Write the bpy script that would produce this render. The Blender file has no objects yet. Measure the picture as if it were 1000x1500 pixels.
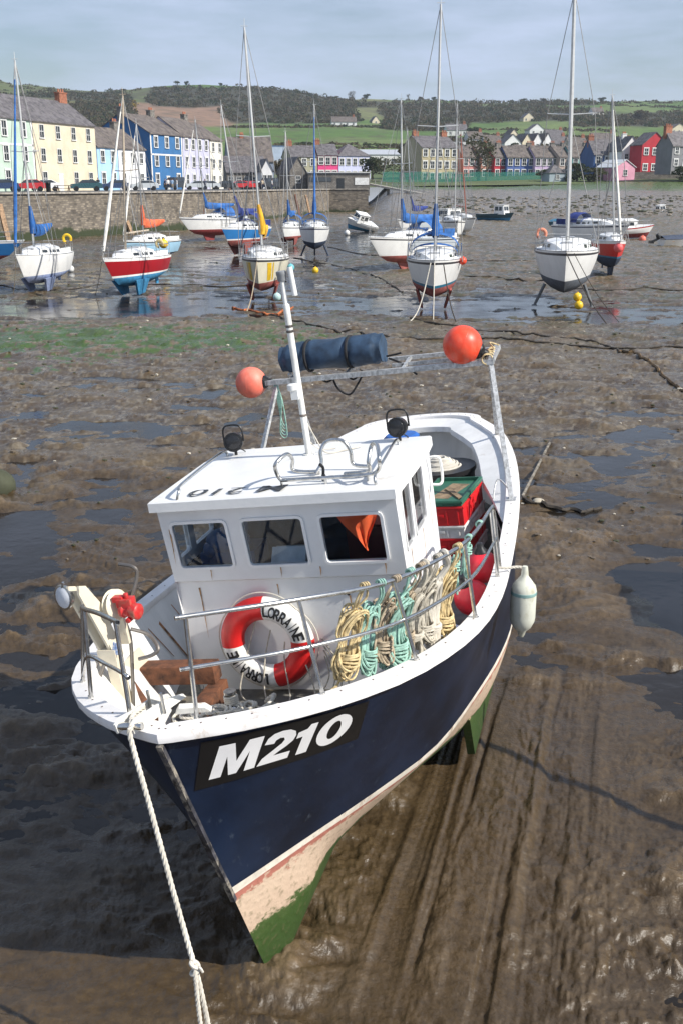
import bpy, bmesh, math, random
import numpy as np
from mathutils import Matrix, Vector
rnd = random.Random(7)
SC = bpy.context.scene
COL = SC.collection
# ---------------------------------------------------------------- camera
F, YH, H = 1500.0, 270.0, 5.0
PITCH = math.atan((750 - YH) / F)
cam = bpy.data.cameras.new('camera'); camo = bpy.data.objects.new('camera', cam); COL.objects.link(camo)
cam.sensor_fit = 'VERTICAL'; cam.sensor_height = 24.0; cam.lens = 24.0 * F / 1500.0
cam.clip_start = 0.05; cam.clip_end = 6000
camo.location = (0, 0, H); camo.rotation_euler = (math.pi / 2 - PITCH, 0, 0)
SC.camera = camo
# ---------------------------------------------------------------- sky, sun, exposure
SUN_EL = math.radians(41); SUN_DIR = Vector((0.905, -0.425, 0)).normalized()
SUN_ROT = math.atan2(SUN_DIR.x, SUN_DIR.y)
world = bpy.data.worlds.new('World'); SC.world = world; world.use_nodes = True
nt = world.node_tree; nt.nodes.clear(); N = nt.nodes; LK = nt.links
sky = N.new('ShaderNodeTexSky'); sky.sky_type = 'NISHITA'; sky.sun_disc = False
sky.sun_elevation = SUN_EL; sky.sun_rotation = SUN_ROT; sky.air_density = 1.15; sky.dust_density = .6; sky.ozone_density = 2.5
tc = N.new('ShaderNodeTexCoord'); mp = N.new('ShaderNodeMapping'); mp.inputs['Scale'].default_value = (1.5, 1.0, 8.0)
mp.inputs['Rotation'].default_value = (0, 0.10, 0)
nz = N.new('ShaderNodeTexNoise'); nz.inputs['Scale'].default_value = 2.1; nz.inputs['Detail'].default_value = 7; nz.inputs['Roughness'].default_value = 0.58
cr = N.new('ShaderNodeValToRGB'); cr.color_ramp.elements[0].position = 0.40; cr.color_ramp.elements[1].position = 0.66
cr.color_ramp.elements[0].color = (0.18, 0.18, 0.18, 1); cr.color_ramp.elements[1].color = (0.92, 0.92, 0.92, 1)
mx = N.new('ShaderNodeMix'); mx.data_type = 'RGBA'
mx.inputs['B'].default_value = (7.0, 8.1, 10.7, 1)
bg = N.new('ShaderNodeBackground'); bg.inputs['Strength'].default_value = 0.066; wo = N.new('ShaderNodeOutputWorld')
LK.new(tc.outputs['Generated'], mp.inputs[0]); LK.new(mp.outputs[0], nz.inputs['Vector']); LK.new(nz.outputs['Fac'], cr.inputs[0])
LK.new(cr.outputs[0], mx.inputs['Factor']); LK.new(sky.outputs[0], mx.inputs['A']); LK.new(mx.outputs['Result'], bg.inputs[0]); LK.new(bg.outputs[0], wo.inputs[0])
sl = bpy.data.lights.new('sun', 'SUN'); sl.energy = 4.5; sl.angle = math.radians(0.5); sl.color = (1.0, 0.95, 0.87)
so = bpy.data.objects.new('sun', sl); COL.objects.link(so)
sv = Vector((SUN_DIR.x * math.cos(SUN_EL), SUN_DIR.y * math.cos(SUN_EL), math.sin(SUN_EL)))
so.rotation_euler = sv.to_track_quat('Z', 'Y').to_euler(); so.location = sv * 50
SC.view_settings.view_transform = 'Standard'; SC.view_settings.look = 'None'; SC.view_settings.gamma = 1; SC.view_settings.exposure = 0.5
SC.render.engine = 'CYCLES'; SC.cycles.max_bounces = 6; SC.cycles.transparent_max_bounces = 12
# ---------------------------------------------------------------- geometry of the view, used to lay things on the ground
cp_, sp_ = math.cos(PITCH), math.sin(PITCH)
def rayd(x, y): return Vector(((x - 500) / F, cp_ + (750 - y) / F * sp_, -sp_ + (750 - y) / F * cp_))
GZ = -0.12      # level of the standing water
def ground_at(x, y, z=GZ):
    d = rayd(x, y); k = (z - H) / d.z; return Vector((d.x * k, d.y * k, z))
def at(x, y, Y):
    d = rayd(x, y); k = Y / d.y; return Vector((d.x * k, Y, H + d.z * k))
def at_x(x, Y, z):                       # ground position X for photo column x, at distance Y and height z
    dep = Y * cp_ - (z - H) * sp_
    return (x - 500) / F * dep
# ---------------------------------------------------------------- mesh helper
class MB:
    def __init__(s, T=None): s.v = []; s.f = []; s.m = []; s.T = T
    def add(s, vs, fs, mi=0):
        b = len(s.v); s.v += [Vector(v) for v in vs]; s.f += [tuple(b + i for i in f) for f in fs]; s.m += [mi] * len(fs)
    def hexa(s, p, mi=0):
        s.add(p, [(0, 3, 2, 1), (4, 5, 6, 7), (0, 1, 5, 4), (1, 2, 6, 5), (2, 3, 7, 6), (3, 0, 4, 7)], mi)
    def box(s, c, d, mi=0, R=None):
        c = Vector(c); h = Vector(d) / 2; R = R or Matrix.Identity(3)
        q = [(-1, -1, -1), (1, -1, -1), (1, 1, -1), (-1, 1, -1), (-1, -1, 1), (1, -1, 1), (1, 1, 1), (-1, 1, 1)]
        s.hexa([c + R @ Vector((a * h.x, b * h.y, e * h.z)) for a, b, e in q], mi)
    def box2(s, a, b, mi=0):
        a = Vector(a); b = Vector(b); s.box((a + b) / 2, (b - a), mi)
    def beam(s, a, b, w, t, mi=0, up=(0, 0, 1)):
        a = Vector(a); b = Vector(b); d = (b - a).normalized(); up = Vector(up)
        if abs(d.dot(up)) > .98: up = Vector((0, 1, 0))
        sx = d.cross(up).normalized(); sy = sx.cross(d).normalized()
        o = [(-1, -1), (1, -1), (1, 1), (-1, 1)]
        s.hexa([a + sx * i * w / 2 + sy * j * t / 2 for i, j in o] + [b + sx * i * w / 2 + sy * j * t / 2 for i, j in o], mi)
    def tube(s, pts, r, n=8, mi=0, closed=False, cap=True):
        P = [Vector(p) for p in pts]; k = len(P); rr = r if isinstance(r, (list, tuple)) else [r] * k
        if k < 2: return
        T = []
        for i in range(k):
            a = P[i - 1] if (i > 0 or closed) else P[i]; b = P[(i + 1) % k] if (i < k - 1 or closed) else P[i]
            t = b - a; T.append(t.normalized() if t.length > 1e-9 else Vector((0, 0, 1)))
        u = Vector((0, 0, 1)) if abs(T[0].z) < .9 else Vector((1, 0, 0))
        u = (u - T[0] * u.dot(T[0])).normalized(); vs = []
        for i in range(k):
            u = u - T[i] * u.dot(T[i]); u = u.normalized() if u.length > 1e-6 else T[i].orthogonal().normalized()
            w = T[i].cross(u)
            for j in range(n):
                a = 2 * math.pi * j / n; vs.append(P[i] + (u * math.cos(a) + w * math.sin(a)) * rr[i])
        fs = []
        for i in range(k if closed else k - 1):
            i2 = (i + 1) % k
            for j in range(n):
                j2 = (j + 1) % n; fs.append((i * n + j, i * n + j2, i2 * n + j2, i2 * n + j))
        if cap and not closed: fs += [tuple(range(n))[::-1], tuple((k - 1) * n + j for j in range(n))]
        s.add(vs, fs, mi)
    def sphere(s, c, r, nu=16, nv=10, mi=0, sc=(1, 1, 1)):
        c = Vector(c); vs = [c + Vector((0, 0, r * sc[2]))]; fs = []
        for i in range(1, nv):
            a = math.pi * i / nv
            for j in range(nu):
                b = 2 * math.pi * j / nu
                vs.append(c + Vector((math.sin(a) * math.cos(b) * sc[0], math.sin(a) * math.sin(b) * sc[1], math.cos(a) * sc[2])) * r)
        vs.append(c - Vector((0, 0, r * sc[2])))
        for j in range(nu):
            j2 = (j + 1) % nu; fs.append((0, 1 + j, 1 + j2)); e = len(vs) - 1; b = 1 + (nv - 2) * nu; fs.append((e, b + j2, b + j))
            for i in range(nv - 2):
                a = 1 + i * nu; fs.append((a + j, a + nu + j, a + nu + j2, a + j2))
        s.add(vs, fs, mi)
    def lathe(s, prof, o, ax=(0, 0, 1), n=16, mi=0):     # prof: (radius, distance along the axis)
        o = Vector(o); ax = Vector(ax).normalized(); u = ax.orthogonal().normalized(); w = ax.cross(u); vs = []; fs = []
        for r, h in prof:
            for j in range(n):
                a = 2 * math.pi * j / n; vs.append(o + ax * h + (u * math.cos(a) + w * math.sin(a)) * r)
        for i in range(len(prof) - 1):
            for j in range(n):
                j2 = (j + 1) % n; fs.append((i * n + j, i * n + j2, (i + 1) * n + j2, (i + 1) * n + j))
        fs += [tuple(range(n))[::-1], tuple((len(prof) - 1) * n + j for j in range(n))]
        s.add(vs, fs, mi)
    def prism(s, poly, o, ex, ey, dep, mi=0):
        o = Vector(o); ex = Vector(ex); ey = Vector(ey); dep = Vector(dep); n = len(poly)
        a = [o + ex * p[0] + ey * p[1] for p in poly]; b = [q + dep for q in a]
        s.add(a + b, [tuple(range(n))[::-1], tuple(range(n, 2 * n))] + [(i, (i + 1) % n, n + (i + 1) % n, n + i) for i in range(n)], mi)
    def grid(s, rows, mi=0, mif=None, closed=False):
        n = len(rows[0]); vs = [p for r in rows for p in r]; b = len(s.v); s.v += [Vector(v) for v in vs]
        for i in range(len(rows) - 1):
            for j in range(n if closed else n - 1):
                j2 = (j + 1) % n
                s.f.append((b + i * n + j, b + i * n + j2, b + (i + 1) * n + j2, b + (i + 1) * n + j)); s.m.append(mif(i, j) if mif else mi)
    def mesh(s, name, mats, inv=None, ang=38, bevel=0):
        T = (inv @ s.T) if (inv is not None and s.T is not None) else (inv if inv is not None else s.T)
        me = bpy.data.meshes.new(name); vs = [T @ v for v in s.v] if T is not None else s.v
        me.from_pydata([tuple(v) for v in vs], [], s.f)
        for m in mats: me.materials.append(m)
        me.polygons.foreach_set('material_index', s.m)
        bm = bmesh.new(); bm.from_mesh(me); bmesh.ops.recalc_face_normals(bm, faces=bm.faces)
        if bevel:
            bmesh.ops.remove_doubles(bm, verts=bm.verts, dist=1e-5)
            es = [e for e in bm.edges if len(e.link_faces) == 2 and e.calc_face_angle(0) > .6]
            bmesh.ops.bevel(bm, geom=es, offset=bevel, segments=2, affect='EDGES', profile=.6, clamp_overlap=True)
        a = math.radians(ang)
        for f in bm.faces: f.smooth = True
        for e in bm.edges:
            if len(e.link_faces) == 2 and e.calc_face_angle(0) > a: e.smooth = False
        bm.to_mesh(me); bm.free(); return me
WM = {}
def build(mb, name, mats, parent=None, ang=38, bevel=0, label=None):
    inv = WM[parent.name].inverted() if parent is not None else None
    me = mb.mesh(name, mats if isinstance(mats, (list, tuple)) else [mats], inv, ang, bevel)
    o = bpy.data.objects.new(name, me); COL.objects.link(o)
    if parent is not None: o.parent = parent; WM[o.name] = WM[parent.name]
    else: WM[o.name] = Matrix.Identity(4)
    if label: o['label'] = label
    return o
def split_build(mb, name, mats, parent, **k):              # one object for each loose piece
    n = len(mb.v); p = list(range(n))
    def f(i):
        while p[i] != i: p[i] = p[p[i]]; i = p[i]
        return i
    for q in mb.f:
        a = f(q[0])
        for j in q[1:]: p[f(j)] = a
    gr = {}
    for q, m in zip(mb.f, mb.m): gr.setdefault(f(q[0]), []).append((q, m))
    for g in gr.values():
        ids = sorted({i for q, _ in g for i in q}); mp = {i: j for j, i in enumerate(ids)}; nb = MB(mb.T)
        nb.v = [mb.v[i] for i in ids]; nb.f = [tuple(mp[i] for i in q) for q, _ in g]; nb.m = [m for _, m in g]; build(nb, name, mats, parent, **k)
def thing(name, label, cat, M, group=None):
    o = bpy.data.objects.new(name, None); COL.objects.link(o); o.empty_display_size = .2
    if not isinstance(M, Matrix): M = Matrix.Translation(Vector(M))
    o.matrix_world = M; WM[o.name] = M.copy()
    o['label'] = label; o['category'] = cat
    if group: o['group'] = group
    return o
def single(mb, name, label, cat, mats, M, group=None, ang=38, bevel=0):   # a thing that is one mesh
    if not isinstance(M, Matrix): M = Matrix.Translation(Vector(M))
    me = mb.mesh(name, mats if isinstance(mats, (list, tuple)) else [mats], M.inverted(), ang, bevel)
    o = bpy.data.objects.new(name, me); COL.objects.link(o); o.matrix_world = M; WM[o.name] = M.copy()
    o['label'] = label; o['category'] = cat
    if group: o['group'] = group
    return o
def copy_tree(o, M, label, parent=None):
    c = o.copy(); COL.objects.link(c); c.parent = parent
    if parent is None:
        c.matrix_world = M; WM[c.name] = M.copy(); c['label'] = label
    for ch in [x for x in bpy.data.objects if x.parent == o]: copy_tree(ch, None, None, c)
    return c
def struct(mb, name, mats, ang=38):
    o = build(mb, name, mats, None, ang); o['kind'] = 'structure'; return o
# ---------------------------------------------------------------- materials
MATS = {}
def mat(name, col, rough=.5, metal=0., var=.12, scale=6., bump=0., bscale=40., col2=None, spec=None, streak=False, wear=None, coat=0.):
    if name in MATS: return MATS[name]
    m = bpy.data.materials.new(name); m.use_nodes = True; t = m.node_tree; b = t.nodes['Principled BSDF']
    b.inputs['Metallic'].default_value = metal; b.inputs['Roughness'].default_value = rough
    if spec is not None: b.inputs['Specular IOR Level'].default_value = spec
    if coat: b.inputs['Coat Weight'].default_value = coat
    tc = t.nodes.new('ShaderNodeTexCoord'); no = t.nodes.new('ShaderNodeTexNoise')
    no.inputs['Scale'].default_value = scale; no.inputs['Detail'].default_value = 6; no.inputs['Roughness'].default_value = .6
    src = tc.outputs['Object']
    if streak:
        mp = t.nodes.new('ShaderNodeMapping'); mp.inputs['Scale'].default_value = (1, 1, .15); t.links.new(src, mp.inputs[0]); src2 = mp.outputs[0]
    else: src2 = src
    t.links.new(src2, no.inputs['Vector'])
    mix = t.nodes.new('ShaderNodeMix'); mix.data_type = 'RGBA'
    c2 = col2 or tuple(max(0, c * (1 - var * 2.2)) for c in col)
    c1 = col if col2 else tuple(min(1, c * (1 + var * .6)) for c in col)
    mix.inputs['A'].default_value = (*c1, 1); mix.inputs['B'].default_value = (*c2, 1)
    mr = t.nodes.new('ShaderNodeMapRange'); mr.inputs[1].default_value = .38; mr.inputs[2].default_value = .68
    t.links.new(no.outputs['Fac'], mr.inputs[0]); t.links.new(mr.outputs[0], mix.inputs['Factor'])
    out = mix.outputs['Result']
    if wear:
        wc, wscale, lo, hi = wear
        n2 = t.nodes.new('ShaderNodeTexNoise'); n2.inputs['Scale'].default_value = wscale; n2.inputs['Detail'].default_value = 8; n2.inputs['Roughness'].default_value = .7
        mp2 = t.nodes.new('ShaderNodeMapping'); mp2.inputs['Location'].default_value = (3.1, 1.7, 5.2); mp2.inputs['Scale'].default_value = (1, 1, .5)
        t.links.new(src, mp2.inputs[0]); t.links.new(mp2.outputs[0], n2.inputs['Vector'])
        m2 = t.nodes.new('ShaderNodeMapRange'); m2.inputs[1].default_value = lo; m2.inputs[2].default_value = hi
        mx2 = t.nodes.new('ShaderNodeMix'); mx2.data_type = 'RGBA'; mx2.inputs['B'].default_value = (*wc, 1)
        t.links.new(n2.outputs['Fac'], m2.inputs[0]); t.links.new(m2.outputs[0], mx2.inputs['Factor']); t.links.new(out, mx2.inputs['A']); out = mx2.outputs['Result']
    t.links.new(out, b.inputs['Base Color'])
    ro = t.nodes.new('ShaderNodeMapRange'); ro.inputs[3].default_value = max(.03, rough - .08); ro.inputs[4].default_value = min(1, rough + .12)
    t.links.new(no.outputs['Fac'], ro.inputs[0]); t.links.new(ro.outputs[0], b.inputs['Roughness'])
    if bump:
        nb = t.nodes.new('ShaderNodeTexNoise'); nb.inputs['Scale'].default_value = bscale; nb.inputs['Detail'].default_value = 4
        bp = t.nodes.new('ShaderNodeBump'); bp.inputs['Strength'].default_value = .6; bp.inputs['Distance'].default_value = bump
        t.links.new(src, nb.inputs['Vector']); t.links.new(nb.outputs['Fac'], bp.inputs['Height']); t.links.new(bp.outputs[0], b.inputs['Normal'])
    MATS[name] = m; return m
def glass(name, tint=(.55, .6, .6), rough=.03):
    if name in MATS: return MATS[name]
    m = bpy.data.materials.new(name); m.use_nodes = True; t = m.node_tree; t.nodes.remove(t.nodes['Principled BSDF'])
    tr = t.nodes.new('ShaderNodeBsdfTransparent'); tr.inputs[0].default_value = (*tint, 1)
    gl = t.nodes.new('ShaderNodeBsdfGlossy'); gl.inputs['Roughness'].default_value = rough
    lw = t.nodes.new('ShaderNodeLayerWeight'); lw.inputs[0].default_value = .5; pw = t.nodes.new('ShaderNodeMath'); pw.operation = 'POWER'; pw.inputs[1].default_value = 5; fr = t.nodes.new('ShaderNodeMath'); fr.operation = 'MULTIPLY_ADD'; fr.inputs[1].default_value = .95; fr.inputs[2].default_value = .04
    t.links.new(lw.outputs['Facing'], pw.inputs[0]); t.links.new(pw.outputs[0], fr.inputs[0]); ms = t.nodes.new('ShaderNodeMixShader')
    t.links.new(fr.outputs[0], ms.inputs[0]); t.links.new(tr.outputs[0], ms.inputs[1]); t.links.new(gl.outputs[0], ms.inputs[2])
    t.links.new(ms.outputs[0], t.nodes['Material Output'].inputs[0]); MATS[name] = m; return m
WHITE = mat('white_paint', (.78, .78, .75), .32, var=.05, scale=3, bump=.0015, bscale=14, wear=((.42, .38, .30), 5, .66, .86))
WHITE2 = mat('worn_white_gelcoat', (.74, .75, .76), .35, var=.05, scale=2, wear=((.38, .34, .28), 7, .60, .82), streak=True)
STEEL = mat('stainless_steel', (.62, .61, .58), .22, 1., var=.15, scale=20, wear=((.25, .14, .07), 16, .66, .8))
GALV = mat('galvanised_steel', (.58, .59, .59), .5, .5, var=.2, scale=30, wear=((.25, .25, .24), 30, .5, .7))
NAVY = mat('navy_paint', (.006, .014, .036), .30, var=.3, scale=1.5, wear=((.06, .08, .11), 13, .61, .80), spec=.35)
BLACKP = mat('black_plastic', (.012, .012, .013), .38, var=.3)
DARK = mat('dark_interior', (.02, .025, .03), .8, var=.3)
RUST = mat('rusty_iron', (.17, .065, .03), .85, var=.3, scale=12, bump=.006, bscale=50, col2=(.055, .025, .015))
CREAM = mat('cream_paint', (.66, .60, .47), .4, var=.06, wear=((.25, .13, .06), 20, .62, .75))
REDP = mat('red_plastic', (.62, .018, .022), .35, var=.1)
ORANGE = mat('orange_buoy_vinyl', (.86, .075, .03), .38, var=.1, wear=((.72, .2, .12), 6, .5, .8))
ORANGE_F = mat('faded_buoy_vinyl', (.80, .17, .11), .5, var=.1, wear=((.72, .32, .24), 5, .45, .8))
BLUEP = mat('blue_plastic', (.02, .12, .45), .4)
GREENP = mat('green_plastic', (.03, .13, .08), .5)
YEL = mat('yellow_plastic', (.78, .5, .02), .4)
ROPE_W = mat('white_rope', (.62, .58, .50), .85, bump=.002, bscale=200)
ROPE_Y = mat('straw_rope', (.60, .47, .25), .85, var=.25, scale=30)
ROPE_G = mat('mint_rope', (.30, .50, .42), .85, var=.2, scale=30)
ROPE_T = mat('tan_rope', (.42, .34, .24), .85, var=.25, scale=30)
ROPE_C = mat('grey_rope', (.50, .46, .38), .85, var=.2, scale=30)
CHAIN = mat('weedy_chain', (.05, .04, .03), .8, var=.3, scale=10)
GLASS = glass('tinted_glass', (.70, .78, .84)); GLASS2 = glass('clear_glass', (.90, .92, .92))
def rope(mb, pts, R, pitch=None, mi=0, sub=None, n=6):       # laid rope: three strands twisted round the path
    P = [Vector(p) for p in pts]; pitch = pitch or R * 7
    L = [0.]
    for i in range(1, len(P)): L.append(L[-1] + (P[i] - P[i - 1]).length)
    step = pitch / 7; k = max(2, int(L[-1] / step)); Q = []
    for i in range(k + 1):
        d = L[-1] * i / k; j = 1
        while j < len(L) - 1 and L[j] < d: j += 1
        f = (d - L[j - 1]) / max(1e-9, L[j] - L[j - 1]); Q.append(P[j - 1].lerp(P[j], f))
    for s in range(3):
        pts2 = []; u = None
        for i, q in enumerate(Q):
            t = (Q[min(k, i + 1)] - Q[max(0, i - 1)]).normalized()
            if u is None: u = t.orthogonal().normalized()
            u = (u - t * u.dot(t)).normalized(); w = t.cross(u); a = 2 * math.pi * (i * step / pitch + s / 3)
            pts2.append(q + (u * math.cos(a) + w * math.sin(a)) * R * .5)
        mb.tube(pts2, R * .56, n, mi)
def smooth(pts, k=6):                                          # Catmull-Rom through the points
    P = [Vector(p) for p in pts]; out = []
    for i in range(len(P) - 1):
        p0 = P[max(0, i - 1)]; p1 = P[i]; p2 = P[i + 1]; p3 = P[min(len(P) - 1, i + 2)]
        for j in range(k):
            t = j / k; out.append(.5 * ((2 * p1) + (p2 - p0) * t + (2 * p0 - 5 * p1 + 4 * p2 - p3) * t * t + (3 * p1 - p0 - 3 * p2 + p3) * t ** 3))
    out.append(P[-1]); return out
def text_bm(s, size=1., offset=0., shear=0., cut=0.08, space=1.):
    cu = bpy.data.curves.new('txt', 'FONT'); cu.body = s; cu.size = size; cu.offset = offset; cu.shear = shear; cu.resolution_u = 4; cu.space_character = space
    o = bpy.data.objects.new('txt', cu); COL.objects.link(o); bpy.context.view_layer.update()
    me = bpy.data.meshes.new_from_object(o.evaluated_get(bpy.context.evaluated_depsgraph_get()))
    bpy.data.objects.remove(o); bpy.data.curves.remove(cu)
    bm = bmesh.new(); bm.from_mesh(me); bpy.data.meshes.remove(me)
    bmesh.ops.triangulate(bm, faces=bm.faces)
    for _ in range(4):
        es = [e for e in bm.edges if e.calc_length() > cut]
        if not es: break
        bmesh.ops.subdivide_edges(bm, edges=es, cuts=1); bmesh.ops.triangulate(bm, faces=bm.faces)
    bm.verts.index_update(); vs = [tuple(v.co) for v in bm.verts]; fs = [tuple(v.index for v in f.verts) for f in bm.faces]; bm.free()
    return vs, fs
def text_on(mb, s, fn, size=1., offset=0., shear=0., cut=.08, mi=0, space=1., norm=True):
    vs, fs = text_bm(s, size, offset, shear, cut, space)
    if norm:
        x0 = min(v[0] for v in vs); x1 = max(v[0] for v in vs); y0 = min(v[1] for v in vs); y1 = max(v[1] for v in vs)
        vs = [((v[0] - x0) / (x1 - x0), (v[1] - y0) / (y1 - y0)) for v in vs]
    mb.add([fn(v[0], v[1]) for v in vs], fs, mi)
# ================================================================ the fishing boat
BA, BH, BT = 0.26578399916072865, 0.13917318326880418, -0.02305487917701107
_A0 = Vector((math.sin(BA), math.cos(BA), 0)); _R0 = Vector((math.cos(BA), -math.sin(BA), 0)); _Z = Vector((0, 0, 1))
_A = _A0 * math.cos(BT) - _Z * math.sin(BT); _Z2 = _Z * math.cos(BT) + _A0 * math.sin(BT)
_U = math.cos(BH) * _Z2 - math.sin(BH) * _R0; _R = math.cos(BH) * _R0 + math.sin(BH) * _Z2
BM = Matrix(((_R.x, _A.x, _U.x, -0.692), (_R.y, _A.y, _U.y, 4.974), (_R.z, _A.z, _U.z, -0.13), (0, 0, 0, 1)))
def cubic(xs, ys, x):
    n = len(xs); i = max(0, min(n - 2, int(np.searchsorted(xs, x)) - 1))
    g = lambda k: ((ys[min(n - 1, k + 1)] - ys[max(0, k - 1)]) / (xs[min(n - 1, k + 1)] - xs[max(0, k - 1)]))
    h = xs[i + 1] - xs[i]; t = (x - xs[i]) / h
    return (2 * t**3 - 3 * t**2 + 1) * ys[i] + (t**3 - 2 * t**2 + t) * h * g(i) + (-2 * t**3 + 3 * t**2) * ys[i + 1] + (t**3 - t**2) * h * g(i + 1)
HL = 7.428
SB = [0, .03, .08, .16, .3, .5, .75, .92, 1.0]; BB = [0.003, .433, .851, 1.217, 1.483, 1.483, 1.342, 1.072, .72]
SSX = [0, .25, .5, .75, 1.]; SS = [2.245, 1.984, 1.895, 1.992, 2.208]
TW = [0, .084, .175, .26, .387, .507, .61, .8, .93, 1.]; BW = [0, .326, .69, .98, 1.175, 1.294, 1.31, 1.17, .90, .62]
def sheer(u): return cubic(SSX, SS, min(1, max(0, u / HL)))
def gunb(u): return cubic(SB, BB, min(1, max(0, u / HL)))
def hullpt(tau, lev, side=1):
    """tau 0..1 stem to quarter, 1..2 round the stern; lev 0 gunwale, 1 waterline, 2 keel"""
    tt = min(1, tau); bow = 0.
    ug = tt * HL; bg = cubic(SB, BB, tt); wg = cubic(SSX, SS, tt)
    uw = .465 + tt * (7.25 - .465); bw = cubic(TW, BW, tt); ww = .84
    if lev <= 1:
        k = lev; w = wg + (ww - wg) * k; u = ug + (uw - ug) * k; b = bw + (bg - bw) * (1 - k) ** 1.15
    else:
        k = lev - 1; u0 = .465 + (.742 - .465) * k; u1 = 7.25 - .5 * k; w = ww * (1 - k); u = u0 + tt * (u1 - u0)
        full = min(1, max(0, (tt - .15) / .35)); full = full * full * (3 - 2 * full)
        sharp = (1 - k) ** 1.1; round_ = math.sqrt(max(0, 1 - k ** 3.2)) if k < 1 else 0
        b = bw * (sharp * (1 - full) + (round_ * .8 + sharp * .2) * full); b = max(b, min(bw * .93, .055 + .34 * (1 - k) ** .7))
    if tau > 1:
        a = (tau - 1) * math.pi / 2; ext = .42 * (1 - .45 * min(1, lev)); u = u + ext * math.sin(a); b = b * math.cos(a)
    return Vector((b * side, u, w))
taus = [0, .004, .01, .018, .028, .04, .055, .075, .1, .13] + [.13 + .87 * i / 26 for i in range(1, 27)] + [1 + i / 8 for i in range(1, 9)]
levs = [0, .04, .12, .25, .4, .55, .7, .85, .955, 1.0, 1.1, 1.2, 1.32, 1.45, 1.58, 1.7, 1.8, 1.88, 1.94, 2.0]
boat = thing('fishing_boat', 'navy blue and white fishing boat M210 lying on the mud in the foreground', 'fishing boat', BM)
mb = MB(BM)
rows = []
for lv in levs:
    rows.append([hullpt(t, lv, 1) for t in taus] + [hullpt(t, lv, -1) for t in taus[::-1]][1:])
def hm(i, j):
    lv = (levs[i] + levs[i + 1]) / 2
    return 0 if lv < .955 else (1 if lv < 1.0 else 2)
mb.grid(rows, mif=hm)
# bottom paint with the weed line: red boot, chalky pink, green weed low down
def bottom_mat():
    m = bpy.data.materials.new('weedy_bottom_paint'); m.use_nodes = True; t = m.node_tree; b = t.nodes['Principled BSDF']; b.inputs['Roughness'].default_value = .6
    tc = t.nodes.new('ShaderNodeTexCoord'); sx = t.nodes.new('ShaderNodeSeparateXYZ'); t.links.new(tc.outputs['Object'], sx.inputs[0])
    n = t.nodes.new('ShaderNodeTexNoise'); n.inputs['Scale'].default_value = 5; n.inputs['Detail'].default_value = 9; n.inputs['Roughness'].default_value = .68
    mp = t.nodes.new('ShaderNodeMapping'); mp.inputs['Scale'].default_value = (1, .8, 1.6); t.links.new(tc.outputs['Object'], mp.inputs[0]); t.links.new(mp.outputs[0], n.inputs['Vector'])
    def math_(op, a, bb, c=None):
        q = t.nodes.new('ShaderNodeMath'); q.operation = op
        for i, z in enumerate((a, bb, c)):
            if z is None: continue
            if isinstance(z, (int, float)): q.inputs[i].default_value = z
            else: t.links.new(z, q.inputs[i])
        return q.outputs[0]
    h = math_('MULTIPLY_ADD', n.outputs['Fac'], -.40, sx.outputs['Z']); h = math_('ADD', h, .20)
    r = t.nodes.new('ShaderNodeValToRGB'); r.color_ramp.interpolation = 'LINEAR'; e = r.color_ramp.elements
    e[0].position = .0; e[0].color = (.022, .05, .008, 1); e[1].position = 1; e[1].color = (.38, .14, .11, 1)
    for p, c in ((.44, (.030, .065, .010)), (.51, (.05, .085, .02)), (.54, (.50, .37, .27)), (.865, (.55, .42, .31)), (.885, (.40, .15, .11))):
        q = e.new(p); q.color = (*c, 1)
    h2 = math_('DIVIDE', h, .9); t.links.new(h2, r.inputs[0])
    n2 = t.nodes.new('ShaderNodeTexNoise'); n2.inputs['Scale'].default_value = 22; n2.inputs['Detail'].default_value = 6; t.links.new(tc.outputs['Object'], n2.inputs['Vector'])
    mr = t.nodes.new('ShaderNodeMapRange'); mr.inputs[1].default_value = .55; mr.inputs[2].default_value = .75; mr.inputs[4].default_value = .6; t.links.new(n2.outputs['Fac'], mr.inputs[0])
    mx = t.nodes.new('ShaderNodeMix'); mx.data_type = 'RGBA'; mx.inputs['B'].default_value = (.10, .09, .04, 1)
    t.links.new(mr.outputs[0], mx.inputs['Factor']); t.links.new(r.outputs[0], mx.inputs['A']); t.links.new(mx.outputs['Result'], b.inputs['Base Color'])
    bp = t.nodes.new('ShaderNodeBump'); bp.inputs['Distance'].default_value = .008; t.links.new(n2.outputs['Fac'], bp.inputs['Height']); t.links.new(bp.outputs[0], b.inputs['Normal'])
    return m
BOTTOM = bottom_mat(); STRIPE = mat('boot_stripe', (.76, .70, .60), .5, wear=((.4, .3, .22), 9, .56, .7))
build(mb, 'hull', [NAVY, STRIPE, BOTTOM], boat, ang=60)
# stem band
mb = MB(BM); mb.beam((0, -.012, 2.2), (0, .47, .80), .035, .03); build(mb, 'stem_band', mat('stem_band', (.05, .05, .06), .5, var=.4, scale=9, wear=((.3, .27, .22), 10, .5, .6)), boat)
# keel skeg and bilge keels
mb = MB(BM)
for s in (1, -1):
    mb.prism([(3.3, .5), (5.3, .5), (5.1, .02), (3.6, -.02)], (s * .93, 0, 0), (0, 1, 0), (s * .1, 0, 1), (s * .07, 0, 0))
split_build(mb, 'bilge_keel', BOTTOM, boat)
mb = MB(BM); mb.prism([(6.6, .7), (7.2, .9), (7.2, .02), (6.6, .02)], (-.03, 0, 0), (0, 1, 0), (0, 0, 1), (.06, 0, 0)); build(mb, 'rudder', BOTTOM, boat)
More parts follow.
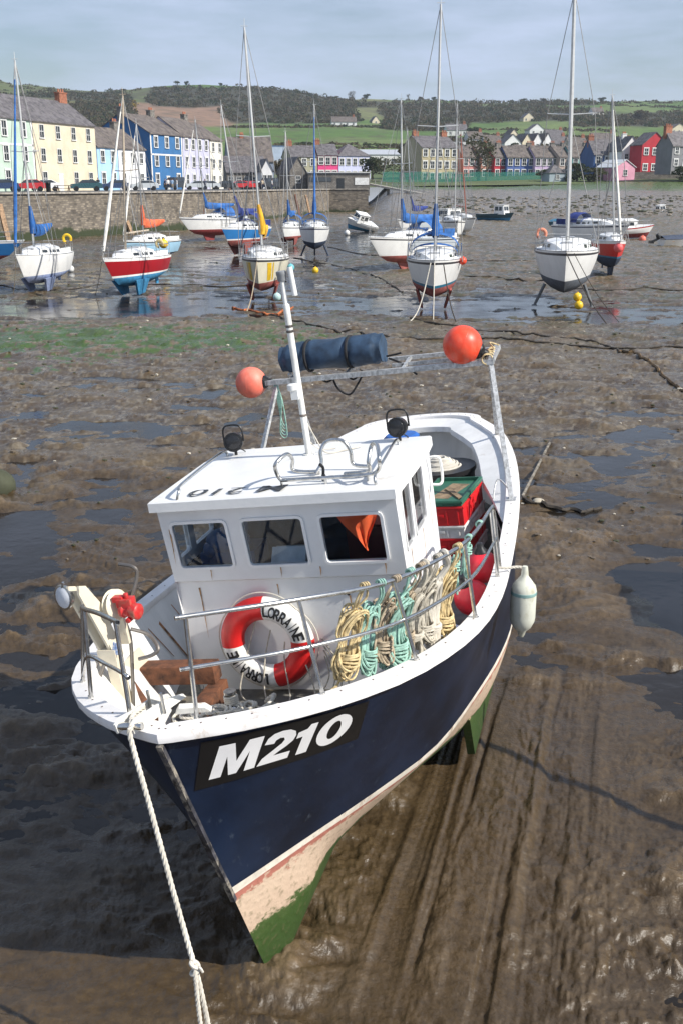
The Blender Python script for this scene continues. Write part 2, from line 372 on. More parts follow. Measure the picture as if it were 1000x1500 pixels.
# gunwale capping with fastening heads
def ring(inset, dz, side=1):
    out = []
    for t in taus:
        p = hullpt(t, 0, 1); i = taus.index(t)
        a = hullpt(taus[max(0, i - 1)], 0, 1); b = hullpt(taus[min(len(taus) - 1, i + 1)], 0, 1)
        d = (b - a); d.z = 0; d.normalize(); nrm = Vector((d.y, -d.x, 0))
        q = p - nrm * inset; q.z += dz
        if t == 0: q = Vector((0, p.y + inset * .75, p.z + dz))
        if t == 2: q = Vector((0, p.y - inset, p.z + dz))
        q.x = max(0, q.x); out.append(q)
    return out + [Vector((-q.x, q.y, q.z)) for q in out[::-1]][1:]
rows = [ring(-.022, -.035), ring(-.028, 0), ring(-.02, .022), ring(.105, .022), ring(.112, 0), ring(.105, -.03)]
mb = MB(BM); mb.grid(rows); build(mb, 'gunwale_cap', mat('gunwale_paint', (.80, .78, .76), .45, var=.06, scale=5, bump=.001, bscale=30, wear=((.45, .36, .27), 8, .6, .78)), boat, ang=50)
mb = MB(BM)
mid = ring(.05, .024)
for i in range(len(mid) - 1):
    a, b = mid[i], mid[i + 1]; k = max(1, int((b - a).length / .17))
    if i % 1 == 0:
        for j in range(k): mb.lathe([(.007, 0), (.005, .002)], a.lerp(b, (j + .5) / k), (0, 0, 1), 6)
fst = build(mb, 'fastening', mat('bolt_head', (.16, .12, .10), .5, .5), boat)
fst['kind'] = 'stuff'
# bulwark inside, deck
def inner(w, inset):
    out = []
    for t in taus:
        wg = cubic(SSX, SS, min(1, t)); lv = (wg - w) / (wg - .84); p = hullpt(t, max(0, lv), 1)
        a = hullpt(max(0, t - .01), lv, 1); b = hullpt(min(2, t + .01), lv, 1); d = (b - a); d.z = 0; d.normalize(); q = p - Vector((d.y, -d.x, 0)) * inset
        if t == 0: q = Vector((0, p.y + inset * 1.6, w))
        if t == 2: q = Vector((0, p.y - inset, w))
        q.x = max(0, q.x); q.z = w; out.append(q)
    return out
mir = lambda o: o + [Vector((-q.x, q.y, q.z)) for q in o[::-1]][1:]
def inrow(k):
    o = []
    for j, t in enumerate(taus):
        wg = cubic(SSX, SS, min(1, t)); o.append(wg - .03 + (1.29 - wg + .03) * k)
    return o
def innerv(k, inset):
    res = []; zz = inrow(k)
    for j, t in enumerate(taus):
        wg = cubic(SSX, SS, min(1, t)); lv = max(0, (wg - zz[j]) / (wg - .84)); p = hullpt(t, lv, 1)
        a = hullpt(max(0, t - .01), lv, 1); b = hullpt(min(2, t + .01), lv, 1); d = (b - a); d.z = 0; d.normalize(); q = p - Vector((d.y, -d.x, 0)) * inset
        if t == 0: q = Vector((0, p.y + inset * 1.6, 0))
        if t == 2: q = Vector((0, p.y - inset, 0))
        q.x = max(0, q.x); q.z = zz[j]; res.append(q)
    return res
INNER = mat('bulwark_inner_paint', (.74, .74, .72), .45, var=.05, streak=True, wear=((.40, .28, .18), 2.2, .62, .8))
mb = MB(BM); mb.grid([mir(innerv(k, .085 - .02 * k)) for k in (0, .15, .35, .6, .8, 1)]); build(mb, 'bulwark', INNER, boat, ang=60)
deckr = inner(1.30, .03)
mb = MB(BM); half = deckr[:len(taus)]
mb.grid([[Vector((p.x * k, p.y, p.z)) for p in half] for k in (-1, -.5, 0, .5, 1)])
build(mb, 'deck', mat('deck_paint', (.16, .155, .14), .7, var=.3, scale=5, bump=.002, bscale=60, wear=((.24, .2, .13), 3, .5, .7)), boat)
def srow(wd, dz):
    o = []
    for t, q in zip(taus, ring(0, 0)[:len(taus)]):
        k = min(1, max(0, (t - .58) / .2)); i = taus.index(t); a = hullpt(taus[max(0, i - 1)], 0, 1); b = hullpt(taus[min(len(taus) - 1, i + 1)], 0, 1); d = b - a; d.z = 0; d.normalize(); nn = Vector((d.y, -d.x, 0)); p = hullpt(t, 0, 1) - nn * (.095 + wd * k)
        if t == 2: p.x = 0; p.y = hullpt(2, 0, 1).y - .095 - wd
        p.z += .0 + dz * k; p.x = max(0, p.x)
        if t > .57: o.append(p)
    return o + [Vector((-q.x, q.y, q.z)) for q in o[::-1]][1:]
mb = MB(BM); mb.grid([srow(0, -.01), srow(.03, -.015), srow(.26, -.06), srow(.27, -.12), srow(.25, -.13)]); build(mb, 'stern_side_deck', mat('side_deck_paint', (.74, .74, .73), .5, var=.06, scale=4, wear=((.4, .33, .25), 6, .6, .8)), boat, ang=50)
def inner_pt(u_, w_, inset=.062):
    t = u_ / HL; wg = cubic(SSX, SS, t); lv = max(0, (wg - w_) / (wg - .84)); p = hullpt(t, lv, 1); a = hullpt(t - .01, lv, 1); b = hullpt(t + .01, lv, 1); d = (b - a); d.z = 0; d.normalize(); q = p - Vector((d.y, -d.x, 0)) * inset; return Vector((-q.x, q.y, w_))
mb = MB(BM)
for u_, l_, w_ in ((2.62, .55, .022), (2.42, .4, .010), (2.95, .35, .008)):
    mb.grid([[inner_pt(u_ - w_ * (1 - .5 * k / 6) + .01 * k, 1.88 - l_ * k / 6, .082), inner_pt(u_ + w_ * (1 - .5 * k / 6) + .01 * k, 1.88 - l_ * k / 6, .082)] for k in range(7)])
build(mb, 'rust_stain', mat('rust_stain_dark', (.36, .16, .06), .7, var=.4, scale=20), boat)['kind'] = 'stuff'
# foredeck platform with a black rubber mat, whaleback rim in the bows
mb = MB(BM); fr = [p for p in inner(1.62, .04) if p.y < 1.35]
mb.grid([[Vector((p.x * k, p.y, 1.62)) for p in fr] for k in (-1, 0, 1)]); mb.box2((-.58, 1.30, 1.30), (.58, 1.33, 1.615))
build(mb, 'foredeck', mat('foredeck_paint', (.30, .27, .21), .6, var=.2, bump=.002), boat)
mb = MB(BM); mb.prism([(-.34, .72), (.32, .72), (.52, 1.28), (-.60, 1.28)], (0, 0, 1.624), (1, 0, 0), (0, 1, 0), (0, 0, .016)); build(mb, 'deck_mat', mat('rubber_mat', (.055, .055, .06), .75, var=.2), boat)
# ---- wheelhouse
WH = mat('wheelhouse_paint', (.76, .76, .76), .3, var=.04, scale=2.5, bump=.0025, bscale=9, wear=((.55, .5, .42), 3, .66, .85))
FR = mat('window_frame_paint', (.80, .80, .80), .35, var=.03)
def wall_holes(mb, O, ex, ey, nrm, xs, ys, holes, th):
    O, ex, ey, nrm = Vector(O), Vector(ex), Vector(ey), Vector(nrm)
    P = lambda i, j, d: O + ex * xs[i] + ey * ys[j] - nrm * d
    for i in range(len(xs) - 1):
        for j in range(len(ys) - 1):
            if (i, j) in holes:
                q = [(i, j), (i + 1, j), (i + 1, j + 1), (i, j + 1)]
                for k in range(4):
                    a, b = q[k], q[(k + 1) % 4]; mb.add([P(*a, 0), P(*b, 0), P(*b, th), P(*a, th)], [(0, 1, 2, 3)])
            else:
                for d in (0, th): mb.add([P(i, j, d), P(i + 1, j, d), P(i + 1, j + 1, d), P(i, j + 1, d)], [(0, 1, 2, 3)])
def window(mb_f, mb_g, O, ex, ey, nrm, quad, fw=.022, proud=.012, th=.02, rad=.03):
    """quad: corners in the wall plane; a rounded frame strip and a pane"""
    O, ex, ey, nrm = Vector(O), Vector(ex), Vector(ey), Vector(nrm)
    def rr(q, r, k=4):
        out = []
        for i in range(4):
            p = Vector(q[i]); a = Vector(q[i - 1]); b = Vector(q[(i + 1) % 4]); da = (a - p).normalized(); db = (b - p).normalized()
            for j in range(k + 1):
                f = j / k; out.append(p + da * r * (1 - f) ** 2 + db * r * f ** 2)
        return out
    c = sum((Vector(p) for p in quad), Vector((0, 0))) / 4
    off = lambda d: [Vector(p) + Vector((d if p[0] > c[0] else -d, d if p[1] > c[1] else -d)) for p in quad]
    inn = rr(off(0), rad); out = rr(off(fw), rad + fw)
    W_ = lambda p, d: O + ex * p.x + ey * p.y + nrm * d
    rows = [[W_(p, .001) for p in out], [W_(p, proud) for p in out], [W_(p, proud) for p in inn], [W_(p, -.02) for p in inn]]
    mb_f.grid(rows, closed=True)
    g = rr(off(-.0015), rad); mb_g.add([W_(p, -.004) for p in g] + [W_(p, -.008) for p in g], [tuple(range(len(g)))])
HW = .93
root = boat
mbw = MB(BM)
U0, U1, W0, WK, WT = 2.32, 3.5, 1.3, 2.27, 2.90
# lower front (a little behind), upper front leaning forward
mbw.add([(-HW, U0 + .03, W0), (HW, U0 + .03, W0), (HW, U0, WK - .02), (-HW, U0, WK - .02), (HW, U0 - .035, WK), (-HW, U0 - .035, WK)], [(0, 1, 2, 3), (3, 2, 4, 5)])
exv, eyv, nv = Vector((1, 0, 0)), Vector((0, -.11, .994)), Vector((0, -.994, -.11))
xs = [-HW, -.835, -.405, -.262, .2, .345, .80, HW]; hys = [0, .12, .49, (WT - WK) / .994]
wall_holes(mbw, (0, U0 - .035, WK), exv, eyv, nv, xs, hys, {(1, 1), (3, 1), (5, 1)}, .03)
uf = U0 - .035
# side walls (port has two windows), back wall
for s in (1, -1):
    zs = [W0, 2.42, 2.87, WT]; us = [U0 + .02, 2.38, 2.62, 2.72, 3.10, U1]
    wall_holes(mbw, (s * HW, 0, 0), (0, 1, 0), (0, 0, 1), (s, 0, 0), us, zs, {(1, 1), (3, 1)}, .03)
    mbw.add([(s * HW, U0 + .02, W0), (s * HW, U0 + .03, W0), (s * HW, uf, WK), (s * HW, uf - .07, WT), (s * HW, U0 + .02, WT)], [(0, 1, 2, 3, 4)])
wall_holes(mbw, (0, U1, 0), (1, 0, 0), (0, 0, 1), (0, 1, 0), [-HW, HW], [W0, WT], set(), .03)

build(mbw, 'wheelhouse', WH, boat)
for (x0, x1) in ((-.835, -.405), (-.262, .2), (.345, .80)):
    f = MB(BM); g = MB(BM); window(f, g, (0, uf, WK), exv, eyv, nv, [(x0, .12), (x1, .12), (x1, .49), (x0, .49)])
    fo = build(f, 'window', FR, boat); build(g, 'pane', GLASS, fo)
for (a0, a1, c0, c1) in ((2.38, 2.62, 2.42, 2.87), (2.72, 3.10, 2.42, 2.87)):
    for s in (1, -1):
        f = MB(BM); g = MB(BM); window(f, g, (s * HW, 0, 0), (0, 1, 0), (0, 0, 1), (s, 0, 0), [(a0, c0), (a1, c0), (a1, c1), (a0, c1)], fw=.014)
        fo = build(f, 'window', FR, boat); build(g, 'pane', GLASS2, fo)
# roof with a lipped edge
mb = MB(BM)
ro = [(-.955, 2.145), (.955, 2.145), (.965, 3.25), (.94, 3.62), (-.94, 3.62), (-.965, 3.25)]
n = len(ro); c0 = [Vector((x, y, 2.885)) for x, y in ro]; c1 = [Vector((x, y, 2.955)) for x, y in ro]
c2 = [Vector((x * .985, y + (.012 if y < 2.5 else -.005), 2.968)) for x, y in ro]; ct = Vector((0, 2.9, 2.99))
mb.add(c0 + c1 + c2 + [ct], [tuple(range(n))] + [(i, (i + 1) % n, n + (i + 1) % n, n + i) for i in range(n)] + [(n + i, n + (i + 1) % n, 2 * n + (i + 1) % n, 2 * n + i) for i in range(n)] + [(2 * n + i, 2 * n + (i + 1) % n, 3 * n) for i in range(n)])
build(mb, 'roof', mat('roof_paint', (.78, .78, .765), .38, var=.04, scale=2, bump=.002, bscale=25, wear=((.5, .42, .3), 4, .62, .8)), boat)
mb = MB(BM)
text_on(mb, 'M 210', lambda a, b: Vector((.10 - a * .77, 2.40 - b * .19, 2.9735 + .012 * b)), offset=.012, shear=0.0, cut=.3)
build(mb, 'roof_lettering', mat('faded_black_lettering', (.035, .04, .045), .5, wear=((.35, .35, .35), 16, .55, .7)), boat)
# roof rails, grab hoops
def tubes(name, lst, r, m=STEEL, n=8, k=6, par=None):
    mb = MB(BM)
    for p in lst: mb.tube(smooth(p, k) if len(p) > 2 else p, r, n)
    return split_build(mb, name, m, par or boat, ang=60) if name in ('hoop_foot',) else build(mb, name, m, par or boat, ang=60)
tubes('grab_rail', [[(-.72, 2.17, 2.96), (-.70, 2.19, 3.03), (-.73, 2.35, 3.05), (-.80, 3.3, 3.03), (-.80, 3.42, 2.96)]], .011)
tubes('grab_rail', [[(.80, 2.24, 2.96), (.79, 2.28, 3.03), (.78, 2.6, 3.05), (.72, 3.30, 3.03), (.72, 3.36, 2.96)]], .011)
tubes('grab_hoop', [[(.06, 2.34, 3.02), (.40, 2.335, 3.02), (.72, 2.34, 3.02), (.80, 2.36, 3.05), (.845, 2.24, 3.15), (.80, 2.40, 3.22), (.74, 2.47, 3.20), (.72, 2.40, 3.10), (.70, 2.44, 3.02), (.50, 2.50, 2.995)],
  [(.06, 2.34, 3.02), (.04, 2.33, 3.07), (.06, 2.28, 3.16), (.11, 2.40, 3.20), (.10, 2.54, 3.12), (.09, 2.56, 3.03), (.28, 2.58, 3.0)],
  [(.26, 2.55, 3.0), (.30, 2.60, 3.06), (.30, 2.62, 3.14), (.33, 2.66, 3.20), (.40, 2.66, 3.22), (.48, 2.66, 3.20), (.52, 2.66, 3.12), (.53, 2.66, 3.02), (.66, 2.64, 3.0)]], .0145, k=5)
tubes('hoop_foot', [[(.06, 2.34, 3.02), (.06, 2.34, 2.97)], [(.40, 2.335, 3.02), (.40, 2.335, 2.97)], [(.72, 2.34, 3.02), (.72, 2.34, 2.97)], [(.28, 2.58, 3.0), (.28, 2.58, 2.97)], [(.5, 2.5, 3.0), (.5, 2.5, 2.97)], [(.66, 2.64, 3.0), (.66, 2.64, 2.97)]], .01)
mb = MB(BM); mb.lathe([(.02, 0), (.016, .04), (.01, .05)], (.37, 2.40, 2.985), n=8); mb.tube(smooth([(.37, 2.4, 3.03), (.375, 2.4, 3.08), (.36, 2.38, 3.11)], 4), .012, 8)
build(mb, 'vent', BLACKP, boat)
# searchlights
for (x, u, tw) in ((-.72, 3.42, .2), (.70, 3.50, -.1)):
    mb = MB(BM); c = Vector((x, u, 3.09)); ax = Vector((tw, -1, .1)).normalized()
    mb.lathe([(.012, -.085), (.04, -.08), (.066, -.055), (.078, -.02), (.08, .02), (.083, .03), (.083, .05), (.07, .052)], c, ax, 18)
    o = build(mb, 'searchlight', BLACKP, boat)
    mb = MB(BM); mb.lathe([(.068, .0), (.06, .012), (.02, .02)], c + ax * .045, ax, 18); build(mb, 'lens', mat('lamp_lens', (.02, .02, .022), .1), o)
    mb = MB(BM); mb.tube(smooth([c + Vector((-.09, 0, 0)), c + Vector((-.085, 0, .1)), c + Vector((-.05, 0, .14)), c + Vector((.05, 0, .14)), c + Vector((.085, 0, .1)), c + Vector((.09, 0, 0))], 4), .008, 6)
    mb.tube([c + Vector((0, 0, -.08)), c + Vector((0, 0, -.13))], .014, 8); mb.lathe([(.04, 0), (.035, .012)], c + Vector((0, 0, -.135)), n=10)
    build(mb, 'bracket', BLACKP, o)
    mb = MB(BM); mb.tube(smooth([c + Vector((.0, .06, -.07)), c + Vector((.05, .09, -.12)), c + Vector((-.05, .05, -.125)), c + Vector((.08, -.03, -.125)), c + Vector((.14, .02, -.125))], 5), .005, 5); build(mb, 'cable', BLACKP, o)
# mast with cap light and aerial, clutter at its foot
mb = MB(BM); mx_, mu = .0, 3.22
mb.tube([(mx_, mu, 2.97), (mx_, mu, 4.20)], .027, 12); mb.tube([(mx_, mu, 4.2), (mx_, mu, 4.40)], .02, 10); mb.lathe([(.05, 0), (.05, .015)], (mx_, mu, 2.975), n=12)
build(mb, 'mast', mat('mast_paint', (.80, .79, .74), .4, wear=((.45, .26, .1), 9, .62, .72)), boat)
mb = MB(BM); mb.lathe([(.03, 0), (.036, .01), (.036, .045), (.04, .05), (.04, .075), (.03, .08)], (mx_, mu, 4.38), n=14); build(mb, 'mast_light', mat('lamp_grey', (.25, .26, .27), .4), boat)
mb = MB(BM); mb.tube([(.085, mu, 4.26), (.075, mu, 4.48)], .022, 12); mb.beam((0, mu, 4.28), (.085, mu, 4.28), .02, .02); build(mb, 'aerial', WHITE, boat)
mb = MB(BM)
for z in (3.30, 3.98, 4.02): mb.lathe([(.029, 0), (.030, .005), (.030, .015), (.029, .02)], (mx_, mu, z), n=12)
split_build(mb, 'mast_band', mat('band_grey', (.2, .17, .15), .5, var=.4), boat)
mb = MB(BM); mb.lathe([(.028, 0), (.045, .01), (.045, .05), (.03, .06)], (-.04, mu - .03, 3.52), n=12); mb.box2((-.06, mu - .05, 3.45), (.0, mu, 3.53)); build(mb, 'masthead_lamp', WHITE, boat)
mb = MB(BM); mb.tube(smooth([(.02, mu, 3.25), (.06, mu + .03, 3.12), (.16, mu - .05, 3.0), (.30, mu + .02, 2.99), (.42, mu + .12, 2.99)], 6), .006, 6); mb.tube(smooth([(.01, mu, 3.1), (.08, mu + .05, 3.01), (.2, mu + .1, 2.99)], 6), .005, 6); build(mb, 'mast_cable', ROPE_W, boat)
# interior seen through the panes
mb = MB(BM); mb.box2((-.88, 3.40, 1.32), (.88, 3.45, 2.86)); mb.box2((-.88, 2.36, 2.845), (.88, 3.44, 2.86)); mb.box2((-.89, 2.45, 1.32), (-.87, 3.4, 2.34)); mb.box2((.87, 2.45, 1.32), (.89, 3.4, 2.34))
build(mb, 'shade_lining', mat('cabin_shade_blue', (.02, .06, .12), .7, var=.3), boat)  # dark panels added inside the walls, their colour standing in for cabin shade
mb = MB(BM); mb.box2((-.88, 2.40, 1.32), (.88, 2.62, 2.28)); build(mb, 'dashboard', DARK, boat)
mb = MB(BM); mb.add([(-.18, 2.42, 2.285), (.10, 2.42, 2.285), (.10, 2.55, 2.43), (-.18, 2.55, 2.43)], [(0, 1, 2, 3)]); mb.box2((-.16, 2.56, 2.28), (.08, 2.60, 2.42)); build(mb, 'chart_board', mat('paper', (.75, .8, .82), .7), boat)
mb = MB(BM); mb.box2((.13, 2.45, 2.28), (.18, 2.52, 2.34)); build(mb, 'mug', WHITE, boat)
mb = MB(BM)
rows = []
for i in range(13):
    f = i / 12; z = 2.84 - .43 * f; w = .15 * (1 - f) ** .8 + .012 + .02 * math.sin(f * 5)
    rows.append([Vector((.56 + .04 * f + w * (j / 8 - .5) * 2.0, 2.47 + w * (j / 8 - .5) * 1.3 + .02 * math.sin(j * 1.9 + f * 3), z + .03 * (j / 8 - .5))) for j in range(9)])
mb.grid(rows); build(mb, 'hanging_cloth', mat('orange_cloth', (.98, .13, .03), .7, var=.1, scale=9), boat, ang=80)
mb = MB(BM); mb.box2((.38, 2.7, 2.2), (.86, 3.2, 2.5)); mb.box2((.40, 3.1, 2.3), (.55, 3.3, 2.78)); build(mb, 'seat', mat('maroon_vinyl', (.08, .015, .015), .5), boat)
mb = MB(BM)
mb.sphere((-.62, 2.72, 2.44), .13, 14, 9, sc=(1.5, .8, .9)); mb.sphere((-.52, 2.78, 2.56), .08, 12, 8, sc=(.9, .7, 1.6)); mb.sphere((-.76, 2.7, 2.38), .08, 12, 8); mb.box2((-.85, 2.64, 1.4), (-.38, 2.95, 2.37))
build(mb, 'oilskin', mat('blue_oilskin', (.04, .12, .28), .45, bump=.01, bscale=14), boat)
mb = MB(BM); mb.box2((-.66, 3.44, 2.4), (-.58, 3.47, 2.8)); mb.box2((-.25, 3.44, 2.36), (-.15, 3.47, 2.85)); split_build(mb, 'door_post', WHITE, boat)
tubes('door_handle', [[(.96, 3.36, 2.85), (1.02, 3.36, 2.85), (1.04, 3.38, 2.80), (1.04, 3.38, 2.66), (1.02, 3.36, 2.62), (.96, 3.36, 2.62)]], .012, WHITE)
mb = MB(BM); mb.sphere((.42, U0 - .0, 2.12), .015, 8, 6); mb.sphere((.45, U0 - .0, 2.11), .012, 8, 6); split_build(mb, 'hook', BLACKP, boat)
mb = MB(BM); rgm = random.Random(9)
def streak(P, ex, L_, w, d):
    P = Vector(P); ex = Vector(ex); n_ = 5; vs = []; 
    for i in range(n_ + 1): f = i / n_; ww = w * (1 - f) ** .7 * (1 + .3 * rgm.uniform(-1, 1)); c = P - Vector((0, 0, L_ * f)) + ex * w * .3 * math.sin(f * 5); vs += [c - ex * ww + Vector(d), c + ex * ww + Vector(d)]
    mb.add(vs, [(2 * i, 2 * i + 1, 2 * i + 3, 2 * i + 2) for i in range(n_)])
for x, z, l_ in ((-.60, 2.39, .16), (-.03, 2.38, .10), (.78, 2.38, .22), (-.86, 2.72, .3), (.28, 2.36, .08)): streak((x, uf - .008 - (z - WK) * .11, z), (1, 0, 0), min(l_, z - WK - .005), .006, (0, 0, 0))
for x, z, l_ in ((.46, 2.10, .3), (-.75, 2.2, .45), (.70, 2.22, .5), (-.1, 2.21, .1)): streak((x, U0 + .0, z), (1, 0, 0), l_, .007, (0, -.002, 0))
for u_, z, l_ in ((2.50, 2.40, .25), (2.95, 2.40, .4), (3.3, 2.6, .5)): streak((HW + .003, u_, z), (0, 1, 0), l_, .006, (0, 0, 0))
build(mb, 'rust_run', mat('rust_stain', (.42, .24, .11), .7, var=.3, scale=30), boat)['kind'] = 'stuff'
# ---- railings
base = [(.143, .202, 2.23), (.76, .62, 2.165), (1.18, 1.26, 2.07), (1.42, 2.133, 1.975), (1.46, 3.035, 1.92)]
top = [(.199, .202, 2.876), (.70, .632, 2.779), (1.10, 1.26, 2.629), (1.40, 2.133, 2.543), (1.46, 3.035, 2.491)]
for i, (b, t) in enumerate(zip(base, top)):
    mb = MB(BM); mb.tube([b, t], .0135, 8); build(mb, 'stanchion', STEEL, boat)
    o = MB(BM); o.lathe([(.035, 0), (.033, .006), (.018, .012), (.016, .03)], Vector(b) - Vector((0, 0, .002)), n=12); build(o, 'stanchion_base', STEEL, boat)
lerpv = lambda a, b, f: Vector(a).lerp(Vector(b), f)
ext = lambda P: [Vector(P[0]) + (Vector(P[0]) - Vector(P[1])) * .05] + P
topr = ext(top) + [(1.46, 3.12, 2.47), (1.46, 3.19, 2.40), (1.46, 3.19, 1.95)]
tubes('top_rail', [topr], .0145, n=10)
midp = [lerpv(b, t, .52) for b, t in zip(base, top)]
tubes('middle_rail', [ext(midp) + [(1.46, 3.19, 2.2)]], .0125)
sb = [(-.234, .131, 2.245), (-.741, .552, 2.18), (-.984, .863, 2.13)]; st = [(-.19, .131, 2.889), (-.645, .552, 2.79), (-.862, .863, 2.664)]
for b, t in zip(sb, st):
    mb = MB(BM); mb.tube([b, t], .0135, 8); mb.lathe([(.035, 0), (.033, .006), (.018, .012), (.016, .03)], Vector(b) - Vector((0, 0, .002)), n=12); build(mb, 'pulpit_post', STEEL, boat)
tubes('pulpit_rail', [[(-.16, .10, 2.895), st[0], (-.42, .34, 2.85), st[1], (-.75, .70, 2.75), st[2]]], .0145, n=10)
tubes('pulpit_rail', [[(-.17, .10, 2.56), lerpv(sb[0], st[0], .5), (-.45, .35, 2.52), lerpv(sb[1], st[1], .48), lerpv(sb[2], st[2], .1)]], .0125)
mb = MB(BM)
for e in ((-.16, .10, 2.895), (-.17, .10, 2.56)): mb.lathe([(.0155, -.002), (.011, 0), (.0105, .002)], e, (.5, -.6, .1), 10)
split_build(mb, 'pipe_end', BLACKP, boat)
# ---- bow roller and pins
mb = MB(BM)
for x in (-.16, -.06): mb.prism([(-.03, 0), (.42, 0), (.40, .03), (.25, .07), (.10, .075), (.0, .085), (-.04, .06)], (x - .09, .03, 2.262), (.28, .96, 0), (0, 0, 1), (.012, 0, 0))
mb.prism([(0, 0), (.24, 0), (.20, .03), (.03, .035)], (-.02, .26, 2.24), (.85, .22, -.04), (0, 0, 1), (-.02, .06, 0))
build(mb, 'bow_roller', mat('roller_paint', (.74, .72, .66), .45, wear=((.3, .2, .12), 12, .55, .7)), boat)
mb = MB(BM)
for p in ((-.16, .25), (-.06, .22)): mb.tube([(p[0], p[1], 2.27), (p[0], p[1], 2.40)], .009, 8)
mb.tube([(-.26, .02, 2.30), (-.10, .02, 2.30)], .022, 10)
split_build(mb, 'roller_pin', STEEL, boat)
# ---- gantry over the stern
GU = 5.6
gp, gs = 1.19, -1.05; gz_ = 3.20
mb = MB(BM)
mb.beam((gs - .12, GU - .03, gz_), (gp + .04, GU - .03, gz_), .05, .055, up=(0, 1, 0)); mb.beam((gs - .02, GU + .42, gz_ + .05), (gp + .04, GU + .42, gz_ + .05), .04, .045, up=(0, 1, 0))
mb.beam((.15, GU + .2, gz_ + .02), (gp, GU + .2, gz_ + .02), .035, .03, up=(0, 1, 0))
for x in (-.9, -.3, .3, .9, gp): mb.beam((x, GU, gz_), (x, GU + .42, gz_ + .05), .03, .03)
mb.beam((gp + .02, GU - .04, gz_ + .02), (gp + .02, GU + .48, gz_ + .06), .06, .045)
build(mb, 'gantry_frame', GALV, boat)
for a, b in (((1.36, 4.95, 1.95), (gp + .01, GU - .02, gz_)), ((1.00, 6.85, 2.12), (gp - .05, GU + .36, gz_)), ((-1.36, 4.95, 1.95), (gs, GU, gz_)), ((-1.07, 6.62, 2.1), (gs, GU + .42, gz_))):
    mb = MB(BM); mb.beam(a, b, .045, .03); mb.box((a[0], a[1], a[2] + .01), (.09, .12, .02)); build(mb, 'gantry_leg', GALV, boat)
# ---- wheelhouse to winch: pot hauler in the starboard bow
hh = thing('pot_hauler', 'cream pot hauler arm with red motor and round lamp in the bow', 'pot hauler', BM @ Matrix.Translation((-1.0, 1.25, 1.62)))
mb = MB(BM)
arm = [(-.035, 0), (.045, 0), (.05, .42), (.0, .60), (-.045, .62), (-.07, .56)]
ex_, ey_ = Vector((.35, .92, 0)).normalized(), Vector((-.12, -.18, .98)).normalized()
for dx in (-.05, .03): mb.prism([(a * 1.1, b) for a, b in arm], Vector((-1.03, 1.36, 2.08)) + Vector((dx, 0, 0)), ex_, ey_, (.018, 0, 0))
mb.box((-1.04, 1.34, 2.10), (.14, .10, .12)); mb.beam((-1.02, 1.36, 1.62), (-1.03, 1.36, 2.08), .08, .1)
build(mb, 'arm', CREAM, hh)
mb = MB(BM); d = Vector((-.95, 1.40, 2.46)); mb.lathe([(.03, -.03), (.10, -.028), (.11, -.02), (.055, 0), (.11, .02), (.10, .028), (.03, .03)], d, (1, -.25, .1), 22); mb.beam((-.95, 1.41, 2.16), d, .09, .03); build(mb, 'sheave', CREAM, hh)
mb = MB(BM); m0 = Vector((-.87, 1.36, 2.44)); a0 = Vector((1, -.2, -.08)).normalized()
mb.lathe([(.03, -.02), (.055, -.01), (.06, .02), (.045, .03), (.045, .06), (.058, .07), (.058, .13), (.04, .14)], m0, a0, 12); mb.box(m0 + Vector((.03, 0, .055)), (.11, .09, .06)); mb.box(m0 + Vector((-.02, 0, .08)), (.08, .06, .04)); mb.lathe([(.018, 0), (.018, .04)], m0 + Vector((.04, 0, .08)), n=8)
mb.lathe([(.02, -.05), (.02, .05)], m0 + Vector((.06, -.03, -.055)), (0, 1, 0), 8)
build(mb, 'motor', mat('red_motor_paint', (.55, .03, .03), .4, var=.2, wear=((.35, .12, .08), 20, .5, .65)), hh, bevel=.006)
mb = MB(BM); l0 = Vector((-1.22, 1.22, 2.60)); la = Vector((-.35, -.93, .12)).normalized()
mb.lathe([(.02, -.07), (.06, -.055), (.085, -.015), (.092, .01), (.086, .012)], l0, la, 20); mb.beam(l0 - la * .05, (-1.06, 1.30, 2.62), .02, .02); mb.beam(l0 + Vector((0, 0, .05)), l0 + Vector((.02, .0, .11)), .02, .012)
build(mb, 'lamp', STEEL, hh); mb = MB(BM); mb.lathe([(.082, .0), (.06, .014), (.02, .022)], l0 + la * .008, la, 20); build(mb, 'lamp_glass', mat('lamp_glass_white', (.8, .82, .85), .1), hh)
mb = MB(BM)
for a in ([(-.93, 1.40, 2.42), (-.92, 1.45, 2.2), (-.95, 1.42, 1.9), (-.98, 1.38, 1.64)], [(-.90, 1.45, 2.25), (-.80, 1.5, 2.18), (-.72, 1.45, 2.10), (-.76, 1.42, 2.06), (-.86, 1.4, 2.04)], [(-.86, 1.5, 2.48), (-.82, 1.55, 2.62), (-.84, 1.55, 2.68), (-.95, 1.56, 2.70)], [(-1.08, 1.3, 2.05), (-1.12, 1.2, 1.9), (-1.1, 1.15, 1.7)]):
    mb.tube(smooth(a, 5), .014, 8)
build(mb, 'pipework', mat('oily_steel', (.22, .2, .18), .4, .7), hh)
mb = MB(BM)
for p in ((-1.075, 1.32, 2.55), (-1.075, 1.34, 2.42), (-1.07, 1.35, 2.18)): mb.lathe([(.016, 0), (.012, .012)], p, (-.2, -1, 0), 8)
build(mb, 'bolt', STEEL, hh)
mb = MB(BM); mb.box((-.955, 1.30, 2.17), (.06, .006, .09), R=Matrix.Rotation(.3, 3, 'Y')); build(mb, 'maker_plate', mat('plate_blue', (.1, .22, .5), .4, col2=(.7, .72, .75), scale=60), hh)
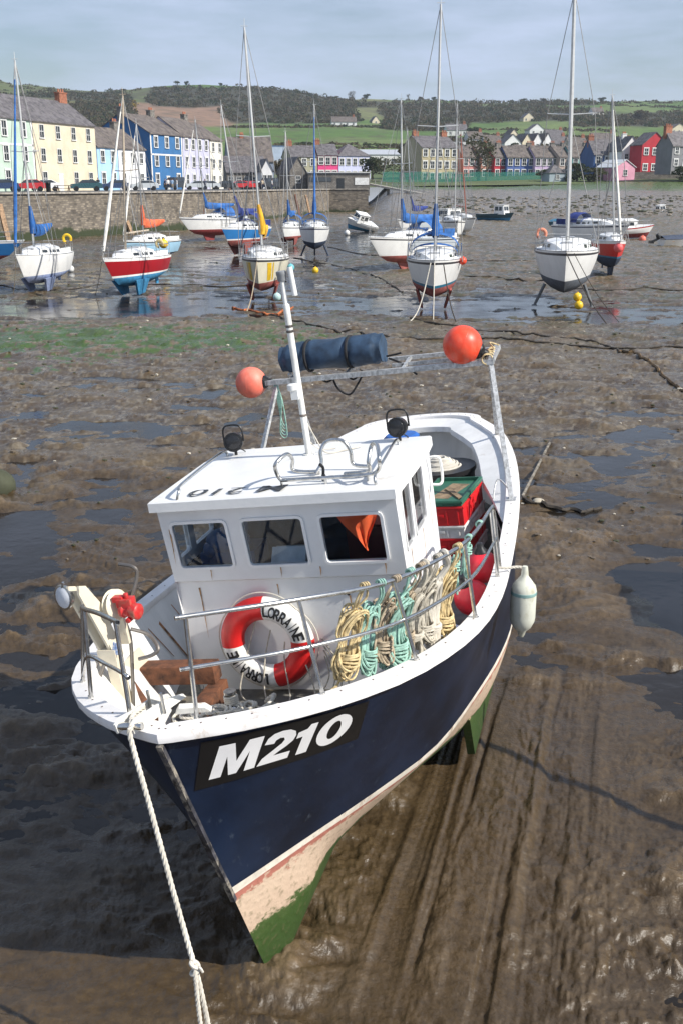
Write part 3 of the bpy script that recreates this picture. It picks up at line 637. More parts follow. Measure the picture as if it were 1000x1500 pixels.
# mast-like cream board leaning inside the bulwark (plywood sheet)
mb = MB(BM); mb.prism([(0, 0), (.55, 0), (.30, .52), (.0, .50)], (-1.20, 1.72, 1.32), (.06, .99, 0), (-.03, 0, 1), (-.018, 0, 0))
single(mb, 'plywood_board', 'cream painted board leaning inside the bulwark behind the pot hauler', 'board', CREAM, BM @ Matrix.Translation((-1.2, 1.8, 1.32)))
# rusty iron beams in the bow
mb = MB(BM)
R1 = Matrix.Rotation(0.03, 3, 'Z')
mb.box((-1.08, 2.02, 1.62), (.98, .15, .15), R=R1); mb.box((-.60, 1.84, 1.47), (.13, .45, .15)); 
single(mb, 'rusty_beam', 'thick rusty iron beam lying across the foredeck before the wheelhouse', 'iron beam', RUST, BM @ Matrix.Translation((-1.0, 2.05, 1.45)), bevel=.012)
mb = MB(BM); mb.beam((-1.30, 1.8, 1.72), (-.90, 1.45, 1.50), .12, .10)
single(mb, 'rusty_bracket', 'rusty slanting iron bracket at the foot of the pot hauler', 'iron bracket', RUST, BM @ Matrix.Translation((-1.1, 1.6, 1.45)), bevel=.01)
# small winch with coiled warp on the foredeck
ws = thing('deck_winch', 'small steel winch with white rope turns near the wheelhouse front', 'winch', BM @ Matrix.Translation((-.22, 1.35, 1.64)))
mb = MB(BM); wc = Vector((-.22, 1.42, 1.64)); mb.lathe([(.06, 0), (.055, .02), (.03, .04), (.03, .11), (.045, .12), (.045, .14)], wc, n=16); build(mb, 'drum', STEEL, ws)
mb = MB(BM)
pts = [wc + Vector((.045 * math.cos(a), .045 * math.sin(a), .045 + .06 * a / (8 * math.pi))) for a in np.linspace(0, 8 * math.pi, 60)]; mb.tube(pts, .008, 6)
build(mb, 'rope_turns', ROPE_W, ws)
mb = MB(BM); pts = []
for i in range(240):
    a = i * .42; r = .07 + .03 * math.sin(i * .13) ; pts.append(Vector((-.50 + r * math.cos(a) + i * .0018, 1.22 + r * .8 * math.sin(a) + .0008 * i, 1.655 + .018 * math.sin(i * .31) + .015)))
rope(mb, pts, .011); rope(mb, smooth([(-.05, 1.3, 1.66), (.05, 1.42, 1.67), (.02, 1.62, 1.64), (-.1, 1.75, 1.5), (.1, 1.95, 1.36), (.3, 2.0, 1.34)], 8), .017)
single(mb, 'rope_pile', 'tangled off-white rope lying on the foredeck mat', 'rope', ROPE_W, BM @ Matrix.Translation((-.3, 1.3, 1.64)))
# cords hanging below the lifebuoy
mb = MB(BM)
for k in range(4):
    a = smooth([(-.30 + .1 * k, 2.27, 1.95 - .1 * k), (-.42 + .16 * k, 2.2, 1.62), (-.46 + .2 * k, 2.1, 1.38), (-.2 + .1 * k, 1.98 - .05 * k, 1.33), (.1 + .08 * k, 2.1, 1.33), (.22 + .05 * k, 2.24, 1.45), (.2, 2.28, 1.62 + .05 * k)], 7); mb.tube(a, .006, 6)
single(mb, 'light_cord', 'thin pale cord looped below the lifebuoy', 'cord', ROPE_C, BM @ Matrix.Translation((-.2, 2.1, 1.32)))
# ---- lifebuoy
LC = Vector((-.225, 2.235, 1.765)); LR, lr = .285, .095
lb = thing('lifebuoy', 'red and white lifebuoy lettered LORRAINE hanging on the wheelhouse front', 'lifebuoy', BM @ Matrix.Translation(LC))
mb = MB(BM); segs = 96; rows = []
for i in range(segs):
    a = 2 * math.pi * i / segs
    rows.append([LC + Vector(((LR + lr * math.cos(b)) * math.cos(a), -.055 * math.sin(b) * (1 + .25 * abs(math.sin(b))), (LR + lr * math.cos(b)) * math.sin(a))) for b in np.linspace(0, 2 * math.pi, 20, endpoint=False)])
rows.append(rows[0])
def lcol(i, j):
    d = 360 * (i + .5) / segs
    return 0 if (88 < d < 182 or d > 278 or d < 2) else 1
mb.grid(rows, mif=lcol, closed=True)
build(mb, 'ring', [mat('lifebuoy_red', (.66, .02, .02), .35), mat('lifebuoy_white', (.80, .79, .75), .4, wear=((.5, .42, .3), 9, .6, .8))], lb, ang=80)
mb = MB(BM)
for a0, a1 in ((84, 8), (266, 190)):
    word = 'LORRAINE'
    for i, ch in enumerate(word):
        ac = math.radians(a0 + (a1 - a0) * (i + .5) / 8); wd = .035 if ch == 'I' else .052; ht = .095
        w_ = .16 if ch == 'I' else 1.
        def fn(x, y, ac=ac, wd=wd, w_=w_):
            t = ac - (x - .5) * wd * w_ / LR; r = LR - .045 + y * ht; q = (r - LR) / lr; z = math.sqrt(max(0, 1 - q * q))
            return LC + Vector((r * math.cos(t), -.055 * z * (1 + .25 * z) - .004, r * math.sin(t)))
        text_on(mb, ch, fn, offset=.02, cut=.2)
build(mb, 'lettering', mat('black_paint', (.015, .015, .015), .5), lb)
mb = MB(BM)
for k in range(4):
    a = math.radians(45 + 90 * k); b = math.radians(135 + 90 * k); P = []
    for i in range(15):
        f = i / 14; t = a + (b - a) * f; r = LR + lr + .006 + .02 * math.sin(math.pi * f); P.append(LC + Vector((r * math.cos(t), -.0 + .02 * math.sin(3 * f), r * math.sin(t))))
    mb.tube(P, .006, 6)
build(mb, 'grab_line', ROPE_W, lb)
# ---- M210 panel on the port bow
C4 = [(.013, .062), (.110, .082), (.113, .343), (.004, .321)]     # (tau, lev) of the corners: top left, top right, bottom right, bottom left
PANEL = [[(0.00417, 0.3212), (0.01336, 0.3177), (0.02281, 0.3137), (0.03324, 0.3107), (0.0454, 0.3108), (0.05964, 0.3144), (0.07564, 0.3204), (0.09286, 0.3274), (0.11326, 0.3426)], [(0.00665, 0.2562), (0.01534, 0.2526), (0.02437, 0.2486), (0.03447, 0.246), (0.04627, 0.2461), (0.0601, 0.2495), (0.07566, 0.255), (0.0924, 0.2612), (0.11243, 0.2757)], [(0.00885, 0.1913), (0.0171, 0.1877), (0.02577, 0.1841), (0.03556, 0.182), (0.04703, 0.1823), (0.06048, 0.1855), (0.07562, 0.1906), (0.0919, 0.1963), (0.11153, 0.21)], [(0.01081, 0.1265), (0.01867, 0.1232), (0.02702, 0.1202), (0.03654, 0.1186), (0.04769, 0.1192), (0.06079, 0.1225), (0.07552, 0.1273), (0.09136, 0.1325), (0.11058, 0.1455)], [(0.01255, 0.0621), (0.02008, 0.0594), (0.02815, 0.0571), (0.03741, 0.0562), (0.04827, 0.0571), (0.06103, 0.0604), (0.07538, 0.0651), (0.0908, 0.07), (0.10961, 0.0823)]]      # (tau, lev) over the number panel, bottom row first
def onhull(s, t, d):
    i = min(7, int(s * 8)); j = min(3, int(t * 4)); fs_ = s * 8 - i; ft_ = t * 4 - j
    q = Vector(PANEL[j][i]).lerp(Vector(PANEL[j][i + 1]), fs_).lerp(Vector(PANEL[j + 1][i]).lerp(Vector(PANEL[j + 1][i + 1]), fs_), ft_)
    # bend the straight image edges back on to the curved bow
    tau = q.x + 0.0 * s; lev = q.y
    p = hullpt(tau, lev, 1); e = 1e-3; px = hullpt(tau + e, lev, 1) - p; py = hullpt(tau, lev + e, 1) - p; n = px.cross(py).normalized()
    if n.x < 0: n = -n
    return p + n * d
mb = MB(BM); mb.grid([[onhull(i / 40, j / 10, .004) for i in range(41)] for j in range(11)]); build(mb, 'number_panel', mat('black_panel', (.006, .006, .007), .4), boat, ang=80)
mb = MB(BM)
glyph = [(.095, .375, 'M'), (.39, .575, '2'), (.575, .70, '1'), (.715, .92, '0')]
def subd(vs, fs, cut=.06):
    from mathutils.geometry import tessellate_polygon
    bm = bmesh.new(); V = [bm.verts.new((x, y, 0)) for x, y in vs]
    for f in fs:
        for t in tessellate_polygon([[Vector((vs[i][0], vs[i][1], 0)) for i in f]]): bm.faces.new([V[f[i]] for i in t])
    bmesh.ops.triangulate(bm, faces=bm.faces)
    for _ in range(3):
        es = [e for e in bm.edges if e.calc_length() > cut]
        if not es: break
        bmesh.ops.subdivide_edges(bm, edges=es, cuts=1); bmesh.ops.triangulate(bm, faces=bm.faces)
    bm.verts.index_update(); r = [tuple(v.co) for v in bm.verts], [tuple(v.index for v in f.verts) for f in bm.faces]; bm.free(); return r
def strip(outer, inner):
    n = len(outer); return outer + inner, [(i, (i + 1) % n, n + (i + 1) % n, n + i) for i in range(n)]
def gl(ch):
    if ch == 'M': p = [(0, 0), (.25, 0), (.25, .62), (.41, 0), (.59, 0), (.75, .62), (.75, 0), (1, 0), (1, 1), (.66, 1), (.50, .40), (.34, 1), (0, 1)]
    elif ch == '2': p = [(0, 0), (1, 0), (1, .23), (.47, .23), (.80, .44), (.96, .58), (1.0, .74), (.93, .90), (.74, 1.0), (.50, 1.02), (.24, .98), (.08, .86), (.03, .67), (.35, .64), (.38, .74), (.50, .79), (.62, .77), (.67, .69), (.62, .58), (.40, .42), (.10, .22)]
    elif ch == '1': p = [(.38, 0), (.88, 0), (.88, 1), (.56, 1), (.46, .86), (.08, .80), (.08, .60), (.38, .62)]
    else:
        k = 28; return strip([(.5 + .5 * math.cos(a), .5 + .52 * math.sin(a)) for a in np.linspace(0, 2 * math.pi, k, endpoint=False)], [(.5 + .19 * math.cos(a), .5 + .31 * math.sin(a)) for a in np.linspace(0, 2 * math.pi, k, endpoint=False)])
    return p, [tuple(range(len(p)))]
for x0, x1, ch in glyph:
    vs, fs = gl(ch)
    vs = [(x0 + (x1 - x0) * x + .035 * (y - .5), .17 + .68 * max(-.02, min(1.02, y))) for x, y in vs]
    v3, f3 = subd(vs, fs, .05); mb.add([onhull(v[0], v[1], .0075) for v in v3], f3)
build(mb, 'number_lettering', mat('white_vinyl', (.86, .85, .84), .4, var=.03), boat, ang=80)
# ---- stern: aft hatch, dark bin, white coil, blue lid, pipe
def bthing(mb, name, label, cat, m, base, **k): return single(mb, name, label, cat, m, BM @ Matrix.Translation(base), **k)
def crate(c, sz, m, yaw, label, name='fish_crate', group='fish crates stacked behind the wheelhouse', inner=None):
    root = thing(name, label, 'crate', BM @ Matrix.Translation(c), group)
    Mx = BM @ Matrix.Translation(c) @ Matrix.Rotation(yaw, 4, 'Z'); mb = MB(Mx); L_, W_, h = sz; t = .018
    for s in (1, -1):
        mb.box((s * (L_ / 2 - t / 2), 0, h / 2), (t, W_, h * .98)); mb.box((0, s * (W_ / 2 - t / 2), h / 2), (L_ - 2 * t, t, h * .99))
    mb.box((0, 0, .012), (L_ - 2 * t, W_ - 2 * t, .015))
    build(mb, 'body', m, root)
    mb = MB(Mx)
    for s in (1, -1):
        mb.box((s * (L_ / 2 + .004), 0, h - .016), (.016, W_ + .02, .022)); mb.box((0, s * (W_ / 2 + .004), h - .016), (L_ - .01, .016, .022))
        for y in (-.3, 0, .3): mb.box((s * (L_ / 2 + .003), y * W_, h / 2 - .02), (.012, .018, h - .06))
        for x in (-.38, -.13, .13, .38): mb.box((x * L_, s * (W_ / 2 + .003), h / 2 - .02), (.018, .012, h - .06))
        mb.box((s * (L_ / 2 + .007), 0, h * .5), (.008, W_ * .28, .035)); mb.box((0, s * (W_ / 2 + .007), h * .5), (L_ * .16, .008, .035))
    build(mb, 'rim', m, root, bevel=.003)
    return root
WHP = mat('white_plastic', (.72, .72, .70), .45, wear=((.4, .36, .3), 8, .55, .75))
ck = [(WHP, 'white fish crate at the bottom of the stack behind the wheelhouse'), (REDP, 'lower red fish crate between two white crates'), (WHP, 'white fish crate between the two red ones'), (REDP, 'upper red fish crate right under the green one'), (GREENP, 'green open fish crate on top of the stack')]
cz = 1.31
for i, (m, l) in enumerate(ck):
    hgt = [.12, .19, .13, .20, .055][i]; crate((.70, 5.28, cz), (.46, .82, hgt), m, -.10 + .015 * (i % 2), l); cz += hgt
mb = MB(BM); mb.box((.70, 5.32, cz - .05), (.2, .5, .03), R=Matrix.Rotation(-.3, 3, 'Z')); mb.box((.76, 5.2, cz - .035), (.05, .4, .03), R=Matrix.Rotation(.5, 3, 'Z'))
bthing(mb, 'wood_offcut', 'brown wooden offcuts lying in the green crate', 'wood', mat('weathered_wood', (.28, .2, .12), .8, var=.25, scale=14), (.7, 5.3, cz - .07))
bin_ = thing('rope_bin', 'black bin holding a white rope coil at the stern', 'bin', BM @ Matrix.Translation((.45, 6.35, 1.31)))
mb = MB(BM); mb.lathe([(.30, 0), (.34, .58), (.36, .59), (.36, .64), (.33, .64)], (.45, 6.35, 1.31), n=20); build(mb, 'tub', BLACKP, bin_)
mb = MB(BM); pts = [Vector((.42 + (.24 - .0006 * i + .02 * math.sin(i * .11)) * math.cos(i * .35), 6.35 + (.24 - .0006 * i) * math.sin(i * .35), 1.90 + .0005 * i + .012 * math.sin(i * .21))) for i in range(300)]; mb.tube(pts, .018, 6)
bthing(mb, 'rope_coil', 'coil of thick white rope heaped on the black bin at the stern', 'rope coil', ROPE_W, (.42, 6.35, 1.95))
mb = MB(BM); mb.lathe([(.20, 0), (.205, .02), (.17, .05), (.02, .055)], (-.02, 6.5, 2.27), n=24); mb.lathe([(.19, -.95), (.19, 0)], (-.02, 6.5, 2.27), n=20)
bthing(mb, 'barrel', 'blue plastic barrel showing behind the wheelhouse roof', 'barrel', BLUEP, (-.02, 6.5, 1.32))
mb = MB(BM); mb.box2((1.0, 6.0, 1.305), (1.25, 6.05, 1.7)); mb.box((.9, 6.9, 1.9), (.10, .03, .12)); build(mb, 'locker', DARK, boat)
mb = MB(BM); mb.box2((-.85, 4.0, 1.305), (-.2, 6.4, 1.75)); build(mb, 'engine_box', WHITE, boat)
tubes('stern_line', [[(1.30, 5.2, 2.0), (1.2, 5.25, 2.08), (1.16, 5.1, 1.9), (1.2, 5.0, 1.7), (1.28, 5.0, 1.4)]], .008, GALV)
# ---- buoys on the gantry, sail bag
def buoy(c, r, ax, m, label, name='buoy', cat='buoy', neck=BLACKP, group=None):
    rt = thing(name, label, cat, BM @ Matrix.Translation(c), group); ax = Vector(ax).normalized(); c = Vector(c); mb = MB(BM)
    pr = [(r * math.sin(a) * (1.0), -r * math.cos(a)) for a in np.linspace(.05, math.pi * .86, 20)]
    mb.lathe(pr, c, ax, 28); build(mb, 'float', m, rt, ang=60); sm = MB(BM); sm.lathe([(r * 1.000, -.004), (r * 1.006, -.002), (r * 1.006, .002), (r * 1.000, .004)], c, ax, 28); build(sm, 'mould_seam', m, rt)
    e = -r * math.cos(math.pi * .86); mb = MB(BM); mb.lathe([(r * .44, e - .012), (r * .42, e + .015), (r * .22, e + .05), (r * .2, e + .085), (r * .10, e + .09)], c, ax, 16); build(mb, 'eye', neck, rt)
    return rt
buoy((-1.345, GU, gz_ + .015), .165, (1, 0, -.05), ORANGE_F, 'faded orange round buoy tied to the left end of the gantry')
buoy((.93, GU + .02, gz_ + .185), .195, (.86, .1, -.45), ORANGE, 'bright orange round buoy tied to the right end of the gantry')
buoy((1.22, 3.75, 1.74), .145, (0, 0, 1), mat('pink_red_vinyl', (.70, .03, .05), .35), 'red round buoy on the deck farther back beside the hanging ropes')
buoy((1.16, 3.45, 1.58), .155, (-.3, -.2, 1), mat('pink_red_vinyl', (.70, .03, .05), .35), 'red round buoy on the deck nearest the rail foot')
mb = MB(BM)
for k in range(5):
    q = Vector((gp - .02, GU - .04 + .1 * k, gz_ + .03)); mb.tube(smooth([q + Vector((.05 * math.cos(a), .03 * math.sin(a * 1.3), .05 * math.sin(a))) for a in np.linspace(0, 9, 14)], 2), .007, 6)
mb.tube(smooth([(gp, GU + .1, gz_ + .1), (gp + .05, GU, gz_ + .12), (gp - .03, GU + .3, gz_ + .14), (gp + .04, GU + .45, gz_ + .08)], 5), .007, 6)
bthing(mb, 'rope_lashing', 'pale cord knotted round the right corner of the gantry', 'cord', ROPE_Y, (gp, GU, gz_))
mb = MB(BM)
for k in range(5):
    P = [(gs - .03, GU - .03, gz_ + .03 - .02 * k), (gs - .02 + .012 * k, GU - .04, gz_ - .2), (gs - .01 - .01 * k, GU - .03, gz_ - .42 - .03 * k), (gs + .02, GU - .02, gz_ - .46 - .03 * k), (gs + .03, GU - .03, gz_ - .2), (gs, GU - .05, gz_)]
    mb.tube(smooth(P, 5), .006, 6)
bthing(mb, 'hanging_line', 'mint green line looped down the left gantry post', 'rope', ROPE_G, (gs, GU, gz_))
sbag = thing('sail_bag', 'long dark blue rolled bag strapped on the gantry', 'sail bag', BM @ Matrix.Translation((-.5, GU + .2, gz_ + .03)))
mb = MB(BM); rows = []
for i in range(41):
    f = i / 40; x = -1.02 + f * 1.10; ring_ = []
    sq = 1.0 if .05 < f < .93 else .86
    for j in range(28):
        a = 2 * math.pi * j / 28; r = (.165 + .02 * f) * sq * (1 + .05 * math.sin(3 * a + 6 * f) + .04 * math.sin(17 * f + 2 * a)) * (1 - .10 * math.exp(-((f - .27) / .03) ** 2) - .10 * math.exp(-((f - .68) / .03) ** 2))
        if f > .93: r *= 1 + .06 * math.sin(a * 5)
        ring_.append(Vector((x, GU + .2 + r * 1.15 * math.cos(a), gz_ + .205 + r * .88 * math.sin(a) + .012 * math.sin(9 * f + 4 * a))))
    rows.append(ring_)
mb.grid(rows, closed=True); b0 = len(mb.v); mb.add(rows[0], [tuple(range(28))]); mb.add(rows[-1], [tuple(range(28))])
build(mb, 'roll', mat('navy_canvas', (.030, .062, .112), .6, var=.25, scale=7, bump=.012, bscale=9), sbag, ang=60)
mb = MB(BM)
for x in (-.72, -.27): mb.tube([Vector((x, GU + .2 + .177 * 1.15 * math.cos(a), gz_ + .205 + .180 * .88 * math.sin(a))) for a in np.linspace(0, 2 * math.pi, 32, endpoint=False)], .016, 6, closed=True)
for P in ([(-.62, GU + .03, gz_ + .02), (-.50, GU - .02, gz_ - .05), (-.38, GU + .02, gz_ + .02)], [(-.45, GU, gz_ + .02), (-.40, GU - .03, gz_ - .12), (-.28, GU - .04, gz_ - .20), (-.18, GU - .03, gz_ - .10), (-.10, GU, gz_ + .02)], [(-.30, GU, gz_ + .02), (-.22, GU - .02, gz_ - .05), (-.12, GU, gz_ + .03)], [(.10, GU + .3, gz_ + .08), (.25, GU + .2, gz_ + .03), (.42, GU + .1, gz_ - .08)], [(.10, GU + .2, gz_ + .12), (.2, GU + .2, gz_ + .13), (.26, GU + .2, gz_ + .14)]):
    mb.tube(smooth(P, 6), .011, 5)
split_build(mb, 'strap', mat('black_webbing', (.012, .012, .014), .8), sbag)
# ---- the rope hanks hung on the port rail
def railpt(u): 
    for i in range(4):
        if top[i][1] <= u <= top[i + 1][1]: return lerpv(top[i], top[i + 1], (u - top[i][1]) / (top[i + 1][1] - top[i][1]))
    return Vector(top[-1])
def hank(u, length, width, m, label, loops=16, r=.0075, wrap=.55, lean=0., tail=False, thick=False, seed=1, inn=.07, name='rope_hank'):
    rg = random.Random(seed); c = railpt(u); du = (railpt(u + .05) - railpt(u - .05)).normalized(); up = -(BM.to_3x3().inverted() @ Vector((0, 0, -1))).normalized(); inw = Vector((-du.y, du.x, 0)) * 1.0
    if inw.x > 0: inw = -inw
    mb = MB(BM); 
    for k in range(3 if not thick else 1):     # turns round the rail
        q = c + du * (k - 1) * r * 2.6
        mb.tube([q + inw * .021 * math.cos(a) + up * .021 * math.sin(a) for a in np.linspace(0, 2 * math.pi, 14, endpoint=False)], r, 6, closed=True)
    top0 = c + inw * .02 - up * .02
    for k in range(3 if not thick else 2): mb.tube(smooth([c + du * (k - 1) * r * 2, top0 + du * rg.uniform(-.5, .5) * width - up * length * .12, top0 + du * (lean * .3 + rg.uniform(-.3, .3) * width) - up * length * .3 + inw * inn], 5), r, 6)
    for k in range(loops):
        wv = width * rg.uniform(.25, .55); l0 = length * rg.uniform(.20, .34); l1 = length * rg.uniform(.88, 1.03); ph = rg.uniform(-.5, .5); dep = rg.uniform(-.5, .5) * width * .8
        P = []
        for i in range(20):
            a = 2 * math.pi * i / 20; yy = (1 - math.cos(a)) / 2; ww = wv * math.sin(a); 
            pinch = 1 - .45 * math.exp(-((yy - wrap) / .16) ** 2)
            jit = .0 if i % 4 else rg.uniform(-.006, .006)
            P.append(top0 + du * ((ww + ph * width * .35) * pinch + lean * yy + jit) - up * (l0 + (l1 - l0) * yy) + inw * (inn + dep * pinch * (.6 + .4 * math.cos(a * 2))))
        mb.tube(smooth(P + [P[0]], 2), r * rg.uniform(.85, 1.1), 6)
    nw = 7 if not thick else 3
    for k in range(nw):
        z = length * (wrap * .74 + .30 + .022 * k) ; ww = width * .36; q = top0 + du * lean * wrap - up * z + inw * inn
        mb.tube([q + du * ww * math.cos(a) + inw * ww * .9 * math.sin(a) + up * .014 * math.sin(a + k) for a in np.linspace(0, 2 * math.pi, 18, endpoint=False)], r, 6, closed=True)
    if tail:
        for k in range(6):
            z0 = top0 - up * length * .85 + du * (lean) + inw * inn
            mb.tube(smooth([z0, z0 - up * .12 - du * .04, z0 - up * .2 - du * (.12 + .02 * k), z0 - up * (.21 + .01 * k) - du * (.24 + .025 * k)], 6), r, 6)
    return bthing(mb, name, label, 'rope', m, c, group='rope hanks hung along the boat rail')
hank(1.06, .60, .20, ROPE_Y, 'straw yellow rope hank, foremost on the rail, trailing on deck', 26, .0075, tail=True, seed=3, lean=-.10)
hank(1.17, .62, .15, ROPE_G, 'narrow mint green rope hank next to the foremost yellow one', 18, .0075, seed=5, lean=-.03)
hank(1.29, .56, .19, ROPE_T, 'brown-tan rope hank between two mint green ones', 22, .0075, seed=8, lean=-.02)
hank(1.45, .66, .24, ROPE_G, 'widest mint green rope hank bound with many turns', 30, .0075, seed=11, lean=-.03)
hank(1.57, .64, .14, ROPE_T, 'thin tan rope hank behind the wide mint green one', 13, .008, seed=13)
hank(1.66, .70, .16, ROPE_C, 'thick grey rope with a big knot hung from the rail', 4, .017, seed=17, thick=True)
hank(1.78, .66, .20, ROPE_C, 'greyish rope hank right behind the knotted rope', 20, .008, seed=19)
hank(1.90, .74, .14, ROPE_W, 'thick white rope bight hung on the rail', 5, .018, seed=23, thick=True)
hank(2.04, .70, .20, ROPE_Y, 'yellow rope hank, the rearmost full hank near the red buoys', 22, .008, seed=29)
hank(2.26, .42, .10, ROPE_G, 'thin greenish line over the rail just behind the fourth stanchion', 5, .0065, seed=37, wrap=.1)
hank(2.62, .40, .12, ROPE_G, 'short slack mint green loops near the rail end', 8, .0065, seed=31, wrap=.1)
mb = MB(BM); c = Vector((1.05, 2.7, 1.31)); mb.lathe([(.12, 0), (.15, .28), (.16, .285), (.16, .30), (.14, .30)], c, n=18)
bthing(mb, 'bucket', 'white and blue bucket standing behind the hanging ropes', 'bucket', [mat('bucket_plastic', (.6, .64, .7), .4, col2=(.03, .06, .25), scale=3)], c)
# ---- fender
fd = thing('fender', 'long white fender hanging over the port side by a rope', 'fender', BM @ Matrix.Translation((1.62, 3.2, 1.5)))
fx = Vector((1.60, 3.24, 1.90)); fdir = Vector((_U @ Vector((0, 0, -1)), 0, 0)) if False else None
Binv = BM.inverted(); dn = (Binv.to_3x3() @ Vector((0, 0, -1))).normalized()
f0 = Vector((1.66, 3.18, 1.92)); ftop = f0 + dn * .02
mb = MB(BM); mb.lathe([(.02, -.05), (.028, 0), (.03, .03), (.06, .07), (.092, .11), (.102, .15), (.103, .38), (.098, .42), (.075, .47), (.035, .51), (.028, .54), (.018, .56)], ftop, dn, 24)
build(mb, 'body', mat('fender_vinyl', (.62, .63, .54), .45, var=.06, wear=((.28, .26, .14), 6, .52, .75)), fd, ang=60)
mb = MB(BM); mb.lathe([(.1005, 0), (.1045, .004), (.1045, .028), (.1005, .032)], ftop + dn * .155, dn, 24); build(mb, 'band', mat('fender_band', (.22, .36, .34), .5, var=.3), fd)
mb = MB(BM); rope(mb, smooth([(1.44, 3.10, 1.98), (1.52, 3.13, 1.96), f0 + Vector((-.05, -.01, .03)), ftop - dn * .03], 6), .012); build(mb, 'lanyard', ROPE_W, fd)
# ---- mooring line from the bow to the mud
bowtop = BM @ Vector((-.15, -.01, 2.31))
knot = at(286, 1418, 4.62); foot = Vector((at(303, 1500, 4.52).x + .06, 4.50, -.06))
ml = thing('mooring_rope', 'thick twisted white mooring rope running from the bow down to the mud', 'rope', bowtop)
mb = MB()
bk = BM @ Vector((-.19, .25, 2.30))
pr = smooth([bk, BM @ Vector((-.19, .1, 2.325)), bowtop, bowtop + Vector((.0, -.035, -.05)), bowtop.lerp(knot, .33) + Vector((-.01, .0, -.02)), bowtop.lerp(knot, .66) + Vector((-.005, 0, -.02)), knot], 10); rope(mb, pr, .0155)
kn = []
rope(mb, smooth([knot + Vector((.0, 0, .03)), knot.lerp(foot, .5) + Vector((.02, 0, 0)), foot], 8), .0155); rope(mb, smooth([knot + Vector((0, -.015, .02)), knot.lerp(foot, .4) + Vector((-.02, -.02, 0)), knot.lerp(foot, .75)], 8), .0135)
build(mb, 'line', ROPE_W, ml)
mb = MB()
for j, z in enumerate((0, .45)):
    q = knot.lerp(foot, z); mb.tube(smooth([q + Vector((.022 * math.cos(a * 1.0), .022 * math.sin(a), .035 * math.sin(a * .5 + j))) for a in np.linspace(0, 12.5, 22)], 2), .011, 7)
mb.tube(smooth([knot, knot + Vector((.03, -.02, .02)), knot + Vector((.045, -.02, -.01))], 4), .008, 6); mb.tube([knot.lerp(foot, .5), knot.lerp(foot, .5) + Vector((-.05, -.02, -.01))], .006, 6)
split_build(mb, 'knot', ROPE_W, ml)
mb = MB(); p0 = foot + Vector((-.03, .02, 0)); mb.add([p0 + Vector((-.04, 0, -.3)), p0 + Vector((.05, 0, -.3)), p0 + Vector((.05, .08, -.3)), p0 + Vector((-.04, .08, -.3)), p0 + Vector((-.03, 0, .20)), p0 + Vector((.02, 0, .16)), p0 + Vector((.02, .06, .18)), p0 + Vector((-.03, .06, .24))], [(0, 1, 2, 3), (0, 1, 5, 4), (1, 2, 6, 5), (2, 3, 7, 6), (3, 0, 4, 7), (4, 5, 6, 7)])
single(mb, 'mooring_stake', 'rusty brown stake in the mud where the mooring rope ends', 'stake', RUST, foot)
# ================================================================ the harbour bed
def vnoise(x, y, seed=0):
    xi = np.floor(x); yi = np.floor(y); fx = x - xi; fy = y - yi
    fx = fx * fx * fx * (fx * (fx * 6 - 15) + 10); fy = fy * fy * fy * (fy * (fy * 6 - 15) + 10)
    def h(a, b):
        n = (a.astype(np.int64) * 374761393 + b.astype(np.int64) * 668265263 + seed * 982451653) & 0x7fffffff
        n = ((n ^ (n >> 13)) * 1274126177) & 0x7fffffff; return ((n ^ (n >> 16)) & 0xffff) / 65535.0
    a = h(xi, yi); b = h(xi + 1, yi); c = h(xi, yi + 1); d = h(xi + 1, yi + 1)
    return (a * (1 - fx) + b * fx) * (1 - fy) + (c * (1 - fx) + d * fx) * fy
def fbm(x, y, o=4, seed=0, g=.5):
    s = 0; a = 1; t = 0
    for i in range(o):
        ca, sa = math.cos(.5 + i * 1.1), math.sin(.5 + i * 1.1)
        s = s + a * vnoise((x * ca - y * sa) * 2 ** i + 17.3 * i, (x * sa + y * ca) * 2 ** i + 9.1 * i, seed + i); t += a; a *= g
    return s / t
def sstep(a, b, x): t = np.clip((x - a) / (b - a), 0, 1); return t * t * (3 - 2 * t)
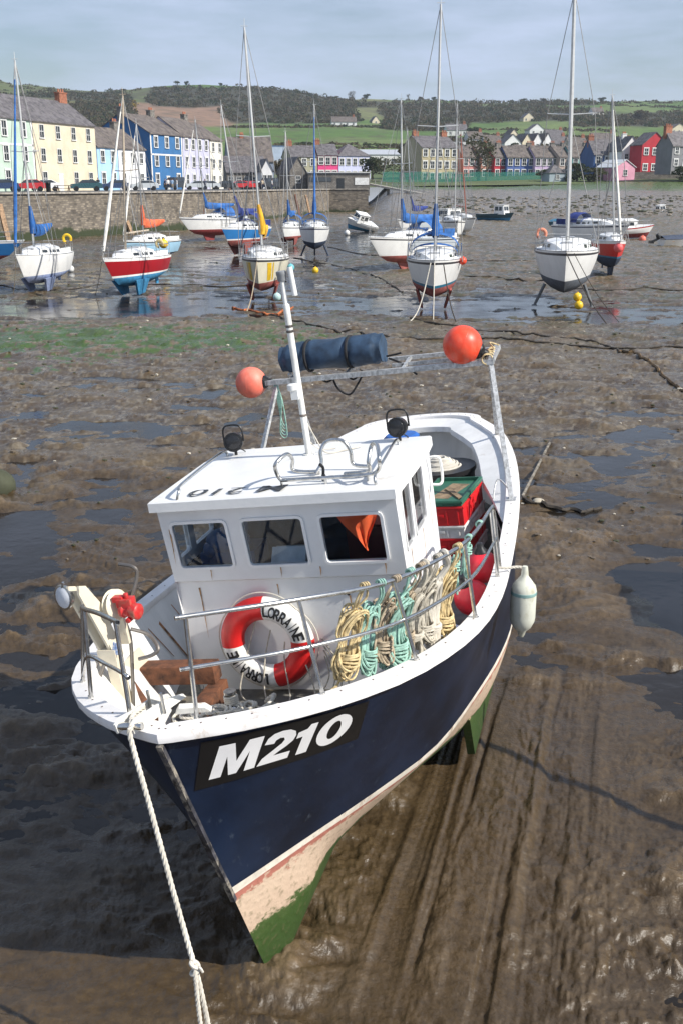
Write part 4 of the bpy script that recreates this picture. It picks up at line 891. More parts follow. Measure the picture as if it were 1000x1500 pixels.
# low places (pools) and high places of the bed: photo point on the ground, radius across and along in metres, height
BLOBS = [(90, 1150, 1.3, 1.4, .004), (40, 1010, 1.0, 1.3, -.012), (20, 790, 1.1, 1.8, -.10), (20, 700, 1.2, .8, -.05), (975, 860, .55, 1.5, -.13), (850, 880, .5, 1.0, .05), (800, 800, .8, 1.3, .07), (930, 735, 1.2, .7, -.07), (780, 760, .9, .5, -.04), (990, 1000, .4, .6, -.04), (870, 790, .5, .5, .03),
         (60, 1000, 1.2, 1.6, -.02), (640, 560, 3, 1.6, .0), (880, 640, 2.4, 1.0, -.035), (200, 620, 2.6, 1.2, -.035), (120, 560, 3, 1.4, -.035),
         (60, 640, 1.5, .8, -.03), (600, 520, 2, 1, .03), (260, 570, 1.4, .7, -.03), (860, 560, 2.6, 1.4, .05), (700, 600, 3, 2, .03), (310, 660, 2, 1.4, .02), (120, 690, 1.2, 1.0, .05),
         (150, 492, 7, 4.5, .10), (360, 495, 3.5, 3, .05), (120, 455, 6, 3.5, -.11), (250, 440, 6, 4, -.10), (60, 400, 6, 12, -.11), (340, 405, 6, 6, -.09), (440, 420, 5, 3.0, -.10), (470, 360, 5, 18, -.18), (300, 375, 7, 10, -.18), (520, 335, 6, 25, -.20),
         (560, 450, 5, 3.0, -.09), (480, 490, 3, 1.6, -.05), (720, 460, 5, 2.2, -.09), (830, 470, 4, 2.5, .0), (960, 465, 4, 3, -.10), (740, 490, 4, 2.4, .04), (620, 420, 5, 3, -.03), (700, 400, 8, 10, .05), (900, 430, 6, 5, .04),
         (820, 370, 14, 22, .06), (950, 380, 10, 15, .05), (760, 425, 4, 2.5, -.08), (930, 440, 5, 3, -.07), (700, 440, 5, 3, -.08), (600, 370, 3, 6, .02), (330, 360, 3, 5, .0), (150, 350, 12, 10, -.06), (240, 460, 3, 1.4, -.05), (420, 545, 4, 1.6, .02), (820, 520, 5, 2.4, .05)]
def bed(x, y):
    D = np.hypot(x, y); far = sstep(25, 60, D)
    h = .038 + .034 * far + .01 * sstep(9, 6, D)
    for (px, py, rx, ry, a) in BLOBS:
        g = ground_at(px, py); h = h + a * np.exp(-(((x - g.x) / rx) ** 2 + ((y - g.y) / ry) ** 2) * .8)
    # soft swelling banks of mud
    wx = x + .5 * fbm(x * .9, y * .9, 2, 5); wy = y + .5 * fbm(x * .9 + 7, y * .9, 2, 6)
    n1 = fbm(wx * .8, wy * 1.5, 5, 11, .55) - .5
    h = h + n1 * (.24 + .12 * far)
    n2 = fbm(wx * 1.9, wy * 2.6, 3, 21); lump = np.clip(n2 - .50, 0, 1) ** 1.1; h = h + lump * .30 * (1 - .6 * far) * sstep(.40, .62, fbm(x * .35, y * .5, 2, 33) + .08)
    n3 = fbm(wx * 6.5, wy * 8.5, 4, 41, .6) - .5; up_ = sstep(-.01, .04, h); h = h + n3 * (.012 + .075 * up_ * sstep(.38, .58, fbm(x * 1.1, y * 1.4, 2, 46))) * (1 - .4 * far)
    n5 = fbm(wx * 15, wy * 19, 3, 43, .6) - .5; h = h + n5 * (.005 + .032 * up_ * sstep(.40, .56, fbm(x * 1.6, y * 1.9, 2, 44))) * (1 - far)
    h = h + (fbm(x * 22, y * 26, 2, 55) - .5) * .010 * (1 - far)
    # ripples where water ran off
    rp = np.sin((x * .55 + y * 1.0) * 52 + 7 * fbm(x * 2.5, y * 2.5, 3, 61)) ; h = h + rp * .0035 * sstep(.45, .62, fbm(x * .9, y * .9, 2, 66)) * (1 - far)
    # right of the boat: raised smooth bank with keel ruts running along the hull
    c = x * math.cos(BA) - y * math.sin(BA); l = x * math.sin(BA) + y * math.cos(BA)
    rut = sstep(-1.75, -1.25, c) * (1 - sstep(.1, .9, c + .2 * (fbm(l * .9, c, 2, 71) - .5))) * sstep(4.4, 5.8, l + .6 * (fbm(c * 1.5, l, 2, 72) - .5)) * (1 - sstep(8.6, 11.2, l + 2.2 * (fbm(c * 1.3, l * .8, 3, 73) - .5)))
    w = c + .06 * (fbm(l * .5, c * .3, 2, 77) - .5) + .02 * (fbm(l * 3, c * 3, 2, 78) - .5)
    prof = fbm(w * 7, l * .22, 3, 81) - .5; ridge = .05 * np.exp(-((w + .42) / .05) ** 2) + .035 * np.exp(-((w - .12) / .06) ** 2) - .045 * np.exp(-((w + .33) / .05) ** 2) - .035 * np.exp(-((w - .55) / .05) ** 2) + .03 * np.exp(-((w - .66) / .05) ** 2)
    film = sstep(.42, .60, fbm(w * 2.2, l * .35, 3, 89)); near = .050 + np.clip(prof, -.2, .02) * .12 * sstep(.5, -.4, w) + prof * .05 * (1 - .7 * film) * sstep(.3, .6, fbm(x * .9, y * .9, 2, 87)) + ridge * sstep(5.0, 7.2, l) * (.25 + .6 * fbm(l * 1.2, c, 2, 88)) * (1 - .5 * sstep(-.2, .5, c)) + (n3 * .03 + n5 * .02 + (fbm(x * 14, y * 5, 3, 85) - .5) * .014 + np.abs(fbm(w * 9, l * 2.6, 4, 86) - .5) * .05) * (1 - .85 * film) 
    h = h * (1 - rut) + near * rut
    # front right: glistening churned lumps
    fr = np.exp(-(((x - 2.0) / 1.1) ** 2 + ((y - 5.6) / 1.3) ** 2)); h = h + fr * (.0 + .16 * (np.clip(fbm(x * 4.5, y * 5, 4, 91, .6), .42, 1) - .47))
    fl = sstep(7.6, 6.4, y) * sstep(-.3, -.9, x - (y - 5.5) * .2); h = h * (1 - .55 * fl) + .012 * fl + fl * (.5 - np.abs(fbm(x * 2.2 + y * .8, y * 4.5, 4, 95) - .5) * 2) * .05
    # the shore climbs beyond
    azx = x / np.maximum(y, 1) ; h = h + sstep(95, 190, y) * .45 + np.clip((y + 22 * sstep(.12, .33, azx) - 150) / 84, 0, 1.15) * 4.4 * sstep(.02, .05, azx)
    return h + GZ
nD, nA = 1150, 760
u = np.linspace(0, 1, nD); Dd = 2.2 * (262 / 2.2) ** (u ** 1.08)
a_ = np.concatenate([np.linspace(-75, -27, 40, endpoint=False), np.linspace(-27, 27, nA, endpoint=False), np.linspace(27, 75, 41)]); ta = np.radians(a_)
X = Dd[:, None] * np.sin(ta)[None]; Y = Dd[:, None] * np.cos(ta)[None]
Zb = bed(X, Y)
def color_bed(X, Y, Z):
    Z = Z - GZ
    px = 500 + F * X / np.maximum(Y * cp_ + H * sp_, .5); D = np.hypot(X, Y); n = fbm(X * .8, Y * .8, 4, 101); n2 = fbm(X * 3.5, Y * 3.5, 4, 103); n4 = fbm(X * .12, Y * .12, 3, 109)
    c = np.zeros(X.shape + (3,)); mud = np.array([.088, .060, .031]); dry = np.array([.138, .098, .056]); dark = np.array([.054, .036, .018])
    k = sstep(.02, .14, Z + .05 * (n - .5))[..., None]; c[:] = dark * (1 - k) + mud * k; k = sstep(.08, .20, Z + .1 * (n2 - .5))[..., None]; c = c * (1 - k) + dry * k
    # gravelly grey belt, then weed
    g = sstep(15, 20, D) * (1 - sstep(110, 150, D)); g = (g * sstep(.38, .6, n2 * .5 + n * .5))[..., None] * .8; gc = np.array([.100, .076, .046]); c = c * (1 - g) + gc * g
    sp = sstep(.60, .72, fbm(X * 9, Y * 9, 2, 113)) * sstep(16, 24, D); c = c * (1 - .45 * sp[..., None]) + np.array([.24, .21, .16]) * .45 * sp[..., None]
    def blob(px_, py_, rx, ry):
        q = ground_at(px_, py_); return np.exp(-(((X - q.x) / rx) ** 2 + ((Y - q.y) / ry) ** 2))
    alg = blob(110, 498, 5.5, 3.6) + blob(300, 500, 3.8, 2.6) + .75 * blob(20, 500, 4, 4) + .5 * blob(380, 490, 2, 2.5) + .45 * blob(40, 540, 1.5, .8) + .35 * blob(850, 330, 25, 20) + .35 * blob(250, 340, 30, 6)
    ak = sstep(.44, .56, alg * .50 + (n2 - .5) * 2.2 + (n - .5) * 1.0)[..., None] * sstep(.12, .3, alg)[..., None]; ac = np.array([.040, .090, .009]); c = c * (1 - .9 * ak) + ac * .9 * ak
    fw = sstep(28, 45, D) * sstep(.50, .60, n * .45 + n2 * .55) * .75; fw = fw[..., None]; wc = np.array([.055, .056, .028]); c = c * (1 - fw) + wc * fw
    pale = sstep(60, 120, D) * sstep(-.02, .10, X / Y) * sstep(.4, .6, n4 * .5 + n * .5) * .55; pale = pale[..., None]; c = c * (1 - pale) + np.array([.130, .102, .055]) * pale
    # pebble beach
    b = (sstep(.9, 1.5, Z + .6 * (n - .5)) * sstep(135, 160, Y))[..., None]; c = c * (1 - b) + (np.array([.17, .145, .115]) * (.6 + .8 * n2[..., None])) * b
    gr = (sstep(3.9, 4.3, Z + .8 * (n - .5)) * sstep(150, 185, Y))[..., None]; c = c * (1 - gr) + np.array([.075, .11, .03]) * gr
    return c
def fast_grid(name, X, Y, Z, cols, mat_):
    r, c = X.shape; me = bpy.data.meshes.new(name); me.vertices.add(r * c)
    me.vertices.foreach_set('co', np.stack([X, Y, Z], -1).astype(np.float32).ravel())
    i = np.arange(r - 1)[:, None] * c + np.arange(c - 1)[None]; q = np.stack([i, i + 1, i + c + 1, i + c], -1).reshape(-1, 4)[:, ::1]
    me.loops.add(q.size); me.loops.foreach_set('vertex_index', q.ravel().astype(np.int32)); me.polygons.add(len(q)); me.polygons.foreach_set('loop_start', (np.arange(len(q)) * 4).astype(np.int32))
    me.update(calc_edges=True)
    at_ = me.color_attributes.new('earth', 'FLOAT_COLOR', 'POINT'); cc = np.ones((r * c, 4), np.float32); cc[:, :3] = cols.reshape(-1, 3); at_.data.foreach_set('color', cc.ravel())
    me.polygons.foreach_set('use_smooth', np.ones(len(q), bool)); me.materials.append(mat_); me.validate()
    o = bpy.data.objects.new(name, me); COL.objects.link(o); o['kind'] = 'structure'; return o
def earth_mat(name, rough=(.25, .6), bump=.01, bscale=60, wet=True, var=.35, vs=14):
    m = bpy.data.materials.new(name); m.use_nodes = True; t = m.node_tree; b = t.nodes['Principled BSDF']
    at_ = t.nodes.new('ShaderNodeAttribute'); at_.attribute_name = 'earth'; tc = t.nodes.new('ShaderNodeTexCoord')
    n = t.nodes.new('ShaderNodeTexNoise'); n.inputs['Scale'].default_value = vs; n.inputs['Detail'].default_value = 8; n.inputs['Roughness'].default_value = .65; t.links.new(tc.outputs['Object'], n.inputs['Vector'])
    mr = t.nodes.new('ShaderNodeMapRange'); mr.inputs[1].default_value = .3; mr.inputs[2].default_value = .7; mr.inputs[3].default_value = 1 - var; mr.inputs[4].default_value = 1 + var; t.links.new(n.outputs['Fac'], mr.inputs[0])
    vm = t.nodes.new('ShaderNodeVectorMath'); vm.operation = 'SCALE'; t.links.new(at_.outputs['Color'], vm.inputs[0]); t.links.new(mr.outputs[0], vm.inputs['Scale']); t.links.new(vm.outputs[0], b.inputs['Base Color'])
    n2 = t.nodes.new('ShaderNodeTexNoise'); n2.inputs['Scale'].default_value = 1.7; n2.inputs['Detail'].default_value = 5; t.links.new(tc.outputs['Object'], n2.inputs['Vector'])
    r2 = t.nodes.new('ShaderNodeMapRange'); r2.inputs[1].default_value = .35; r2.inputs[2].default_value = .65; r2.inputs[3].default_value = rough[0]; r2.inputs[4].default_value = rough[1]; t.links.new(n2.outputs['Fac'], r2.inputs[0]); t.links.new(r2.outputs[0], b.inputs['Roughness'])
    nb = t.nodes.new('ShaderNodeTexNoise'); nb.inputs['Scale'].default_value = bscale; nb.inputs['Detail'].default_value = 5; nb.inputs['Roughness'].default_value = .6; t.links.new(tc.outputs['Object'], nb.inputs['Vector'])
    bp = t.nodes.new('ShaderNodeBump'); bp.inputs['Distance'].default_value = bump; bp.inputs['Strength'].default_value = .8; t.links.new(nb.outputs['Fac'], bp.inputs['Height']); t.links.new(bp.outputs[0], b.inputs['Normal'])
    return m
MUD = earth_mat('wet_mud', (.20, .52), .011, 34)
fast_grid('harbour_mud', X, Y, Zb, color_bed(X, Y, Zb), MUD)
def water_mat():
    m = bpy.data.materials.new('standing_water'); m.use_nodes = True; t = m.node_tree; b = t.nodes['Principled BSDF']
    b.inputs['Base Color'].default_value = (.016, .013, .010, 1); b.inputs['Roughness'].default_value = .06; b.inputs['IOR'].default_value = 1.33; b.inputs['Specular IOR Level'].default_value = .5
    tc = t.nodes.new('ShaderNodeTexCoord'); n = t.nodes.new('ShaderNodeTexNoise'); n.inputs['Scale'].default_value = 5; n.inputs['Detail'].default_value = 3; t.links.new(tc.outputs['Object'], n.inputs['Vector'])
    bp = t.nodes.new('ShaderNodeBump'); bp.inputs['Distance'].default_value = .010; bp.inputs['Strength'].default_value = .45; t.links.new(n.outputs['Fac'], bp.inputs['Height']); t.links.new(bp.outputs[0], b.inputs['Normal'])
    n2 = t.nodes.new('ShaderNodeTexNoise'); n2.inputs['Scale'].default_value = .8; n2.inputs['Detail'].default_value = 4; t.links.new(tc.outputs['Object'], n2.inputs['Vector'])
    r = t.nodes.new('ShaderNodeMapRange'); r.inputs[1].default_value = .4; r.inputs[2].default_value = .65; r.inputs[3].default_value = .05; r.inputs[4].default_value = .22; t.links.new(n2.outputs['Fac'], r.inputs[0]); t.links.new(r.outputs[0], b.inputs['Roughness'])
    return m
mb = MB(); mb.grid([[Vector((x, y, GZ)) for x in (-150, 0, 150)] for y in (1.5, 60, 195)]); struct(mb, 'pool_water', water_mat())
# ================================================================ quay, town, hills
STONE = None
def masonry(name, c1, c2, mortar, sx=.5, sy=.22, weed=0):
    m = bpy.data.materials.new(name); m.use_nodes = True; t = m.node_tree; b = t.nodes['Principled BSDF']; b.inputs['Roughness'].default_value = .85
    tc = t.nodes.new('ShaderNodeTexCoord'); sp = t.nodes.new('ShaderNodeSeparateXYZ'); t.links.new(tc.outputs['Object'], sp.inputs[0])
    ad = t.nodes.new('ShaderNodeMath'); ad.operation = 'ADD'; t.links.new(sp.outputs[0], ad.inputs[0]); t.links.new(sp.outputs[1], ad.inputs[1])
    cb = t.nodes.new('ShaderNodeCombineXYZ'); t.links.new(ad.outputs[0], cb.inputs[0]); t.links.new(sp.outputs[2], cb.inputs[1])
    br = t.nodes.new('ShaderNodeTexBrick'); br.inputs['Scale'].default_value = 1; br.inputs['Brick Width'].default_value = sx; br.inputs['Row Height'].default_value = sy; br.inputs['Mortar Size'].default_value = .03
    br.inputs['Color1'].default_value = (*c1, 1); br.inputs['Color2'].default_value = (*c2, 1); br.inputs['Mortar'].default_value = (*mortar, 1); t.links.new(cb.outputs[0], br.inputs['Vector'])
    n = t.nodes.new('ShaderNodeTexNoise'); n.inputs['Scale'].default_value = .6; n.inputs['Detail'].default_value = 9; n.inputs['Roughness'].default_value = .7; t.links.new(tc.outputs['Object'], n.inputs['Vector'])
    mr = t.nodes.new('ShaderNodeMapRange'); mr.inputs[1].default_value = .3; mr.inputs[2].default_value = .7; mr.inputs[3].default_value = .45; mr.inputs[4].default_value = 1.35; t.links.new(n.outputs['Fac'], mr.inputs[0])
    vm = t.nodes.new('ShaderNodeVectorMath'); vm.operation = 'SCALE'; t.links.new(br.outputs['Color'], vm.inputs[0]); t.links.new(mr.outputs[0], vm.inputs['Scale']); out = vm.outputs[0]
    if weed:
        z = t.nodes.new('ShaderNodeMath'); z.operation = 'MULTIPLY_ADD'; z.inputs[1].default_value = 2.4; t.links.new(n.outputs['Fac'], z.inputs[0]); t.links.new(sp.outputs[2], z.inputs[2])
        w = t.nodes.new('ShaderNodeMapRange'); w.inputs[1].default_value = weed + 1.05; w.inputs[2].default_value = weed + 1.35; w.inputs[3].default_value = 1; w.inputs[4].default_value = 0; t.links.new(z.outputs[0], w.inputs[0])
        mx = t.nodes.new('ShaderNodeMix'); mx.data_type = 'RGBA'; mx.inputs['B'].default_value = (.030, .040, .014, 1); t.links.new(w.outputs[0], mx.inputs['Factor']); t.links.new(out, mx.inputs['A']); out = mx.outputs['Result']
    t.links.new(out, b.inputs['Base Color'])
    return m
QW = masonry('quay_stone', (.27, .23, .175), (.10, .085, .07), (.14, .12, .10), .55, .2, weed=.75)
wl = [(-200, 352 - 0)]
def gxy(px, py): g = ground_at(px, py); return (g.x, g.y)
wpts = [(-75, 20), (-62, 55), (-45, 78)] + [gxy(0, 354), gxy(68, 351.5), gxy(136, 347), gxy(240, 340.5), gxy(270, 338.5), gxy(340, 332), gxy(411, 323), gxy(483, 315)] + [(4.7, 186)]
QZ = 4.12
mb = MB(); mb.grid([[Vector((x, y, -.5)) for x, y in wpts], [Vector((x - .10, y + .02, QZ)) for x, y in wpts]])
e = wpts[-1]; mb.add([(e[0], e[1], -.5), (e[0] - 10, e[1] + 8, -.5), (e[0] - 10, e[1] + 8, QZ), (e[0] - .1, e[1], QZ)], [(0, 1, 2, 3)])
qw = build(mb, 'quay_wall', QW, None); qw['label'] = 'long weathered stone quay wall with green weed along its foot'; qw['category'] = 'quay wall'
mb = MB()
for a, b in zip(wpts[:-1], wpts[1:]):
    d = (Vector(b) - Vector(a)).normalized(); n_ = Vector((-d.y, d.x)) ; A_ = Vector(a) - n_ * -.05; B_ = Vector(b) + n_ * .05
    mb.hexa([(A_.x + n_.x * -.15, A_.y + n_.y * -.15, QZ), (B_.x - n_.x * .15, B_.y - n_.y * .15, QZ), (B_.x + n_.x * .35, B_.y + n_.y * .35, QZ), (A_.x + n_.x * .35, A_.y + n_.y * .35, QZ),
             (A_.x + n_.x * -.15, A_.y + n_.y * -.15, QZ + .16), (B_.x - n_.x * .15, B_.y - n_.y * .15, QZ + .16), (B_.x + n_.x * .35, B_.y + n_.y * .35, QZ + .16), (A_.x + n_.x * .35, A_.y + n_.y * .35, QZ + .16)])
cop = build(mb, 'quay_coping', mat('coping_stone', (.34, .31, .27), .8, var=.25, scale=2), qw)
mb = MB(); Q = [Vector((x - .2, y + .1, QZ + .02)) for x, y in wpts]; bk_ = [Vector((x - 60, y + 60, QZ + .05)) for x, y in wpts]; bk_[-1] = Vector((0, 262, QZ + .05)); bk_[-2] = Vector((-50, 262, QZ + .05))
mb.grid([Q, bk_]); struct(mb, 'quay_road', mat('quay_asphalt', (.10, .10, .098), .8, var=.2, scale=.5))
# ---- hills: heights given at a few distances, by direction
def prof(xs, ys): return lambda x: np.interp(x, xs, ys)
K = [(228, prof([-2000, 420, 520, 640, 1000, 3000], [275, 275, 275, 272, 268, 264])), (250, prof([-2000, 520, 640, 1000, 3000], [268, 268, 267, 257, 250])), (330, prof([-2000, 500, 700, 1000, 3000], [258, 252, 243, 235, 225])), (430, prof([-2000, 0, 320, 640, 1000, 3000], [215, 215, 216, 216, 212, 205])),
     (560, prof([-2000, 0, 200, 400, 640, 760, 1000, 3000], [185, 185, 188, 190, 196, 196, 202, 190])), (700, prof([-2000, 0, 150, 340, 500, 560, 640, 800, 1000, 3000], [165, 165, 160, 182, 178, 184, 186, 178, 180, 170])),
     (850, prof([-2000, 0, 100, 200, 340, 440, 520, 570, 640, 760, 900, 1000, 3000], [142, 142, 145, 150, 150, 152, 160, 166, 164, 160, 158, 160, 150])),
     (1000, prof([-2000, -200, 0, 20, 60, 100, 150, 190, 235, 300, 360, 420, 455, 500, 540, 600, 680, 760, 850, 1000, 3000], [120, 118, 116, 124, 127, 131, 134, 131, 126, 124, 127, 131, 140, 149, 147, 148, 149, 151, 149, 147, 140])),
     (1200, prof([-2000, 0, 150, 300, 455, 1000, 3000], [145, 140, 150, 145, 160, 160, 155])), (1700, prof([-2000, 3000], [190, 190]))]
DEPF = .932
def tan_e(y): q = (750 - y) / F; return (-sp_ + q * cp_) / (cp_ + q * sp_)
def hill_z(X, Y):
    px = 500 + F * X / Y / DEPF; D = Y; z = np.zeros_like(X)
    ks = [k[0] for k in K]; ZZ = np.stack([(H + tan_e(k[1](px)) * k[0]) for k in K])
    for i in range(len(ks) - 1):
        t = np.clip((D - ks[i]) / (ks[i + 1] - ks[i]), 0, 1); m = (D >= ks[i]) & (D <= ks[i + 1]); z = np.where(m, ZZ[i] * (1 - t) + ZZ[i + 1] * t, z)
    z = np.where(D < ks[0], ZZ[0], z); z = np.where(D > ks[-1], ZZ[-1], z)
    return z + sstep(330, 600, D) * 3 * (fbm(X / 60, Y / 60, 4, 201) - .5)
nr, ncx = 420, 560
Yh = 228 * (1600 / 228) ** np.linspace(0, 1, nr); tx = np.linspace(-1.15, 1.15, ncx)
Yg = np.repeat(Yh[:, None], ncx, 1); Xg = Yg * tx[None]
Zh = hill_z(Xg, Yg)
def hpx(X, Y, Z): dd = Y * cp_ - (Z - H) * sp_; return 500 + F * X / dd, 750 - F * ((Z - H) * cp_ + Y * sp_) / dd
def inbox(px, py, x0, x1, y0, y1, n, s=14):
    e = (n - .5) * s * 2; return sstep(x0 - 6, x0 + 6, px + e) * (1 - sstep(x1 - 6, x1 + 6, px + e)) * sstep(y0 - 2, y0 + 2, py + e * .35) * (1 - sstep(y1 - 2, y1 + 2, py + e * .35))
PX, PY = hpx(Xg, Yg, Zh); nA_ = fbm(Xg / 40, Yg / 70, 4, 211); nB_ = fbm(Xg / 9, Yg / 14, 4, 213)
def wood_mask(px, py, n):
    w = inbox(px, py, 215, 480, 127, 152, n) * sstep(-40, 30, (px - 215) - (py - 127) * -.6)
    w = np.maximum(w, inbox(px, py, 330, 520, 140, 178, n)); w = np.maximum(w, inbox(px, py, 225, 345, 133, 156, n))
    w = np.maximum(w, inbox(px, py, 560, 860, 158, 178, n)); w = np.maximum(w, inbox(px, py, 480, 690, 150, 158, n)); w = np.maximum(w, inbox(px, py, 560, 680, 160, 190, n))
    w = np.maximum(w, inbox(px, py, 690, 870, 148, 154, n, 6)); w = np.maximum(w, inbox(px, py, 840, 1040, 166, 186, n))
    w = np.maximum(w, .9 * inbox(px, py, -2000, 190, 136, 146, n)); w = np.maximum(w, .8 * inbox(px, py, 60, 200, 150, 190, n + .06))
    w = np.maximum(w, inbox(px, py, 1040, 3000, 150, 185, n)); w = np.maximum(w, inbox(px, py, 640, 860, 206, 222, n + .05, 10) * .8)
    return w
col = np.zeros(Xg.shape + (3,)); G1 = np.array([.060, .115, .016]); G2 = np.array([.10, .14, .035]); col[:] = G1 + (G2 - G1) * sstep(.35, .65, nA_)[..., None]
def mixc(m, c): 
    global col
    m = np.clip(m, 0, 1)[..., None]; col = col * (1 - m) + np.array(c) * m
mixc(inbox(PX, PY, -2000, 230, 120, 240, nA_) * .8, (.085, .095, .032)); mixc(inbox(PX, PY, -2000, 260, 130, 240, nA_) * sstep(.52, .60, nB_) * .7, (.055, .048, .022))
mixc(inbox(PX, PY, 185, 345, 151, 186, nA_, 6), (.21, .13, .085)); mixc(inbox(PX, PY, 420, 565, 142, 175, nA_, 6) * .55, (.15, .13, .06))
mixc(sstep(.56, .62, nB_) * inbox(PX, PY, 60, 200, 148, 215, nA_) * .85, (.30, .19, .02)); mixc(sstep(.60, .66, nB_) * inbox(PX, PY, 150, 560, 128, 215, nA_) * .5, (.07, .06, .03))
mixc(wood_mask(PX, PY, nA_), (.035, .034, .018)); mixc(inbox(PX, PY, -2000, 3000, 225, 300, nA_) * .5, (.09, .09, .05))
HILL = earth_mat('hill_ground', (.85, .95), .3, 1.2, var=.35, vs=.12)
fast_grid('hills', Xg, Yg, Zh, col, HILL)
def hz1(x, y): return float(hill_z(np.array([float(x)]), np.array([float(y)]))[0])
def seat(px, py, guess=400):             # point of the hillside seen at a photo point
    lo = None
    for Y_ in np.linspace(215, 1050, 400):
        X_ = (px - 500) / F * Y_ * DEPF; z = hz1(X_, Y_)
        if float(hpx(X_, Y_, z)[1]) <= py: return Vector((X_, Y_, z))
    return Vector((X_, 1000, z))
# ---- foliage
def leafmat(name, c, c2):
    m = mat(name, c, .8, var=.3, scale=1.1, col2=c2); t = m.node_tree; b = t.nodes['Principled BSDF']; tr = t.nodes.new('ShaderNodeBsdfTranslucent'); ms = t.nodes.new('ShaderNodeMixShader'); ms.inputs[0].default_value = .45
    t.links.new(b.inputs['Base Color'].links[0].from_socket, tr.inputs[0]); t.links.new(b.outputs[0], ms.inputs[1]); t.links.new(tr.outputs[0], ms.inputs[2]); t.links.new(ms.outputs[0], t.nodes['Material Output'].inputs[0]); return m
WOODM = leafmat('bare_wood_brown', (.100, .078, .042), (.070, .060, .028)); DKG = leafmat('dark_leaf', (.045, .060, .022), (.032, .045, .016)); OLV = leafmat('olive_leaf', (.085, .088, .036), (.06, .06, .028)); GORSE = leafmat('gorse_bloom', (.38, .26, .02), (.09, .08, .02)); BARK = mat('bark', (.12, .09, .06), .9)
def clump(mb, c, r, h, n, rg, mi=0, size=.5):
    for _ in range(n):
        a = rg.uniform(0, 6.283); z = rg.uniform(-.9, 1); q = math.sqrt(max(0, 1 - z * z)) * rg.uniform(.55, 1.08); p = Vector((c[0] + r * q * math.cos(a), c[1] + r * q * math.sin(a), c[2] + h * .5 * (z * rg.uniform(.75, 1.05) + .95)))
        s = size * rg.uniform(.6, 1.4); u = Vector((rg.uniform(-1, 1), rg.uniform(-1, 1), rg.uniform(-.6, 1))).normalized(); v = u.orthogonal().normalized(); w = u.cross(v); t = rg.uniform(0, 6.28)
        v, w = v * math.cos(t) + w * math.sin(t), w * math.cos(t) - v * math.sin(t)
        mb.add([p - v * s, p + w * s * .7, p + v * s, p - w * s * .8], [(0, 1, 2, 3)], mi)
rg = random.Random(5)
mbW = MB(); cnt = 0
cand = [(rg.uniform(-.75, .75), 205 * (1010 / 205) ** rg.random()) for _ in range(60000)]
cx = np.array([t * y for t, y in cand]); cy = np.array([y for _, y in cand]); czz = hill_z(cx, cy); cpx, cpy = hpx(cx, cy, czz); cn = fbm(cx / 40, cy / 70, 4, 211); wm = wood_mask(cpx, cpy, cn)
# hedges
hedge = np.zeros_like(cx)
for (x0, y0, x1, y1) in ((560, 160, 520, 140), (690, 158, 1000, 140), (330, 186, 560, 186), (330, 218, 640, 216), (640, 196, 1000, 205), (560, 150, 700, 146), (800, 150, 1000, 158), (0, 128, 200, 133), (380, 212, 640, 214), (700, 190, 900, 192)):
    d = np.abs((x1 - x0) * (y0 - cpy) - (x0 - cpx) * (y1 - y0)) / math.hypot(x1 - x0, y1 - y0); hedge = np.maximum(hedge, (d < 1.4) * (cpx > min(x0, x1)) * (cpx < max(x0, x1)))
keep = (wm > .5) | (hedge > 0) | ((cpx > 560) & (cpx < 1100) & (cpy < 152) & (np.random.RandomState(3).rand(len(cx)) < .5)) | ((cpx < 230) & (cpy < 133) & (np.random.RandomState(4).rand(len(cx)) < .35))
go = ((cpx > 60) & (cpx < 200) & (cpy > 150) & (cpy < 205) & (np.random.RandomState(6).rand(len(cx)) < .35) & (cn > .5))
idx = np.where((keep | go) & (cy > 330))[0]
for i in idx[:6500]:
    r = rg.uniform(2.0, 3.6) * (.6 + .4 * cy[i] / 900); hh_ = rg.uniform(2.4, 4.6) * (1 if wm[i] > .5 else .6) * (.5 + .5 * cy[i] / 900)
    if go[i] and not keep[i]: clump(mbW, (cx[i], cy[i], czz[i] - .5), 2.5, 2.5, 12, rg, 3, 1.1)
    else: clump(mbW, (cx[i], cy[i], czz[i] - 1.2), r * 1.15, hh_, 30, rg, 0 if rg.random() < .62 else (1 if rg.random() < .5 else 2), .75)
o = build(mbW, 'distant_woods', [WOODM, DKG, OLV, GORSE]); o['kind'] = 'stuff'; o['label'] = 'woods and hedges over the far hillside'
TREES = {}
